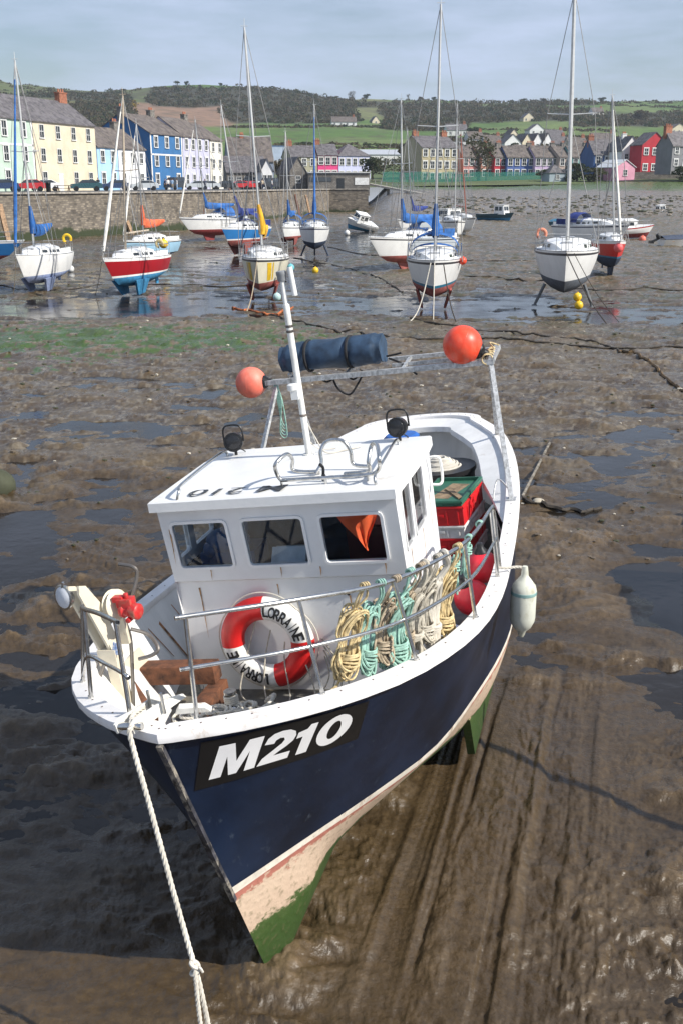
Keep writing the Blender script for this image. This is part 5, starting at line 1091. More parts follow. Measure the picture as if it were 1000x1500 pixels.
def make_tree(kind):
    rg = random.Random(hash(kind) % 1000 if False else {'bare': 1, 'round': 2, 'pine': 3, 'shrub': 4, 'gnarled': 5}[kind])
    t = MB(); c = MB(); h = 1.0
    t.tube([(0, 0, -.05), (.01, 0, .18), (-.01, .01, .42), (0, 0, .75)], [.035, .028, .018, .006], 7)
    for k in range(9):
        a = k * 2.4; z = .2 + .055 * k; L_ = .30 - .012 * k; t.tube([(0, 0, z), (L_ * .5 * math.cos(a), L_ * .5 * math.sin(a), z + .10), (L_ * math.cos(a), L_ * math.sin(a), z + .24)], [.014, .009, .003], 5)
    if kind == 'pine':
        for z, r in ((.25, .26), (.4, .24), (.55, .19), (.7, .13), (.84, .07)): clump(c, (0, 0, z - .05), r, .2, 90, rg, 0, .045)
    elif kind == 'bare': 
        for k in range(11):
            a = k * 2.4; q = rg.uniform(.08, .26); clump(c, (q * math.cos(a), q * math.sin(a), rg.uniform(.38, .75)), rg.uniform(.10, .16), .24, 40, rg, 0, .022)
    elif kind == 'gnarled':
        for k in range(7): clump(c, (.12 * k - .2, rg.uniform(-.1, .1), .55 + .05 * k * rg.random()), .15, .18, 50, rg, 0, .04)
    else:
        lo = .02 if kind == 'shrub' else .28
        for k in range(13):
            a = k * 2.4; q = rg.uniform(.05, .30); clump(c, (q * math.cos(a), q * math.sin(a), rg.uniform(lo, .68)), rg.uniform(.12, .18), .28, 60, rg, 0, .04)
    return t.mesh('trunk', [BARK]), c, kind
TM = {k: make_tree(k) for k in ('bare', 'round', 'pine', 'shrub', 'gnarled')}; CM = {}
def tree(name, label, p, h, w, kind, m, group='trees about the town and hillside'):
    rt = thing(name, label, 'tree', Matrix.Translation(p) @ Matrix.Rotation(rnd.uniform(0, 6), 4, 'Z'), group)
    tm, cmb, _ = TM[kind]
    if (kind, m.name) not in CM: CM[(kind, m.name)] = cmb.mesh('crown', [m])
    for nm, me in (('trunk', tm), ('crown', CM[(kind, m.name)])):
        o = bpy.data.objects.new(nm, me); COL.objects.link(o); o.parent = rt; WM[o.name] = WM[rt.name]; o.scale = (w, w, h)
# ---- buildings
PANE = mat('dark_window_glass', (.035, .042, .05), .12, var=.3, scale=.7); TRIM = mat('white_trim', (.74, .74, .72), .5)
SLATE = mat('slate_roof', (.115, .105, .112), .7, var=.3, scale=1.2, bump=.02, bscale=5, wear=((.19, .18, .17), 2.5, .5, .7)); SLATE2 = mat('brown_slate_roof', (.12, .10, .092), .75, var=.3, scale=1.1, wear=((.2, .17, .13), 2, .5, .7)); BRICK = mat('chimney_brick', (.33, .13, .075), .85, var=.2, scale=4); POT = mat('clay_pot', (.42, .16, .09), .7); GREYST = mat('grey_stone', (.20, .185, .165), .85, var=.3, scale=2.5)
def wallm(name, c): return mat('wall_' + name, c, .75, var=.08, scale=.5, wear=(tuple(x * .72 for x in c), 1.2, .6, .85))
WMESH = {}
def win_mesh(w, h, trim, bars=True):
    k = (round(w, 2), round(h, 2), trim)
    if k in WMESH: return WMESH[k]
    f = MB(); t = .09
    f.box((0, -.03, h / 2 + .05 + trim), (w + .2 + 2 * trim, .08, .12 + trim)) if trim else f.box((0, -.03, h / 2 + .04), (w + .16, .06, .08))
    f.box((0, -.05, -h / 2 - .06), (w + .3, .16, .12))
    for s in (1, -1): f.box((s * (w / 2 + .04 + trim / 2), -.03, 0), (.08 + trim, .06, h))
    f.box((0, -.012, 0), (w, .03, .07)); f.box((0, -.012, 0), (.05, .03, h))
    g = MB(); g.box((0, 0, 0), (w, .012, h))
    WMESH[k] = (f.mesh('window', [TRIM]), g.mesh('pane', [PANE])); return WMESH[k]
def put(parent, mesh, name, M): 
    o = bpy.data.objects.new(name, mesh); COL.objects.link(o); o.parent = parent; o.matrix_local = M; return o
def house(name, label, cat, a, b, zb, he, depth, rise, wm, rm, nx=3, ny=3, ww=.9, wh=1.5, style='eaves', trim=0, chim=((0.5, 1),), door=None, group='houses of the harbour town', cm=BRICK, side=True, band=None):
    """a, b: (X, Y) ends of the front as seen from left to right; zb ground height, he eaves height above it"""
    a = Vector((a[0], a[1])); b = Vector((b[0], b[1])); d = (b - a); L = d.length; d.normalize(); n = Vector((d.y, -d.x))      # outward, to the viewer
    M = Matrix(((d.x, -n.x, 0, a.x), (d.y, -n.y, 0, a.y), (0, 0, 1, zb), (0, 0, 0, 1)))
    rt = thing(name, label, cat, M, group); mb = MB(M); T = depth
    if style == 'gable': prof_ = [(0, -1), (L, -1), (L, he), (L / 2, he + rise), (0, he)]
    if style in ('eaves', 'hip', 'flat'): mb.box2((0, 0, -1.), (L, T, he))
    if style == 'eaves':
        for x in (0, L): mb.add([(x, 0, he), (x, T, he), (x, T / 2, he + rise)], [(0, 1, 2)])
    if style == 'gable': mb.prism(prof_, (0, 0, 0), (1, 0, 0), (0, 0, 1), (0, T, 0))
    if band: mb.box2((0, -.03, band), (L, -.002, band + .25), 1); mb.box2((0, -.03, 0), (.35, -.004, he), 1); mb.box2((L - .35, -.03, 0), (L, -.004, he), 1)
    build(mb, 'wall', [wm, TRIM], rt)
    mb = MB(M); o_ = .25; th = .14
    if style == 'eaves':
        for y0, y1 in ((-o_, T / 2), (T + o_, T / 2)):
            z0 = he - o_ * rise / (T / 2)
            mb.hexa([(-.12, y0, z0), (L + .12, y0, z0), (L + .12, y1, he + rise), (-.12, y1, he + rise), (-.12, y0, z0 + th), (L + .12, y0, z0 + th), (L + .12, y1, he + rise + th), (-.12, y1, he + rise + th)])
    elif style == 'gable':
        for x0, x1 in ((-o_, L / 2), (L + o_, L / 2)):
            z0 = he - o_ * rise / (L / 2); mb.hexa([(x0, -.2, z0), (x1, -.2, he + rise), (x1, T + .1, he + rise), (x0, T + .1, z0), (x0, -.2, z0 + th), (x1, -.2, he + rise + th), (x1, T + .1, he + rise + th), (x0, T + .1, z0 + th)])
    elif style == 'hip':
        k = min(T / 2, L / 2 - .1); p = [(-o_, -o_, he), (L + o_, -o_, he), (L + o_, T + o_, he), (-o_, T + o_, he), (k, T / 2, he + rise), (L - k, T / 2, he + rise)]
        mb.add(p, [(0, 1, 5, 4), (1, 2, 5), (2, 3, 4, 5), (3, 0, 4), (0, 3, 2, 1)])
    else: mb.box2((-.1, -.1, he + .003), (L + .1, T + .1, he + .2))
    rf = build(mb, 'roof', rm, rt)
    for fx, s in chim:
        mb = MB(M); x = fx * L; zt = he + rise + .9 * s; mb.box2((x - .75 * s, T / 2 - .4, he + rise * .5), (x + .75 * s, T / 2 + .4, zt)); mb.box2((x - .82 * s, T / 2 - .47, zt), (x + .82 * s, T / 2 + .47, zt + .15))
        for q in (-.45, 0, .45): mb.lathe([(.13, 0), (.10, .45)], (x + q * s, T / 2, zt + .15), n=7, mi=1)
        build(mb, 'chimney', [cm, POT], rf)
    if nx and ny:
        f_, g_ = win_mesh(ww, wh, trim)
        for j in range(ny):
            for i in range(nx):
                x = L * (i + .5) / nx; z = he * (j + .52) / ny + .1
                if door is not None and j == 0 and i == door: continue
                wd = put(rt, f_, 'window', Matrix.Translation((x, -.035, z))); put(wd, g_, 'pane', Matrix.Translation((0, .012, 0)))
        if door is not None:
            x = L * (door + .5) / nx; mb = MB(M); mb.box2((x - .5, -.04, 0), (x + .5, -.003, 2.1)); mb.box2((x - .62, -.07, 2.1), (x + .62, -.003, 2.25), 1); build(mb, 'door', [TRIM, TRIM], rt)
    return rt, M, L
def fx_(x, Y, z=4.2): return (at_x(x, Y, z), Y)
HS = 'houses along the quay'
# quay terrace (left)
house('terraced_house', 'pale green three storey house at the left edge of the quay terrace', 'house', fx_(-30, 131), fx_(55, 143), 4.15, 8.9, 9, 3.2, wallm('mint', (.46, .58, .48)), SLATE, 3, 3, .95, 1.7, trim=.12, door=2, group=HS, chim=((.35, 1.2),), band=5.6)
house('terraced_house', 'large cream three storey house with brick chimney on the quay', 'house', fx_(56, 143.2), fx_(145, 158), 4.15, 8.9, 9, 3.2, wallm('cream', (.66, .58, .43)), SLATE, 4, 3, .95, 1.6, door=1, group=HS, chim=((.93, 1.3),))
house('terraced_house', 'low pale blue two storey house beside the large cream one', 'house', fx_(146, 160), fx_(176, 166), 4.15, 6.2, 8, 3.0, wallm('pale_blue', (.36, .56, .78)), SLATE2, 2, 2, 1.0, 1.5, trim=.1, group=HS, chim=((.1, .8),), door=None)
house('terraced_house', 'low white two storey house between pale blue and royal blue houses', 'house', fx_(177, 166.2), fx_(216, 175), 4.15, 6.2, 8, 3.0, wallm('white', (.78, .78, .80)), SLATE2, 3, 2, 1.0, 1.5, group=HS, chim=((.75, 1.1),), door=1, cm=GREYST)
house('terraced_house', 'royal blue three storey house with white corner bands on the quay', 'house', fx_(224, 180), fx_(270, 190), 4.15, 8.9, 11, 3.2, wallm('royal_blue', (.035, .14, .32)), SLATE2, 3, 3, 1.0, 1.6, trim=.12, group=HS, chim=((.05, 1.0), (.92, 1.0)), door=1, cm=GREYST, band=5.5)
house('terraced_house', 'lilac grey three storey house beside the royal blue one', 'house', fx_(271, 190.2), fx_(309, 200), 4.15, 8.9, 9, 3.2, wallm('lilac', (.50, .50, .64)), SLATE2, 4, 3, .95, 1.6, trim=.12, group=HS, chim=((.93, .9),), door=2, cm=GREYST)
house('terraced_house', 'narrow cream house ending the quay terrace', 'house', fx_(310, 200.2), fx_(328, 205.5), 4.15, 8.7, 9, 2.8, wallm('ivory', (.74, .71, .62)), SLATE2, 2, 3, .9, 1.5, group=HS, chim=())
# middle: boat sheds, warehouses
MID = 'buildings at the head of the quay'
STW = masonry('rubble_stone', (.24, .22, .19), (.15, .135, .12), (.10, .09, .08), .5, .25)
house('quay_shed', 'long low stone shed with grey roof at the head of the quay', 'shed', fx_(333, 222), fx_(392, 224), 4.15, 3.2, 10, 3.2, STW, SLATE, 5, 1, 1.0, 1.0, group=MID, chim=())
house('quay_shed', 'steep dark roofed shed behind the long low stone one', 'shed', fx_(338, 240), fx_(402, 242), 4.3, 5.6, 12, 5.2, wallm('slate_blue', (.22, .26, .34)), SLATE2, 4, 1, 1.0, 1.0, group=MID, chim=((.35, .6),))
house('white_shed', 'small white gabled building beside the stone shed', 'shed', fx_(384, 214), fx_(400, 214.5), 4.15, 3.6, 8, 2.0, wallm('chalk', (.74, .74, .74)), SLATE, 2, 1, .8, 1.2, style='gable', group=MID, chim=())
house('boathouse', 'dark stone lean gabled house end on the quay head', 'shed', fx_(425, 208), fx_(449, 209), 4.15, 3.2, 10, 2.6, STW, SLATE, 1, 1, .8, 1.2, style='gable', group=MID, chim=())
bh, M_, L_ = house('boathouse', 'flat roofed stone building with white board over the quay end', 'building', fx_(452, 205), fx_(541, 206), 3.9, 3.0, 8, .1, STW, mat('felt_roof', (.3, .3, .3), .8), 0, 0, style='flat', group=MID, chim=())
mb = MB(M_); mb.box2((8.8, -.08, 1.0), (11.5, -.01, 2.3)); build(mb, 'notice_board', TRIM, bh)
mb = MB(M_); mb.box2((.2, -.08, 1.6), (4.4, -.012, 2.4)); build(mb, 'fascia_sign', mat('dark_sign', (.06, .07, .08), .5), bh)
mb = MB(M_); mb.box2((-.1, -.3, 3.21), (L_ + .1, 8.1, 3.33)); build(mb, 'roof_edge', TRIM, bh)
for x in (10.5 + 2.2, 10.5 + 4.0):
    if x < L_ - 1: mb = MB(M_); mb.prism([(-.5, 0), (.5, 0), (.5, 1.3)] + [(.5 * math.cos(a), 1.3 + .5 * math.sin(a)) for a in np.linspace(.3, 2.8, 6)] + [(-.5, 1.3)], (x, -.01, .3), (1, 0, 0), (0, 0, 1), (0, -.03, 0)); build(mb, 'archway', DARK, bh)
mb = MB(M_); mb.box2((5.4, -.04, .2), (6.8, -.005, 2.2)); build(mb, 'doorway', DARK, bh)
house('terraced_house', 'olive stone house at the left of the pink one beyond the quay', 'house', fx_(427, 262), fx_(465, 264), 5.6, 5.8, 9, 2.6, wallm('olive', (.36, .34, .24)), SLATE, 3, 2, 1, 1.5, group=MID, chim=((.1, 1), ), trim=.1)
house('terraced_house', 'bright pink three storey house between olive and pale violet ones', 'house', fx_(466, 264), fx_(495, 265), 5.6, 6.2, 9, 2.6, wallm('bright_pink', (.72, .06, .22)), SLATE, 3, 2, 1, 1.5, group=MID, chim=((.1, 1), ), trim=.15)
house('terraced_house', 'pale violet hip roofed house beside the bright pink one', 'house', fx_(496, 265), fx_(542, 268), 5.6, 6.0, 9, 3.0, wallm('pale_violet', (.56, .58, .80)), SLATE, 5, 2, .9, 1.4, style='hip', group=MID, chim=(), trim=.1)
house('warehouse', 'long pale blue clad warehouse behind the quay sheds', 'warehouse', fx_(364, 330), fx_(433, 332), 10, 6.0, 20, 1.0, wallm('cladding_blue', (.42, .50, .62)), mat('blue_sheet_roof', (.12, .22, .42), .5), 0, 0, style='flat', group=MID, chim=())
house('long_building', 'long low white building with a row of windows behind the bay', 'building', fx_(470, 345), fx_(625, 350), 9.5, 4.6, 14, 1.6, wallm('offwhite', (.66, .66, .64)), mat('pale_sheet_roof', (.40, .42, .46), .6), 14, 1, 1.6, 1.6, group=MID, chim=())
house('hotel', 'tall ochre stone building with grey roof right of centre', 'building', fx_(616, 262), fx_(668, 266), 5.2, 8.3, 11, 2.8, wallm('ochre', (.40, .35, .22)), SLATE, 5, 3, 1, 1.5, group=MID, chim=((.1, 1), (.9, 1)), trim=.12)
# right terrace
TR = 'coloured terrace across the harbour'
for (x0, x1, c, nm, lab, n_, D_) in [(676, 702, (.55, .22, .20), 'salmon', 'salmon pink terrace house left of the tan tree', 3, 268), (703, 721, (.42, .20, .15), 'terracotta', 'terracotta terrace house behind the tan bare tree', 2, 268), (722, 739, (.42, .02, .04), 'crimson', 'dark crimson terrace house left of the blue pair', 2, 268), (740, 780, (.07, .12, .33), 'deep_blue', 'deep blue terrace houses with white trim in mid terrace', 4, 268), (781, 815, (.52, .40, .58), 'mauve', 'mauve terrace houses right of the deep blue ones', 4, 268), (816, 834, (.40, .32, .28), 'dun', 'dun coloured narrow terrace house behind the tall mast', 2, 268), (835, 864, (.16, .38, .36), 'teal', 'teal green terrace house right of the tall mast', 3, 268)]:
    house('terraced_house', lab, 'house', fx_(x0, D_), fx_(x1, D_ + 1.5), 6.2, 5.2, 8, 2.7, wallm(nm, c), SLATE2, n_, 2, 1.0, 1.5, trim=.07, group=TR, chim=((.98, .8),), door=None, cm=GREYST)
house('gabled_house', 'dark blue house with white gable edge right of the teal one', 'house', fx_(866, 258), fx_(905, 259), 6.2, 5.6, 9, 3.4, wallm('ink_blue', (.04, .10, .26)), SLATE, 3, 2, 1, 1.4, group=TR, chim=((.1, .9),), trim=.14)
house('gabled_house', 'white gabled house between dark blue and red houses', 'house', fx_(906, 252), fx_(934, 253), 6.2, 6.4, 9, 3.0, wallm('snow', (.80, .80, .80)), SLATE, 2, 2, .8, 1.1, style='gable', group=TR, chim=((.5, .7),), cm=TRIM)
house('boat_cottage', 'small low pink gabled cottage by the shore', 'cottage', fx_(899, 236), fx_(927, 238), 6.0, 2.6, 7, 1.5, wallm('rose', (.66, .32, .42)), mat('white_sheet_roof', (.62, .64, .66), .5), 1, 1, .9, 1.1, style='gable', group=TR, chim=())
house('gabled_house', 'deep red gabled house with one upper window near the right edge', 'house', fx_(935, 246), fx_(972, 248), 6.8, 6.8, 5, 2.6, wallm('deep_red', (.42, .02, .035)), SLATE, 3, 2, 1, 1.3, style='gable', group=TR, chim=(), trim=.1)
house('gabled_house', 'dark grey house at the right edge of the town', 'house', fx_(979, 228), fx_(1030, 232), 8.0, 4.8, 5, 2.8, wallm('slate_grey', (.20, .20, .21)), SLATE, 4, 2, .9, 1.2, group=TR, chim=((.05, 1.1), ), trim=.1)
# upper town: houses seated on the hillside; (x0, x1, y base, eaves h px, rise, colour, style)
UP = [(741, 766, 221, 12, 'gable'), (767, 782, 220, 12, 'gable'), (783, 797, 219, 12, 'gable'), (798, 812, 219, 12, 'gable'), (712, 738, 217, 8, 'eaves'), (688, 711, 212, 9, 'eaves'), (655, 686, 199, 9, 'eaves'), (746, 763, 205, 6, 'gable'), (777, 800, 197, 7, 'gable'), (767, 783, 178, 6, 'gable'), (813, 836, 218, 8, 'eaves'), (838, 866, 222, 9, 'eaves'), (872, 908, 212, 7, 'eaves'), (868, 885, 170, 6, 'eaves'), (640, 660, 232, 9, 'eaves'), (690, 720, 232, 8, 'eaves'), (722, 742, 230, 7, 'eaves'), (760, 792, 233, 8, 'eaves'), (640, 684, 216, 9, 'flat'), (486, 522, 184, 6, 'eaves'), (545, 556, 181, 4, 'gable'), (803, 830, 205, 6, 'eaves'), (910, 935, 222, 7, 'eaves'), (986, 1010, 196, 7, 'gable')]
cols = [('chalk', (.74, .74, .74)), ('offwhite', (.66, .66, .64)), ('cream', (.66, .58, .43)), ('stone_wash', (.42, .38, .32))]
words = ['leftmost of the white gabled row above the terrace', 'second white gabled house of the row above the terrace', 'third white gabled house of the row above the terrace', 'rightmost of the white gabled row above the terrace', 'low pale house left of the white gabled row', 'pale house left of the low one above the terrace', 'long pale house high at the left of the upper town', 'small white cottage above the white gabled row', 'white gabled farmhouse above the upper town', 'lone white cottage high in the green fields', 'pale house right of the white gabled row', 'grey walled house behind the teal terrace house', 'long low house on the slope behind the ink blue house', 'far small house by the woods on the right hill', 'low house behind the ochre building', 'low roofed house behind the salmon terrace', 'small house behind the crimson terrace house', 'broad roofed house behind the deep blue terrace', 'flat roofed pale block above the ochre building', 'long farmhouse alone above the big green field', 'little white outbuilding right of the long farmhouse', 'grey cottage between upper town and farmhouse', 'house on the slope right of the long low one', 'white gable at the right edge of the hillside']
for (x0, x1, yb, hp, st_), w in zip(UP, words):
    p = seat((x0 + x1) / 2, yb); Y_ = p.y; k = Y_ / F * DEPF; nm, c = cols[(x0 * 7) % 3 if 'grey' not in w else 3]
    W_ = (x1 - x0) * k; z0 = p.z
    house('hill_house', w, 'house', ((x0 - 500) * k, Y_), ((x1 - 500) * k, Y_ + 1), z0 - .3, hp * k, 9, 3.0 if st_ != 'flat' else .2, wallm(nm, c), SLATE if x0 % 2 else SLATE2, max(1, int(W_ / 3)), 2 if hp * k > 4.4 else 1, .9, 1.1, style=st_, group='houses up the hillside', chim=((.9, .8),) if st_ == 'eaves' else ())
# green netting fence, footbridge, retaining wall
nt_ = thing('net_fence', 'green netting fence on posts before the coloured terrace', 'fence', (at_x(640, 250, 6), 250, 5.6))
def netm():
    m = bpy.data.materials.new('green_netting'); m.use_nodes = True; t = m.node_tree; b = t.nodes['Principled BSDF']; b.inputs['Base Color'].default_value = (.03, .22, .17, 1); b.inputs['Roughness'].default_value = .8
    tc = t.nodes.new('ShaderNodeTexCoord'); w = t.nodes.new('ShaderNodeTexNoise'); w.inputs['Scale'].default_value = 3; t.links.new(tc.outputs['Object'], w.inputs['Vector']); r = t.nodes.new('ShaderNodeMapRange'); r.inputs[3].default_value = .35; r.inputs[4].default_value = .95; t.links.new(w.outputs['Fac'], r.inputs[0]); t.links.new(r.outputs[0], b.inputs['Alpha']); return m
mb = MB(); xs_ = [at_x(x, 250, 6) for x in range(560, 806, 12)]
mb.grid([[Vector((x, 250 + .05 * math.sin(i), 5.5)) for i, x in enumerate(xs_)], [Vector((x, 250 + .05 * math.sin(i), 7.7 + .15 * math.sin(i * 1.7))) for i, x in enumerate(xs_)]]); build(mb, 'net', netm(), nt_)
for x in xs_[::2]: mb = MB(); mb.tube([(x, 250.1, 5), (x, 250.1, 7.9)], .05, 6); build(mb, 'post', GALV, nt_)
br_ = thing('footbridge', 'pale footbridge sloping down from the quay head to the shore', 'bridge', (at_x(541, 212, 4), 212, 4))
pA, pB = Vector((at_x(541, 210, 5), 210, 5.0)), Vector((at_x(636, 200, 3), 205, 2.9)); mb = MB(); mb.beam(pA, pB, 2.0, .35); build(mb, 'deck', mat('bridge_concrete', (.36, .34, .3), .8), br_)
mb = MB(); dv = pB - pA
for s in (-1, 1):
    for h_ in (.5, 1.0): mb.beam(pA + Vector((0, s, h_)), pB + Vector((0, s, h_)), .06, .06)
    for k in range(12): q = pA + dv * k / 11 + Vector((0, s, 0)); mb.beam(q, q + Vector((0, 0, 1.05)), .06, .06)
build(mb, 'railing', mat('rail_grey', (.4, .4, .38), .6), br_)
for k in (.3, .6, .9): mb = MB(); q = pA + dv * k; mb.beam(q - Vector((0, 0, 4)), q - Vector((0, 0, .18)), .5, .8); build(mb, 'pier', STW, br_)
mb = MB(); mb.box2((at_x(885, 236, 6), 240, 4.5), (at_x(1060, 236, 6), 240.6, 7.6)); rw = single(mb, 'retaining_wall', 'dark stone retaining wall below the red house at right', 'wall', STW, (at_x(950, 240, 6), 240, 5))
# rocks along the shore
rk = MB(); rg = random.Random(12)
for i in range(1100):
    px_ = rg.uniform(610, 1020); Y_ = rg.uniform(158, 196) - 18 * max(0, (px_ - 700) / 330); X_ = at_x(px_, Y_, 1); z = float(bed(np.array([X_]), np.array([Y_]))[0]); s = .07 + .3 * rg.random() ** 2.2
    rk.sphere((X_, Y_, z + s * .2), s, 6, 4, 0 if rg.random() < .55 else 1, sc=(rg.uniform(.8, 2.2), 1, rg.uniform(.3, .7)))
o = build(rk, 'shore_rocks', [mat('beach_rock', (.22, .195, .165), .85, var=.3), mat('weed_rock', (.05, .055, .03), .8)], ang=30); o['kind'] = 'stuff'; o['label'] = 'rocks and boulders along the far shore'
# trees
skyl = [(262, 124, 9, 14, 'gnarled', DKG, 'wind bent tree leaning on the left hill crest'), (275, 123, 8, 8, 'round', DKG, 'small round tree just right of the bent one on the crest'), (515, 150, 13, 17, 'bare', WOODM, 'big bare tree on the skyline left of centre'), (536, 152, 9, 12, 'round', DKG, 'dark bushy tree on the skyline near the big bare one'), (597, 152, 10, 8, 'bare', WOODM, 'lone thin bare tree on the middle skyline'), (615, 152, 7, 8, 'round', WOODM, 'low round tree right of the thin bare skyline one'), (634, 152, 7, 8, 'round', DKG, 'dark round tree on the skyline behind the tall mast'), (325, 126, 6, 7, 'round', DKG, 'small tree at the centre of the left hill crest'), (765, 155, 8, 12, 'round', DKG, 'dark tree on the skyline above the white cottage'), (795, 155, 8, 12, 'round', WOODM, 'brown tree on the skyline right of the dark one'), (880, 153, 8, 14, 'round', DKG, 'dark broad tree on the right skyline')]
for x, y, h_, w_, k, m, l in skyl:
    X_ = (x - 500) / F * 990 * DEPF; tree('hill_tree', l, (X_, 990, hz1(X_, 990) - .8), h_ * .7, w_ * .8, k, m)
town = [(700, 264, 11, 12, 'bare', OLV, 'tan bare tree in front of the salmon terrace house', 252), (712, 265, 9, 9, 'bare', OLV, 'smaller tan tree beside the larger one by the green fence', 251), (545, 262, 6, 8, 'round', DKG, 'dark bush at the right of the violet house', 262), (562, 262, 6, 9, 'bare', OLV, 'yellowish bare bush right of the violet house', 255), (585, 262, 6, 9, 'bare', OLV, 'pale thicket left of the ochre building', 255), (600, 240, 8, 10, 'round', WOODM, 'brown tree between violet house and ochre building', 300), (410, 262, 6, 7, 'round', WOODM, 'brown tree behind the head of the quay', 245), (845, 266, 4.5, 8, 'shrub', DKG, 'dark green shrubs before the teal house', 238), (870, 268, 3.5, 7, 'shrub', OLV, 'olive bush by the pink cottage', 236), (800, 268, 3, 6, 'shrub', DKG, 'low dark bush at the end of the green fence', 242), (750, 214, 5, 6, 'shrub', DKG, 'dark shrub among the upper town gables', 372), (1000, 258, 4, 6, 'shrub', DKG, 'dark shrub under the grey house', 226), (930, 180, 9, 14, 'round', WOODM, 'brown tree standing in the right hand fields', 700), (690, 200, 6, 9, 'round', DKG, 'dark tree behind the flat pale block', 500)]
for x, y, h_, w_, k, m, l, Y_ in town:
    X_ = (x - 500) / F * Y_ * .95; tree('town_tree', l, (X_, Y_, hz1(X_, Y_) - .2), h_, w_, k, m)
hut = house('shore_hut', 'small grey hut with pyramid roof on the beach head', 'hut', fx_(803, 238), fx_(827, 239), 5.4, 2.0, 4, 1.8, wallm('hut_grey', (.30, .36, .40)), SLATE, 1, 1, .7, .8, style='hip', chim=())
# ---- quay furniture, cars, people
def car(label, x, Y, yaw, c, kind='hatch'):
    M = Matrix.Translation((at_x(x, Y, 4.2), Y, QZ + .04)) @ Matrix.Rotation(yaw, 4, 'Z'); rt = thing('parked_car', label, 'car', M, 'cars parked along the quay'); paint = mat('car_' + c[0], c[1], .25, var=.03, coat=.5)
    mb = MB(M); w = .84
    side = [(-2.05, .35), (-2.05, .72), (-1.95, .88), (-1.0, .98), (-.45, 1.40), (.95, 1.43), (1.65, 1.05), (1.98, .98), (2.05, .7), (2.05, .35)] if kind == 'hatch' else [(-2.2, .35), (-2.2, 1.1), (-1.7, 1.25), (-1.1, 1.9), (2.1, 1.95), (2.2, .9), (2.2, .35)]
    rows = []
    for y, s in ((-w, .93), (-w * .97, 1), (w * .97, 1), (w, .93)):
        rows.append([Vector((px_ * (1 if s == 1 else .985), y * (1 - .16 * max(0, pz - .95) / .5), .35 + (pz - .35) * (1 if s == 1 else .97))) for px_, pz in side])
    mb.grid(rows, closed=True); mb.add(rows[0], [tuple(range(len(side)))]); mb.add(rows[-1], [tuple(range(len(side)))]); build(mb, 'body', paint, rt)
    mb = MB(M); ws_ = [(-.98, 1.0), (-.45, 1.36), (.90, 1.38), (1.5, 1.06)] if kind == 'hatch' else [(-1.35, 1.3), (-1.05, 1.75), (1.9, 1.78), (1.95, 1.3)]
    for s in (-1, 1):
        P = [Vector((a, s * (w * (1 - .16 * max(0, b - .95) / .5) + .006), b)) for a, b in ws_]; mb.add(P, [(0, 1, 2, 3)])
    build(mb, 'side_window', PANE, rt)
    for xw in (-1.3, 1.3):
        for s in (-1, 1):
            mb = MB(M); mb.lathe([(.31, -.09), (.32, -.05), (.32, .05), (.31, .09)], (xw, s * .78, .31), (0, 1, 0), 14); wh_ = build(mb, 'wheel', BLACKP, rt); 
    return rt
CR = dict(blue=('navy', (.02, .04, .10)), red=('red', (.45, .02, .02)), green=('dark_teal', (.02, .07, .08)), silver=('silver', (.45, .48, .5)), white=('white', (.75, .75, .75)), black=('black', (.02, .02, .02)))
for l, x, Y_, yw, c, k in [('dark blue car at the left end of the quay', 3, 128, .3, 'blue', 'hatch'), ('red car parked before the green and cream houses', 44, 134, .3, 'red', 'hatch'), ('white van tail behind the red car', 66, 140, .3, 'white', 'hatch'), ('dark teal car in front of the large cream house', 127, 142, .3, 'green', 'hatch'), ('dark car in front of the pale blue house', 170, 150, .3, 'blue', 'hatch'), ('silver car in front of the low white house', 212, 158, .3, 'silver', 'hatch'), ('black high sided car before the royal blue house', 257, 172, 1.2, 'black', 'van'), ('silver car before the lilac grey house', 305, 184, .3, 'silver', 'hatch'), ('dark car before the narrow cream house', 329, 186, .3, 'black', 'hatch'), ('red car near the long low stone shed', 350, 190, .3, 'red', 'hatch'), ('second red car nearer the white shed', 366, 196, 1.2, 'red', 'hatch'), ('black car in front of the small white shed', 394, 192, 1.0, 'black', 'van'), ('white car among those near the stone shed', 380, 200, .8, 'white', 'hatch'), ('light blue car left of the silver one by the lilac house', 289, 180, .3, 'silver', 'hatch')]:
    car(l, x, Y_, yw, CR[c], k)
SKIN = mat('skin', (.45, .26, .18), .6)
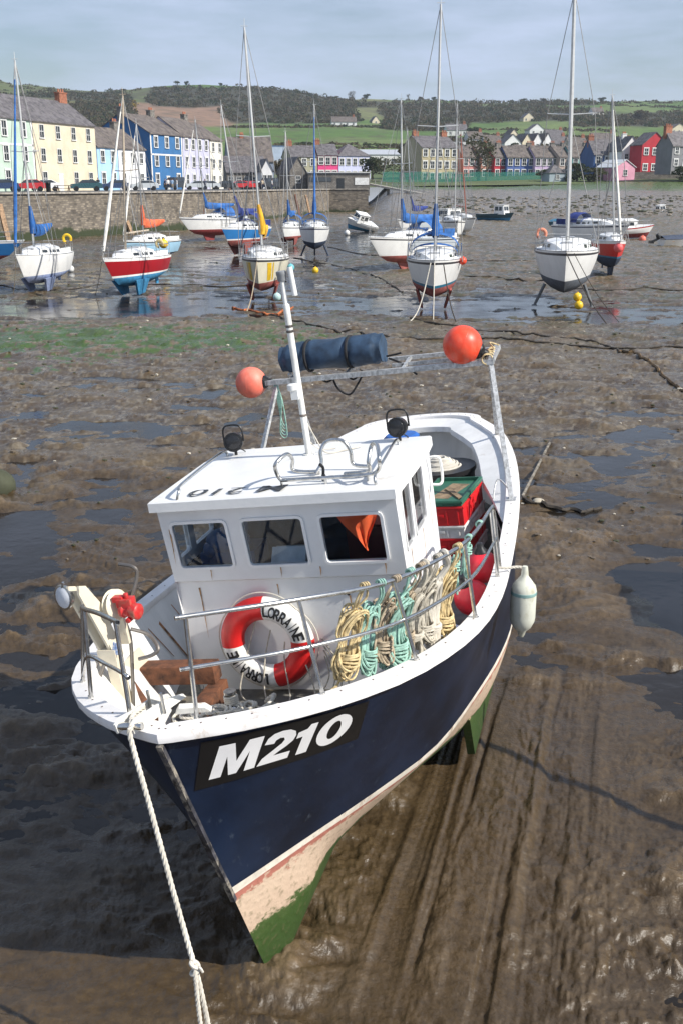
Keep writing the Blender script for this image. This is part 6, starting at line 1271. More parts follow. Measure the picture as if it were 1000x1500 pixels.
def person(label, x, Y, z, yaw, shirt, legs, sit=False, h=1.72):
    M = Matrix.Translation((at_x(x, Y, z), Y, z)) @ Matrix.Rotation(yaw, 4, 'Z'); rt = thing('person', label, 'person', M, 'people about the quay')
    s = h / 1.75; J = {'pel': (0, 0, .92), 'chest': (0, 0, 1.28), 'neck': (0, 0, 1.47), 'head': (0, -.01, 1.60), 'top': (0, 0, 1.70)}
    me = bpy.data.meshes.new('body'); k1 = (.2, -.42, .50) if sit else (.10, -.04, .5); 
    V = [(0, 0, .93), (0, 0, 1.10), (0, 0, 1.33), (0, 0, 1.48), (0, -.02, 1.60), (0, 0, 1.71)]; E = [(0, 1), (1, 2), (2, 3), (3, 4), (4, 5)]; Rr = [.15, .13, .16, .055, .095, .07]
    for q in (1, -1):
        b = len(V); V += [(q * .20, 0, 1.40), (q * .26, .02, 1.12), (q * .24, -.12, .90), (q * .23, -.17, .80)]; E += [(2, b), (b, b + 1), (b + 1, b + 2), (b + 2, b + 3)]; Rr += [.07, .05, .04, .045]
        b = len(V); V += ([(q * .10, 0, .86), (q * .12, -.05 * q, .48), (q * .12, .03 * q, .08), (q * .13, -.12 + .03 * q, .04)] if not sit else [(q * .10, -.05, .88), (q * .13, -.42, .90), (q * .13, -.46, .5), (q * .13, -.56, .46)]); E += [(0, b), (b, b + 1), (b + 1, b + 2), (b + 2, b + 3)]; Rr += [.10, .065, .045, .04]
    me.from_pydata([tuple(np.array(v) * s) for v in V], E, []); o = bpy.data.objects.new('body', me); COL.objects.link(o)
    md = o.modifiers.new('skin', 'SKIN'); 
    for i, v in enumerate(me.skin_vertices[0].data if me.skin_vertices else []): pass
    if not me.skin_vertices:
        bm = bmesh.new(); bm.from_mesh(me); bm.verts.layers.skin.verify(); bm.to_mesh(me); bm.free()
    for i, v in enumerate(me.skin_vertices[0].data): v.radius = (Rr[i] * s * 1.0, Rr[i] * s * .85); v.use_root = (i == 0)
    ss_ = o.modifiers.new('sub', 'SUBSURF'); ss_.levels = 1; ss_.render_levels = 1
    bpy.context.view_layer.update(); m2 = bpy.data.meshes.new_from_object(o.evaluated_get(bpy.context.evaluated_depsgraph_get())); bpy.data.objects.remove(o)
    o = bpy.data.objects.new('body', m2); COL.objects.link(o); o.parent = rt
    for m in (SKIN, shirt, legs): m2.materials.append(m)
    for p in m2.polygons:
        z_ = p.center.z / s; p.material_index = 0 if z_ > 1.47 or (abs(p.center.x) > .2 * s and z_ < 1.0 and z_ > .74 and p.center.y < -.08) else (1 if z_ > .93 else 2); p.use_smooth = True
    mb = MB(M); mb.sphere((0, .012 * s, 1.645 * s), .10 * s, 10, 7, sc=(.95, 1.05, .9)); build(mb, 'hair', mat('brown_hair', (.05, .03, .02), .8), rt)
cl = lambda n, c: mat('cloth_' + n, c, .85)
NV, WS, BK, LB, BG, RD = cl('navy', (.02, .03, .07)), cl('white', (.7, .7, .7)), cl('black', (.015, .015, .018)), cl('light_blue', (.3, .45, .65)), cl('beige', (.45, .38, .28)), cl('red', (.5, .03, .03))
for l, x, Y_, yw, a, b in [('person in dark clothes standing by the teal car', 145, 146, .5, BK, BK), ('person in black beside the dark car near the pale blue house', 184, 150, 2.6, BK, NV), ('person in white top in the group before the blue house', 247, 165, .3, WS, NV), ('person in light blue top beside the one in white', 253, 166, 3., LB, BG), ('person in navy at the left of the group', 243, 168, 1., NV, BK), ('person in pale trousers right of the group', 260, 170, 5., WS, LB), ('person in dark coat before the silver car by the lilac house', 301, 176, .4, NV, NV), ('person in beige by the small white shed', 385, 188, .7, BG, NV), ('person in white by the black car at the shed', 399, 186, 1.6, WS, NV)]:
    person(l, x, Y_, QZ + .04, yw, a, b)
def lamp(x, Y, label):
    p = Vector((at_x(x, Y, 4.2), Y, QZ + .04)); rt = thing('street_lamp', label, 'street lamp', p, 'lamps along the quay'); mb = MB(); mb.tube([p, p + Vector((0, 0, .8)), p + Vector((0, 0, 4.4))], [.09, .06, .045], 8); build(mb, 'post', BLACKP, rt)
    mb = MB(); mb.lathe([(.08, 0), (.20, .35), (.22, .4), (.05, .58), (.02, .68)], p + Vector((0, 0, 4.4)), n=8); build(mb, 'lantern', mat('lantern_glass', (.35, .35, .33), .3), rt)
lamp(56, 134, 'black lamp post in front of the cream house edge'); lamp(201, 156, 'black lamp post by the low white house'); lamp(312, 180, 'black lamp post by the narrow cream house'); lamp(407, 196, 'black lamp post near the quay head sheds')
p = Vector((at_x(56, 108, 4.2), 112, QZ + .04)); mb = MB(); mb.lathe([(.24, 0), (.26, .9), (.30, .95), (.2, 1.1)], p + Vector((0, 0, 0)), n=10); single(mb, 'litter_bin', 'dark litter bin at the quay edge near the red car', 'bin', BLACKP, p)
p = Vector((at_x(83, 114, 4.2), 117, QZ + .04)); mb = MB(); mb.box(p + Vector((0, 0, .72)), (1.8, .8, .06)); mb.box(p + Vector((0, -.6, .42)), (1.8, .28, .05)); mb.box(p + Vector((0, .6, .42)), (1.8, .28, .05))
for s in (-.6, .6): mb.beam(p + Vector((s, -.55, 0)), p + Vector((s, .1, .72)), .08, .08); mb.beam(p + Vector((s, .55, 0)), p + Vector((s, -.1, .72)), .08, .08)
single(mb, 'picnic_table', 'brown picnic table by the litter bin on the quay', 'picnic table', mat('bench_wood', (.16, .10, .06), .8), p)
for i, (xa, ya, xb, yb, w_) in enumerate([(172, 290, 195, 344, 1.3), (190, 288, 202, 342, 1), (0, 300, 14, 356, 1.4), (336, 276, 348, 328, 1), (346, 284, 358, 328, 1), (432, 285, 441, 322, 1), (448, 286, 456, 320, 1), (300, 300, 296, 340, .5)]):
    lab = ['pale timber pile leaning on the wall behind the red yacht', 'dark timber pile leaning right of the pale one', 'pale timber pile leaning at the left edge of the quay wall', 'brown timber pile behind the blue hulled boat', 'second timber pile behind the blue hulled boat', 'timber pile right of the small blue cabin boat', 'timber pile just left of the legged yacht', 'short thin post at the foot of the wall by the white boat'][i]
    g = ground_at(xb, yb); t_ = at(xa, ya, g.y + 1.5); mb = MB(); mb.beam(Vector((g.x, g.y, -.3)), t_, .30 * w_, .26 * w_); single(mb, 'timber_pile', lab, 'timber pile', mat('pile_wood_%d' % (i % 2), [(.34, .22, .13), (.14, .07, .045)][i % 2], .85, var=.25), g, group='timber piles against the quay')
# ================================================================ yachts and small boats dried out in the harbour
def gel(name, c, r=.3): return mat('hull_' + name, c, r, var=.04, scale=1.5, wear=(tuple(x * .62 + .03 for x in c), 3, .58, .85))
GW, GC, GLB, GB, GR = gel('white', (.84, .84, .82)), gel('cream', (.74, .70, .55)), gel('light_blue', (.36, .58, .74)), gel('blue', (.035, .20, .50)), gel('red', (.36, .012, .02))
AF = dict(red=mat('red_antifouling', (.34, .095, .08), .7, var=.2, scale=2), lilac=mat('lilac_antifouling', (.26, .32, .50), .7, var=.15), sky=mat('blue_antifouling', (.045, .24, .45), .7, var=.15), dark=mat('dark_antifouling', (.02, .035, .07), .7), grey=mat('grey_antifouling', (.11, .125, .15), .7, var=.15), deepred=mat('deep_red_antifouling', (.22, .03, .03), .7), white=GW)
CV = dict(blue=mat('blue_canvas', (.02, .12, .38), .7, var=.2, scale=3), navy=mat('navy_sailcloth', (.02, .04, .20), .7, var=.2, scale=3), yellow=mat('yellow_canvas', (.80, .42, .02), .7, var=.2, scale=3), orange=mat('orange_canvas', (.75, .15, .06), .7, var=.2, scale=3), white=mat('white_canvas', (.74, .72, .66), .7, var=.1))
BANDS = dict(none=GW, navy=mat('navy_band', (.02, .03, .07), .4), teal=mat('teal_band', (.02, .16, .26), .4), red=mat('red_band', (.45, .02, .02), .4), grey=mat('charcoal_band', (.04, .04, .045), .4), white=GW, black=mat('black_band', (.02, .02, .02), .4))
ALU = mat('mast_alloy', (.68, .68, .66), .35, .4, var=.06); WIRE = mat('rigging_wire', (.28, .28, .28), .5, .5); BROWNM = mat('varnished_spar', (.38, .22, .10), .5, var=.2)
YG = 'yachts dried out in the harbour'
def yacht(name, label, cat, gp, yaw, L=6.8, B=2.4, dr=.75, fb=.95, hull=GW, band='none', boot='red', rub='grey', keel='bilge', mtop=None, mrad=.055, cover=None, dodger=None, roll=0., legs=False, cabin=1., furl=None, spread=1, boomup=.0, mastm=None, lean=0., furlx=None, stripes=None, ladder=False, zoff=0.):
    g = ground_at(*gp, zoff); Y_ = g.y; yaw -= math.degrees(math.atan2(g.x, g.y))
    M = Matrix.Translation(g) @ Matrix.Rotation(math.radians(yaw), 4, 'Z') @ Matrix.Rotation(math.radians(roll), 4, 'Y'); rt = thing(name, label, cat, M, YG if cat == 'yacht' else None)
    y0 = -L * .42
    def sec(t, k):     # t along (0 bow, 1 stern), k 0 deck .. 1 waterline .. 2 keel line
        b = B / 2 * (1 - (1 - t) ** 2.3) ** .9 * (1 - .30 * max(0, (t - .6) / .4) ** 1.6); zd = dr + fb * (1 + .22 * (1 - t) ** 2); wl = dr * .98 + .08
        y = y0 + L * t
        if k <= 1: z = zd + (wl - zd) * k; rake = .13 * L * k * (1 - t); yy = y + rake - .05 * L * k * t; bb = b * (1 - .20 * k ** 1.6)
        else:
            q = k - 1; zb = dr * (.42 + .25 * abs(2 * t - 1) ** 2 + (.22 if t > .75 else 0) * (t - .75) * 4); z = wl + (zb - wl) * q; yy = y + .13 * L * (1 - t) + .06 * L * q * (1 - t) * 1.5 - .05 * L * t - .08 * L * q * t; bb = b * .80 * (1 - q ** 2.2) ** .75 if q < 1 else 0
        return Vector((bb, yy, z))
    ts = [0, .01, .03, .06, .1, .16, .24, .34, .45, .57, .7, .82, .92, 1.0]; ks = [0, .07, .15, .22, .5, .9, 1.0, 1.12, 1.4, 1.7, 1.9, 2.0]
    mb = MB(M); rows = []
    for k in ks:
        r = [sec(t, k) for t in ts]; rows.append([Vector((-p.x, p.y, p.z)) for p in r[::-1]] + r[1:])
    bmat = BANDS[band]; order = [hull, BANDS[rub], bmat, AF[boot], GW]
    def mf(i, j): kk = (ks[i] + ks[i + 1]) / 2; return 4 if kk < .07 else (1 if kk < .15 else (0 if kk < .9 else (2 if kk < 1.0 and band != 'none' else (0 if kk < 1.0 else 3))))
    mb.grid(rows, mif=mf); n = len(rows[0])
    for i in range(len(ks) - 1): mb.add([rows[i][0], rows[i][-1], rows[i + 1][-1], rows[i + 1][0]], [(0, 1, 2, 3)], mf(i, 0))
    build(mb, 'hull', order, rt, ang=50)
    if stripes:
        mb = MB(M)
        for s in (1, -1):
            for (t0, t1) in ((.13, .20), (.225, .245)):
                a = [sec(t, k) for k in (.18, .45, .75, .93) for t in (t0, t1)]; mb.add([Vector((s * (p.x + .008), p.y - .006, p.z)) for p in a], [(0, 1, 3, 2), (2, 3, 5, 4), (4, 5, 7, 6)])
        split_build(mb, 'hull_stripes', stripes, rt)
    mb = MB(M); dk = [sec(t, 0) for t in ts]; mb.grid([[Vector((p.x * q, p.y, p.z + .02 + .03 * (1 - q * q))) for p in dk] for q in (-.98, -.5, 0, .5, .98)]); build(mb, 'deck', mat('yacht_deck', (.66, .67, .68), .6, var=.06), rt)
    if cabin:
        mb = MB(M); zc = lambda t: dr + fb * (1 + .22 * (1 - t) ** 2); hh = .42 * cabin; rows = []
        for t, w, q in ((.20, .25, .1), (.27, .50, .6), (.36, .62, .85), (.50, .68, 1.), (.66, .68, 1.05), (.68, .66, .98), (.70, .64, .1)):
            z = zc(t); b = sec(t, 0).x * w / .85; y = y0 + L * t; rows.append([Vector((-b, y, z)), Vector((-b * .88, y, z + hh * q * .8)), Vector((-b * .5, y, z + hh * q)), Vector((0, y, z + hh * q * 1.06)), Vector((b * .5, y, z + hh * q)), Vector((b * .88, y, z + hh * q * .8)), Vector((b, y, z))])
        mb.grid(rows); build(mb, 'coachroof', GW, rt, ang=30)
        mb = MB(M)
        for s in (1, -1):
            for t0, t1 in ((.36, .43), (.47, .56), (.585, .64)):
                P = []
                for t, q in ((t0, .28), (t1, .28), (t1, .62), (t0, .62)):
                    z = zc(t); b = sec(t, 0).x * (.62 + .06 * min(1, (t - .36) / .14)) / .85; P.append(Vector((s * (b * (1 - .12 * q / .8) + .012), y0 + L * t, z + hh * q * .92)))
                mb.add(P, [(0, 1, 2, 3)])
        split_build(mb, 'cabin_window', PANE, rt)
        mb = MB(M); mb.box((0, y0 + .30 * L, zc(.3) + hh * .72), (.45, .4, .08)); mb.box((0, y0 + .60 * L, zc(.6) + hh * 1.06 + .02), (.6, .8, .06)); split_build(mb, 'hatch', mat('hatch_grey', (.45, .46, .48), .4), rt, bevel=0)
        mb = MB(M); zz = zc(.85)
        for s in (1, -1): mb.box((s * sec(.85, 0).x * .62, y0 + .85 * L, zz + .12), (.08, .28 * L, .26))
        split_build(mb, 'cockpit_coaming', GW, rt)
    # keels and rudder
    af = AF[boot]
    mb = MB(M)
    if keel == 'bilge':
        for s in (1, -1):
            mb = MB(M); mb.prism([(-.7, dr * .85), (.8, dr * .85), (.55, .0), (-.15, -.06)], (s * B * .17, .1, 0), (0, 1, 0), (s * .28, 0, 1), (s * .10, 0, 0)); build(mb, 'keel', af, rt)
    elif keel == 'fin': mb.prism([(-.8, dr * .8), (.9, dr * .8), (.6, 0), (-.3, 0)], (-.06, .1, 0), (0, 1, 0), (0, 0, 1), (.12, 0, 0)); build(mb, 'keel', af, rt)
    elif keel == 'long': mb.prism([(-1.6, dr * .6), (L * .42, dr * .8), (L * .42, 0), (-.5, 0)], (-.08, .1, 0), (0, 1, 0), (0, 0, 1), (.16, 0, 0)); build(mb, 'keel', af, rt)
    if keel != 'long' and keel != 'none':
        mb = MB(M); ys = y0 + L * .93; mb.prism([(-.12, dr + .1), (.22, dr + .35), (.22, .22), (-.05, .22)], (-.03, ys, 0), (0, 1, 0), (0, 0, 1), (.06, 0, 0)); build(mb, 'rudder', af, rt)
    if legs:
        for s in (1, -1):
            mb = MB(M); mb.tube([(s * B * .27, .0, dr * .78), (s * B * .40, -.1, -.02)], [.07, .06], 8); mb.lathe([(.13, 0), (.10, .05)], (s * B * .40, -.1, -.03), n=10); build(mb, 'leg', mat('leg_grey', (.13, .14, .15), .6) if boot == 'grey' else af, rt)
    # mast, boom, rigging
    if mtop is not None:
        ym = y0 + .40 * L; zd = dr + fb * 1.08 + (.42 * cabin); C = M @ Vector((0, ym, 0)); ztop = at(mtop[0], mtop[1], C.y).z; hm = ztop - g.z
        dxl = (at_x(mtop[0], C.y, ztop) - C.x); Mi = M.to_3x3().inverted(); tipw = Vector((C.x + dxl, C.y, ztop)); tip = M.inverted() @ tipw
        ft = Vector((0, ym, zd - .02)); mm = mastm or ALU
        mb = MB(M); mb.tube([ft, ft.lerp(tip, .6), tip], [mrad, mrad, mrad * .8], 8); mb.tube([tip, tip + Vector((0, 0, .35))], .012, 4); mb.tube([tip + Vector((-.15, 0, .05)), tip + Vector((.15, 0, .05))], .012, 4); build(mb, 'mast', mm, rt)
        for q in ([.52] if spread == 1 else [.45, .72]):
            mb = MB(M); c = ft.lerp(tip, q)
            for s in (1, -1): mb.tube([c, c + Vector((s * B * .31, .1, .05))], .022, 6)
            build(mb, 'spreader', mm, rt)
        mb = MB(M); bow = sec(0, 0) + Vector((0, 0, .05)); st = Vector((0, y0 + L, dr + fb))
        wr = .014 if Y_ < 60 else .018
        mb.tube([bow, tip], wr, 4, cap=False); mb.tube([st, tip], wr, 4, cap=False)
        for s in (1, -1):
            c = ft.lerp(tip, .52) + Vector((s * B * .31, .1, .05)); cp2 = Vector((s * B * .44, ym + .15, dr + fb)); mb.tube([cp2, c, tip], wr, 4, cap=False); mb.tube([cp2 + Vector((0, .35, 0)), ft.lerp(tip, .5)], wr, 4, cap=False); mb.tube([cp2 - Vector((0, .3, 0)), ft.lerp(tip, .5)], wr, 4, cap=False)
        mb.tube([ft + Vector((.08, -.05, 0)), tip], wr * .8, 4, cap=False)
        build(mb, 'rigging', WIRE, rt)
        if furl:
            mb = MB(M); a = bow.lerp(tip, .04); b = bow.lerp(tip, .90); mb.tube([a, a.lerp(b, .2), a.lerp(b, .6), b], [.06, .09, .06, .03], 7); build(mb, 'furled_sail', CV.get(furl) or ALU, rt)
        be = Vector((0, y0 + .86 * L, zd + .75 + boomup)); bs = ft + Vector((0, .08, .72))
        mb = MB(M); mb.tube([bs, be], .045, 7); build(mb, 'boom', mm, rt)
        if cover:
            mb = MB(M); rows = []
            for i in range(14):
                f = i / 13; c = bs.lerp(be, f * .98); c = c - Vector((0, 0, .10 * math.sin(f * math.pi))); r = .19 * (1 - f) ** .7 + .08; zz = 1.25 if f > .05 else 1.0
                rows.append([c + Vector((r * .62 * math.cos(a), 0, .04 + r * zz * math.sin(a) + .02 * math.sin(5 * f + a * 3))) for a in np.linspace(0, 2 * math.pi, 12, endpoint=False)])
            mb.grid(rows, closed=True); up = ft.lerp(tip, (1.9 if True else 0) / max(1, (tip - ft).length)); mb.tube([bs + Vector((0, .0, -.12)), bs + Vector((0, .02, .3)), up], [.15, .17, .07], 10)
            build(mb, 'sail_cover', CV[cover], rt, ang=60)
    # rails
    mb = MB(M); zr = lambda t: dr + fb * (1 + .22 * (1 - t) ** 2)
    for s in (1, -1):
        pts = [Vector((s * sec(t, 0).x * .95, y0 + L * t, zr(t) + .55)) for t in (.012, .05, .12, .3, .5, .7, .88, .97)]
        mb.tube(pts, .012, 5); mb.tube([p - Vector((0, 0, .27)) for p in pts[2:]], .008, 4)
        for p in pts: mb.tube([p - Vector((0, 0, .57)), p], .012, 5)
    a = Vector((sec(.012, 0).x, y0 + L * .012, zr(0) + .55)); mb.tube([a, Vector((0, y0 - .1, zr(0) + .58)), Vector((-a.x, a.y, a.z))], .014, 5)
    b = Vector((sec(.97, 0).x * .95, y0 + L * .97, zr(1) + .55)); mb.tube([b, Vector((b.x * .7, y0 + L, b.z)), Vector((-b.x * .7, y0 + L, b.z)), Vector((-b.x, b.y, b.z))], .014, 5)
    build(mb, 'guard_rail', STEEL, rt)
    if dodger:
        y1, y2 = y0 + .58 * L, y0 + .76 * L; zb = dr + fb + .22; w = B * .40; mb = MB(M); gm = MB(M); rows = []
        arch = lambda w, h, y: [Vector((w * math.cos(a), y, zb + h * math.sin(a) ** .75)) for a in np.linspace(0.02, math.pi - .02, 15)]
        rows = [arch(w * 1.0, .82, y1 + .30), arch(w * 1.02, .90, y1 + .55), arch(w * 1.02, .88, y2)]; mb.grid(rows)
        lowr = arch(w * .92, .40, y1 - .12); mid_ = arch(w * .93, .48, y1 - .08); mb.grid([lowr, mid_])
        gm.grid([mid_, rows[0]]); build(mb, 'spray_hood', CV[dodger], rt, ang=60); build(gm, 'hood_window', glass('hood_plastic', (.6, .65, .7), .15), rt, ang=60)
        mb = MB(M)
        for s in (1, -1): mb.box((s * B * .44, y0 + .83 * L, dr + fb + .34), (.02, 1.0, .46))
        split_build(mb, 'weather_cloth', CV[dodger], rt)
    return rt, M
def small_buoy(label, px, py, r, m, z=0., Y=None, cat='mooring buoy'):
    g = ground_at(px, py + r * 20, 0) if Y is None else None; c = Vector((g.x, g.y, r * .8 + GZ)) if Y is None else at(px, py, Y); mb = MB(); mb.sphere(c, r, 16, 10); mb.lathe([(r * .2, r * .9), (r * .15, r * 1.15)], c, n=8)
    return single(mb, 'mooring_buoy', label, cat, m, c)
def ring_on(rt_M, c, R_, r, m, label, cat='lifebuoy'):
    M, = (rt_M,); mb = MB(M); c = Vector(c); rows = []
    for i in range(15):
        a = 2 * math.pi * i / 18 - .5; rows.append([c + Vector(((R_ + r * math.cos(b)) * math.cos(a), r * math.sin(b), (R_ + r * math.cos(b)) * math.sin(a))) for b in np.linspace(0, 2 * math.pi, 8, endpoint=False)])
    mb.grid(rows, closed=True); return single(mb, 'rescue_ring', label, cat, m, M @ Matrix.Translation(c))
Y1, M1 = yacht('yacht', 'white yacht with lilac bottom and blue sail cover, leftmost of the near row', 'yacht', (57, 425), -20, 6.2, 2.2, .72, .92, boot='lilac', rub='white', mtop=(22, 88), cover='blue', boomup=.1, furl='blue')
ring_on(M1, (.5, 3.45, 2.3), .2, .075, YEL, 'yellow horseshoe ring on the stern rail of the leftmost near yacht')
yacht('old_sailing_boat', 'blue hulled boat with white rail cut by the left edge', 'boat', (-38, 392), 62, 8.5, 2.6, .7, .8, hull=GB, boot='red', rub='white', keel='long', mtop=None, cabin=.0)
Y3, M3 = yacht('yacht', 'dark red yacht with bright blue bottom and bilge keels', 'yacht', (192, 430), -26, 5.9, 2.15, .78, .82, hull=GR, band='white', boot='sky', rub='white', mtop=(180, 140), furl='white', mastm=mat('tan_mast', (.50, .42, .32), .5), roll=-2, cover=None)
ring_on(M3, (.85, 1.9, 2.2), .17, .07, mat('straw_ring', (.62, .5, .25), .6), 'straw coloured ring on the rail of the dark red yacht')
yacht('yacht', 'light blue yacht with white bow cover and orange sail cover', 'yacht', (214, 383), -32, 6.2, 2.2, .45, .85, hull=GLB, boot='dark', rub='grey', keel='fin', mtop=(200, 182), cover='orange', furl='white')
yacht('yacht', 'white long keeled yacht with deep red bottom before the quay wall', 'yacht', (305, 352), -52, 7.6, 2.5, .95, .95, boot='deepred', rub='navy', keel='fin', mtop=(286, 176), cover='blue', dodger='blue', furl='white')
yacht('yacht', 'royal blue yacht with faded red keels left of the cream yacht', 'yacht', (352, 372), -28, 6.6, 2.3, 1.0, .85, hull=GB, band='white', boot='red', rub='white', mtop=(324, 154), dodger='navy', cover='navy', mastm=ALU)
Y7, M7 = yacht('yacht', 'cream yacht with yellow stripes and yellow sail cover', 'yacht', (385, 438), -5, 6.6, 2.4, .80, .98, hull=GC, boot='red', rub='grey', mtop=(358, 40), cover='yellow', stripes=YEL, roll=1)
yacht('yacht', 'small white blue canopied yacht between royal blue and legged yachts', 'yacht', (424, 358), -14, 5.6, 2.1, .65, .75, boot='red', rub='navy', mtop=(418, 193), dodger='blue', cover='blue')
yacht('yacht', 'white yacht with navy top band standing on two dark legs', 'yacht', (461, 374), 0, 7.6, 2.5, .95, .95, boot='dark', rub='navy', keel='fin', legs=True, mtop=(460, 154), dodger='blue', cover='blue', furl='blue')
yacht('yacht', 'white yacht with blue mainsail bundle left of the frontmost blue hooded yacht', 'yacht', (590, 394), -42, 7.4, 2.5, .8, 1.0, boot='red', rub='grey', keel='fin', mtop=(587, 146), cover='blue', dodger='blue')
yacht('yacht', 'white yacht half hidden behind the blue bundled one', 'yacht', (603, 346), -30, 7.0, 2.4, .6, .9, boot='white', rub='grey', keel='fin', mtop=(596, 191), cover='navy')
Y13, M13 = yacht('yacht', 'large white yacht with blue spray hood and teal stripe facing the camera', 'yacht', (634, 449), 0, 7.4, 2.68, .88, 1.02, band='teal', boot='red', rub='grey', mtop=(645, 6), cover='blue', dodger='blue', spread=1, cabin=.9)
yacht('yacht', 'white yacht seen from ahead at the far right of the tall mast', 'yacht', (664, 352), 6, 7.2, 2.6, .6, 1.05, boot='white', rub='grey', keel='fin', mtop=(669, 153), cabin=1.1)
yacht('yacht', 'white yacht just behind the one seen from ahead', 'yacht', (680, 344), 20, 7.0, 2.4, .6, 1.0, boot='white', rub='grey', keel='fin', mtop=(674, 198), mastm=mat('red_brown_mast', (.38, .12, .08), .5))
Y16, M16 = yacht('yacht', 'big white yacht with charcoal band on grey legs at right', 'yacht', (824, 447), 0, 8.2, 3.08, 1.15, 1.08, boot='grey', rub='grey', keel='none', legs=True, mtop=(841, -14), mrad=.085, cabin=1.1)
ring_on(M16, (-1.15, 2.0, 2.9), .19, .075, mat('faded_orange', (.75, .28, .17), .6), 'faded orange horseshoe ring on the rail of the big right yacht')
yacht('yacht', 'small bright red yacht with blue fin behind the big right yacht', 'yacht', (893, 404), 10, 5.6, 2.0, 1.0, .85, hull=gel('bright_red', (.60, .02, .015)), band='teal', boot='dark', rub='white', keel='fin', mtop=(896, 140), furl='white')
yacht('motor_sailer', 'white motor sailer with navy band and blue canopy behind the red yacht', 'motor sailer', (874, 360), 52, 7.6, 2.8, .4, 1.2, rub='navy', boot='white', keel='fin', mtop=(872, 250) if False else None, dodger='navy', cabin=1.3)
# cabin boats
def cabin_boat(name, label, gp, yaw, L, B, hull, boot, roll=0, pitch=0, cab=(.25, .62), cz=1.0, band='none', zoff=0., cat='cabin boat', lift=0.):
    g = ground_at(*gp, zoff) if len(gp) == 2 else Vector(gp); yaw -= math.degrees(math.atan2(g.x, g.y)) if len(gp) == 2 else 0; M = Matrix.Translation(g + Vector((0, 0, lift))) @ Matrix.Rotation(math.radians(yaw), 4, 'Z') @ Matrix.Rotation(math.radians(roll), 4, 'Y') @ Matrix.Rotation(math.radians(pitch), 4, 'X'); rt = thing(name, label, cat, M)
    y0 = -L * .5; fb = .95
    def sec(t, k): b = B / 2 * (1 - (1 - t) ** 2.4) ** .8; zd = fb * (1 + .25 * (1 - t) ** 1.6) + .1; q = k; z = zd * (1 - q) + .05 * q; return Vector((b * (1 - q ** 2.2 * .96), y0 + L * t + .14 * L * q * (1 - t), z))
    ts = [0, .02, .06, .12, .2, .32, .46, .62, .8, 1.]; ks = [0, .1, .3, .55, .7, .85, 1.]
    mb = MB(M); rows = []
    for k in ks: r = [sec(t, k) for t in ts]; rows.append([Vector((-p.x, p.y, p.z)) for p in r[::-1]] + r[1:])
    mf = lambda i, j: 2 if i == 0 and band != 'none' else (0 if ks[i] < .5 else 1); mb.grid(rows, mif=mf)
    for i in range(len(ks) - 1): mb.add([rows[i][0], rows[i][-1], rows[i + 1][-1], rows[i + 1][0]], [(0, 1, 2, 3)], mf(i, 0))
    build(mb, 'hull', [hull, AF[boot], BANDS[band]], rt, ang=50)
    mb = MB(M); dk = [sec(t, 0) for t in ts]; mb.grid([[Vector((p.x * q, p.y, p.z + .01 - (.25 if 0 < i_ and False else 0))) for p in dk] for i_, q in enumerate((-.97, 0, .97))]); build(mb, 'deck', mat('yacht_deck', (.66, .67, .68), .6), rt)
    y1, y2 = y0 + cab[0] * L, y0 + cab[1] * L; w = B * .36; z0 = fb * 1.08; mb = MB(M)
    mb.add([(-w, y1, z0), (w, y1, z0), (w, y2, z0), (-w, y2, z0), (-w * .85, y1 + .25, z0 + cz), (w * .85, y1 + .25, z0 + cz), (w * .85, y2, z0 + cz), (-w * .85, y2, z0 + cz)], [(0, 1, 5, 4), (1, 2, 6, 5), (2, 3, 7, 6), (3, 0, 4, 7), (4, 5, 6, 7)]); build(mb, 'cabin', GW, rt)
    mb = MB(M); mb.box((0, (y1 + y2) / 2 + .12, z0 + cz + .035), (w * 1.85, y2 - y1 + .0, .06)); build(mb, 'cabin_roof', GW, rt)
    for s in (1, -1):
        for f0, f1 in ((.2, .5), (.56, .92)):
            mb = MB(M); P = []
            for f, h in ((f0, .42), (f1, .42), (f1, .86), (f0 + .03, .86)): P.append(Vector((s * (w * (1 - .15 * h) + .012), y1 + (y2 - y1) * f + .1 * (1 - f), z0 + cz * h)))
            mb.add(P, [(0, 1, 2, 3)]); build(mb, 'window', PANE, rt)
    for x0, x1 in ((-.85, -.05), (.05, .85)):
        mb = MB(M); mb.add([Vector((x * w * (1 - .15 * h), y1 + .25 * h - .015, z0 + cz * h)) for x, h in ((x0, .42), (x1, .42), (x1, .88), (x0, .88))], [(0, 1, 2, 3)]); build(mb, 'windscreen', PANE, rt)
    mb = MB(M)
    for s in (1, -1):
        pts = [Vector((s * sec(t, 0).x * .93, y0 + L * t, sec(t, 0).z + .4)) for t in (.02, .12, .3, .46)]; mb.tube(pts, .014, 5)
        for p in pts: mb.tube([p, p - Vector((0, 0, .4))], .014, 5)
    build(mb, 'bow_rail', STEEL, rt); return rt, M
cabin_boat('cabin_boat', 'white and pale blue cabin boat leaning over by the end of the quay', (524, 338), -60, 3.9, 1.7, GW, 'sky', roll=22, pitch=-10, cz=.95)
cabin_boat('cabin_boat', 'dark hulled cabin cruiser with white wheelhouse near the far shore', (726, 325), 58, 5.6, 2.1, gel('dark_teal', (.02, .07, .10)), 'sky', cz=1.2, cab=(.2, .5))
cabin_boat('cabin_boat', 'white cabin boat with maroon stripe leaning right of the motor sailer', (921, 349), 118, 4.9, 1.9, GW, 'deepred', roll=-8, cz=.7, band='red', cab=(.4, .85))
cabin_boat('cabin_boat', 'tiny white wheelhouse boat farthest up the right shore', (966, 323), 40, 3.6, 1.6, GW, 'dark', roll=-6, cz=1.1, cab=(.3, .6))
cabin_boat('cabin_boat', 'white and navy cabin boat behind the white yachts right of the tall mast', (655, 338), -40, 5.6, 2.2, GW, 'dark', cz=1.3, cab=(.3, .75))
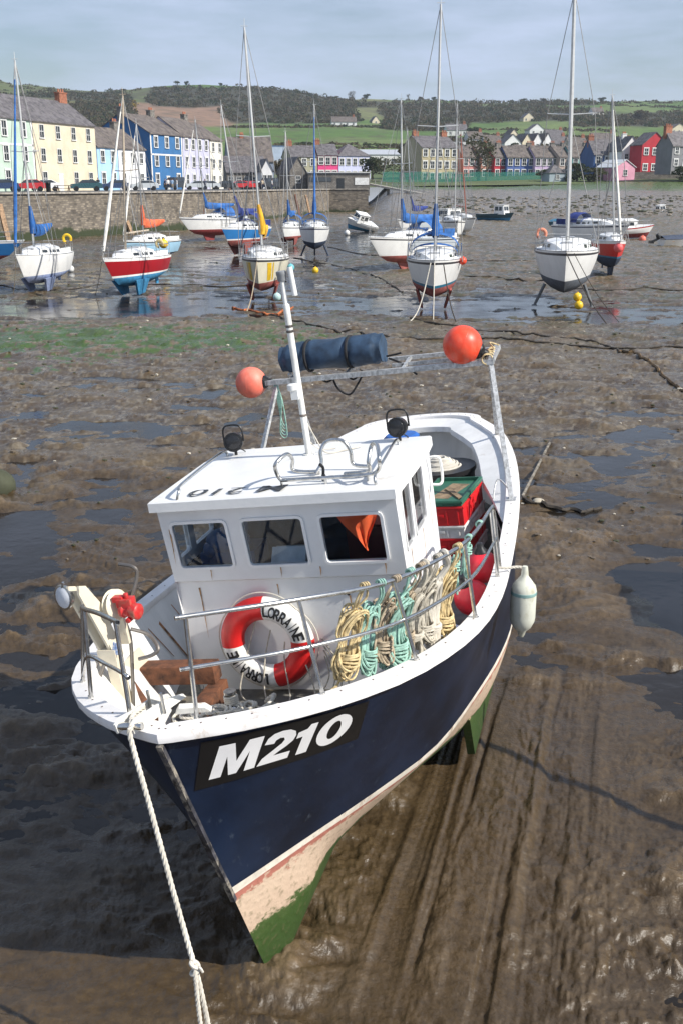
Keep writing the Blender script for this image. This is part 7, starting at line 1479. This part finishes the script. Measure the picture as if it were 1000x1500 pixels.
nb_, NM = cabin_boat('workboat', 'white workboat lying just right of the foreground mud', (7.4, 11.0, 0), -8, 8.0, 2.9, GW, 'dark', cz=1.5, cab=(.35, .6))
mb = MB(); mb.tube([(6.9, 4.9, 2.9), (4.22, 7.42, 3.0)], .045, 8); mb.tube([(6.9, 4.9, 2.9), (7.6, 7.6, 1.3)], .05, 8); build(mb, 'shadow_spar', GALV, nb_)  # unseen spar on the unseen boat, added to cast a line of shadow
# open boats
def dinghy(label, gp, yaw, L, B, m, cover=None, motor=False, roll=0, name='dinghy'):
    g = ground_at(*gp); M = Matrix.Translation(g) @ Matrix.Rotation(math.radians(yaw), 4, 'Z') @ Matrix.Rotation(math.radians(roll), 4, 'Y'); rt = thing(name, label, 'dinghy', M); ts = [0, .03, .1, .2, .4, .7, 1.]
    def sec(t, k): return Vector((B / 2 * (1 - (1 - t) ** 2.5) ** .8 * (1 - .55 * k), -L / 2 + L * t + .1 * L * k * (1 - t), .62 * (1 - k) + .15 * (1 - t) ** 2 + .03))
    mb = MB(M); rows = []
    for k in (0, .1, .5, .85, 1.): r = [sec(t, k) for t in ts]; rows.append([Vector((-p.x, p.y, p.z)) for p in r[::-1]] + r[1:])
    mb.grid(rows); 
    for i in range(4): mb.add([rows[i][0], rows[i][-1], rows[i + 1][-1], rows[i + 1][0]], [(0, 1, 2, 3)])
    r = [sec(t, .0) for t in ts]; mb.grid([[Vector((p.x * q, p.y, p.z - .25 * (1 - abs(q)))) for p in r] for q in (-.94, -.8, 0, .8, .94)]); build(mb, 'hull', m, rt, ang=50)
    mb = MB(M)
    for y in (-.1, .3): mb.box((0, y * L, .5), (B * .86, .22, .03))
    build(mb, 'thwart', BROWNM, rt)
    if cover:
        mb = MB(M); mb.grid([[Vector((p.x * q * 1.02, p.y, p.z + .03 + .35 * (1 - abs(q)) * math.sin(min(1, .15 + t) * 2.2))) for p, t in zip(r, ts)] for q in (-1, -.6, 0, .6, 1)]); build(mb, 'boat_cover', cover, rt, ang=60)
    if motor:
        mb = MB(M); c = Vector((0, L / 2 + .22, .75)); mb.lathe([(.10, -.05), (.19, .0), (.20, .2), (.15, .38), (.05, .42)], c, (0, .5, 1), 14); mb.beam(c, c + Vector((0, .55, -.25)), .12, .18); mb.box(c + Vector((0, .6, -.3)), (.05, .35, .25)); mb.lathe([(.02, 0), (.15, .02), (.02, .04)], c + Vector((0, .85, -.3)), (0, 1, 0), 8)
        build(mb, 'outboard_motor', BLACKP, rt)
    return rt
dinghy('open white boat under navy cover with outboard, cut by the right edge', (997, 362), 100, 3.8, 1.7, GW, mat('slate_navy_cover', (.05, .065, .10), .7), True)
dinghy('small blue dinghy alone on the sand beyond the big right yacht', (816, 333), 20, 2.6, 1.3, gel('teal_blue', (.03, .16, .24)), mat('faded_blue_cover', (.05, .2, .32), .7))
dinghy('white dinghy with dark cover near the far shore', (692, 323), 75, 3.6, 1.5, GW, mat('grey_cover', (.12, .12, .14), .7))
# buoys and mooring lines lying about
small_buoy('yellow buoy hanging high under the big right yacht', 845, 435, .18, YEL, Y=43.2); small_buoy('yellow buoy lowest under the big right yacht', 847, 447, .18, YEL, Y=43.0)
small_buoy('yellow buoy on the wet mud in front of the legged yacht', 462, 393, .2, YEL); small_buoy('orange buoy right of the maroon striped cabin boat', 940, 346, .32, ORANGE_F); small_buoy('red buoy on the far right mud', 930, 316, .35, REDP)
small_buoy('white float on the mud right of the leftmost yacht', 104, 391, .22, WHP); small_buoy('white float left of the leaning cabin boat', 508, 337, .3, WHP); small_buoy('yellow buoy behind the light blue yacht', 240, 357, .3, YEL, Y=69)
small_buoy('pink buoy behind the small red yacht', 905, 363, .26, mat('pink_buoy', (.75, .12, .12), .5), Y=58); small_buoy('orange fender ball at the rail of the blue hooded yacht', 677, 382, .17, ORANGE, Y=45)
small_buoy('turquoise buoy at the side of the cream yacht', 426, 392, .17, mat('turquoise_vinyl', (.15, .45, .5), .5), Y=47); small_buoy('pale blue banded float hanging near the cream yacht keel', 406, 435, .18, mat('pale_blue_vinyl', (.45, .62, .6), .5), Y=45)
small_buoy('orange scrap buoy on the mud by the weed', 214, 408, .1, ORANGE)
def bedz(x, y): return max(GZ, float(bed(np.array([x]), np.array([y]))[0]))
def gline(name, label, pts, r, m, cat='mooring line', lift=.02):
    P = []
    for (x, y) in pts: g = ground_at(x, y); P.append(g)
    P = smooth(P, 10); Q = [Vector((p.x + .03 * math.sin(i * 1.3) + .02 * math.sin(i * .37), p.y + .007 * p.y * math.sin(i * .9) * math.sin(i * .23), bedz(p.x, p.y) + lift)) for i, p in enumerate(P)]; mb = MB(); mb.tube(Q, r, 5); return single(mb, name, label, cat, m, Q[0])
def air(name, label, a, b, r, m, sag=.3, cat='mooring line'):
    a = Vector(a); b = Vector(b); P = [a.lerp(b, i / 10) - Vector((0, 0, sag * math.sin(math.pi * i / 10))) for i in range(11)]; mb = MB(); mb.tube(P, r, 6); return single(mb, name, label, cat, m, b)
b13 = M13 @ Vector((0, -3.1, 2.05)); gg = lambda x, y: ground_at(x, y, GZ + .03)
air('mooring_line', 'pale rope from the blue hooded yacht down to the left', b13 + Vector((-.15, 0, 0)), gg(600, 471), .022, ROPE_W, .5); air('mooring_line', 'pale rope hanging straight from the blue hooded yacht', b13, gg(634, 469), .022, ROPE_W, .05); air('mooring_line', 'dark rope from the blue hooded yacht down to the right', b13 + Vector((.35, 0, 0)), gg(668, 474), .022, CHAIN, .3)
b16 = M16 @ Vector((0, -3.45, 2.4)); air('mooring_line', 'long dark rope from the big right yacht down to the right', b16, gg(888, 475), .022, CHAIN, .2); air('mooring_line', 'second dark rope from the big right yacht ending farther right', b16 + Vector((.3, 0, 0)), gg(906, 472), .016, CHAIN, .2)
b7 = M7 @ Vector((0, -2.75, 1.85)); air('mooring_line', 'pale rope from the cream yacht down to the weed', b7, gg(362, 456), .025, ROPE_T, .3)
b3 = M3 @ Vector((0, -2.6, 1.7)); air('mooring_line', 'thin rope hanging from the dark red yacht bow', b3, gg(140, 432), .016, ROPE_C, .1); b1 = M1 @ Vector((0, -2.6, 1.7)); air('mooring_line', 'thin pale rope hanging from the leftmost yacht bow', b1, gg(20, 432), .016, ROPE_T, .1)
gline('ground_chain', 'weedy chain across the mud behind the blue bag', [(395, 462), (450, 478), (520, 492), (600, 500), (720, 502), (850, 512), (1000, 515)], .035, CHAIN)
gline('ground_chain', 'weedy chain from the blue hooded yacht to the right shore', [(600, 470), (700, 486), (790, 497), (880, 508), (905, 520)], .035, CHAIN)
gline('ground_chain', 'rusty brown rope curling down at the right edge', [(905, 520), (930, 522), (955, 540), (975, 558), (1000, 580)], .045, mat('weedy_rope', (.13, .08, .035), .9, var=.3))
gline('ground_chain', 'dark chain on the wet mud left of the quay end', [(0, 418), (60, 428), (140, 420), (240, 417), (330, 420), (420, 412)], .025, CHAIN); gline('ground_chain', 'dark line across the pool under the legged yacht', [(480, 362), (560, 378), (640, 384), (780, 386), (900, 384)], .035, CHAIN)
gline('ground_chain', 'weedy line in front of the big right yacht', [(660, 408), (740, 412), (800, 418), (850, 426), (1000, 428)], .05, CHAIN); gline('ground_chain', 'orange rope scraps left of the fishing boat mast', [(340, 452), (370, 456), (400, 462), (430, 452)], .05, mat('orange_rope', (.45, .13, .04), .8, var=.3))
gline('ground_chain', 'long weedy line slanting past the yellow buoy', [(430, 378), (500, 392), (560, 412), (590, 430)], .04, CHAIN)
a = ground_at(804, 655); b = ground_at(764, 740); mb = MB(); rope(mb, smooth([Vector((a.x, a.y, bedz(a.x, a.y) + .04)), Vector(((a.x + b.x) / 2, (a.y + b.y) / 2, .05 + bedz((a.x + b.x) / 2, (a.y + b.y) / 2))), Vector((b.x, b.y, bedz(b.x, b.y) + .05))], 12), .028, n=5); single(mb, 'ground_rope', 'thick grey rope on the mud to the right of the stern', 'rope', mat('muddy_rope', (.20, .18, .15), .8, var=.3, scale=8), b)
mb = MB(); p = ground_at(787, 744); mb.sphere((p.x, p.y, .0), .08, 8, 6, sc=(1.3, 1, .6)); single(mb, 'pale_stone', 'pale stone lying on the chain right of the boat', 'stone', mat('pale_rock', (.42, .38, .3), .8), p)
gline('ground_chain', 'dark chain leading right from the thick grey rope', [(764, 740), (790, 745), (840, 750), (880, 748)], .035, CHAIN)
mb = MB(); p = ground_at(4, 722); rg = random.Random(4); mb.sphere((p.x - .15, p.y, .0), .36, 14, 9, sc=(1.1, .9, .9)); o = single(mb, 'weedy_boulder', 'dark weedy boulder at the left edge', 'boulder', mat('weed_rock', (.05, .055, .03), .8, bump=.03, bscale=9), p)
# loose stones and shell specks
st_ = MB(); rg = random.Random(77)
for i in range(1500):
    D_ = 14 * (75 / 14) ** rg.random(); a_s = rg.uniform(-.36, .36); X_, Y_ = D_ * math.sin(a_s), D_ * math.cos(a_s); s = rg.uniform(.008, .03) * (1 + D_ / 40)
    z = bedz(X_, Y_)
    if z < GZ + .02: continue
    q = st_; k = 0 if rg.random() < .5 else (1 if rg.random() < .7 else 2); q.sphere((X_, Y_, z + s * .15), s, 5, 3, k, sc=(rg.uniform(.8, 1.8), 1, rg.uniform(.4, .8)))
o = build(st_, 'scattered_stones', [mat('mud_stone', (.12, .095, .07), .6), mat('weed_rock', (.05, .055, .03), .8), mat('shell_white', (.5, .46, .38), .6)], ang=30); o['kind'] = 'stuff'; o['label'] = 'stones and shells strewn over the mud'

# ---------------------------------------------------------------- the air between here and the hills
mb = MB(); mb.box2((-1900, -20, -2.0), (1900, 1750, 125)); hz = build(mb, 'haze', [], None); hz['kind'] = 'stuff'
hm_ = bpy.data.materials.new('haze_air'); hm_.use_nodes = True; t = hm_.node_tree; t.nodes.remove(t.nodes['Principled BSDF']); pv = t.nodes.new('ShaderNodeVolumePrincipled')
pv.inputs['Color'].default_value = (.80, .90, 1, 1); pv.inputs['Density'].default_value = .00019; pv.inputs['Anisotropy'].default_value = .3; t.links.new(pv.outputs[0], t.nodes['Material Output'].inputs['Volume']); hz.data.materials.append(hm_)
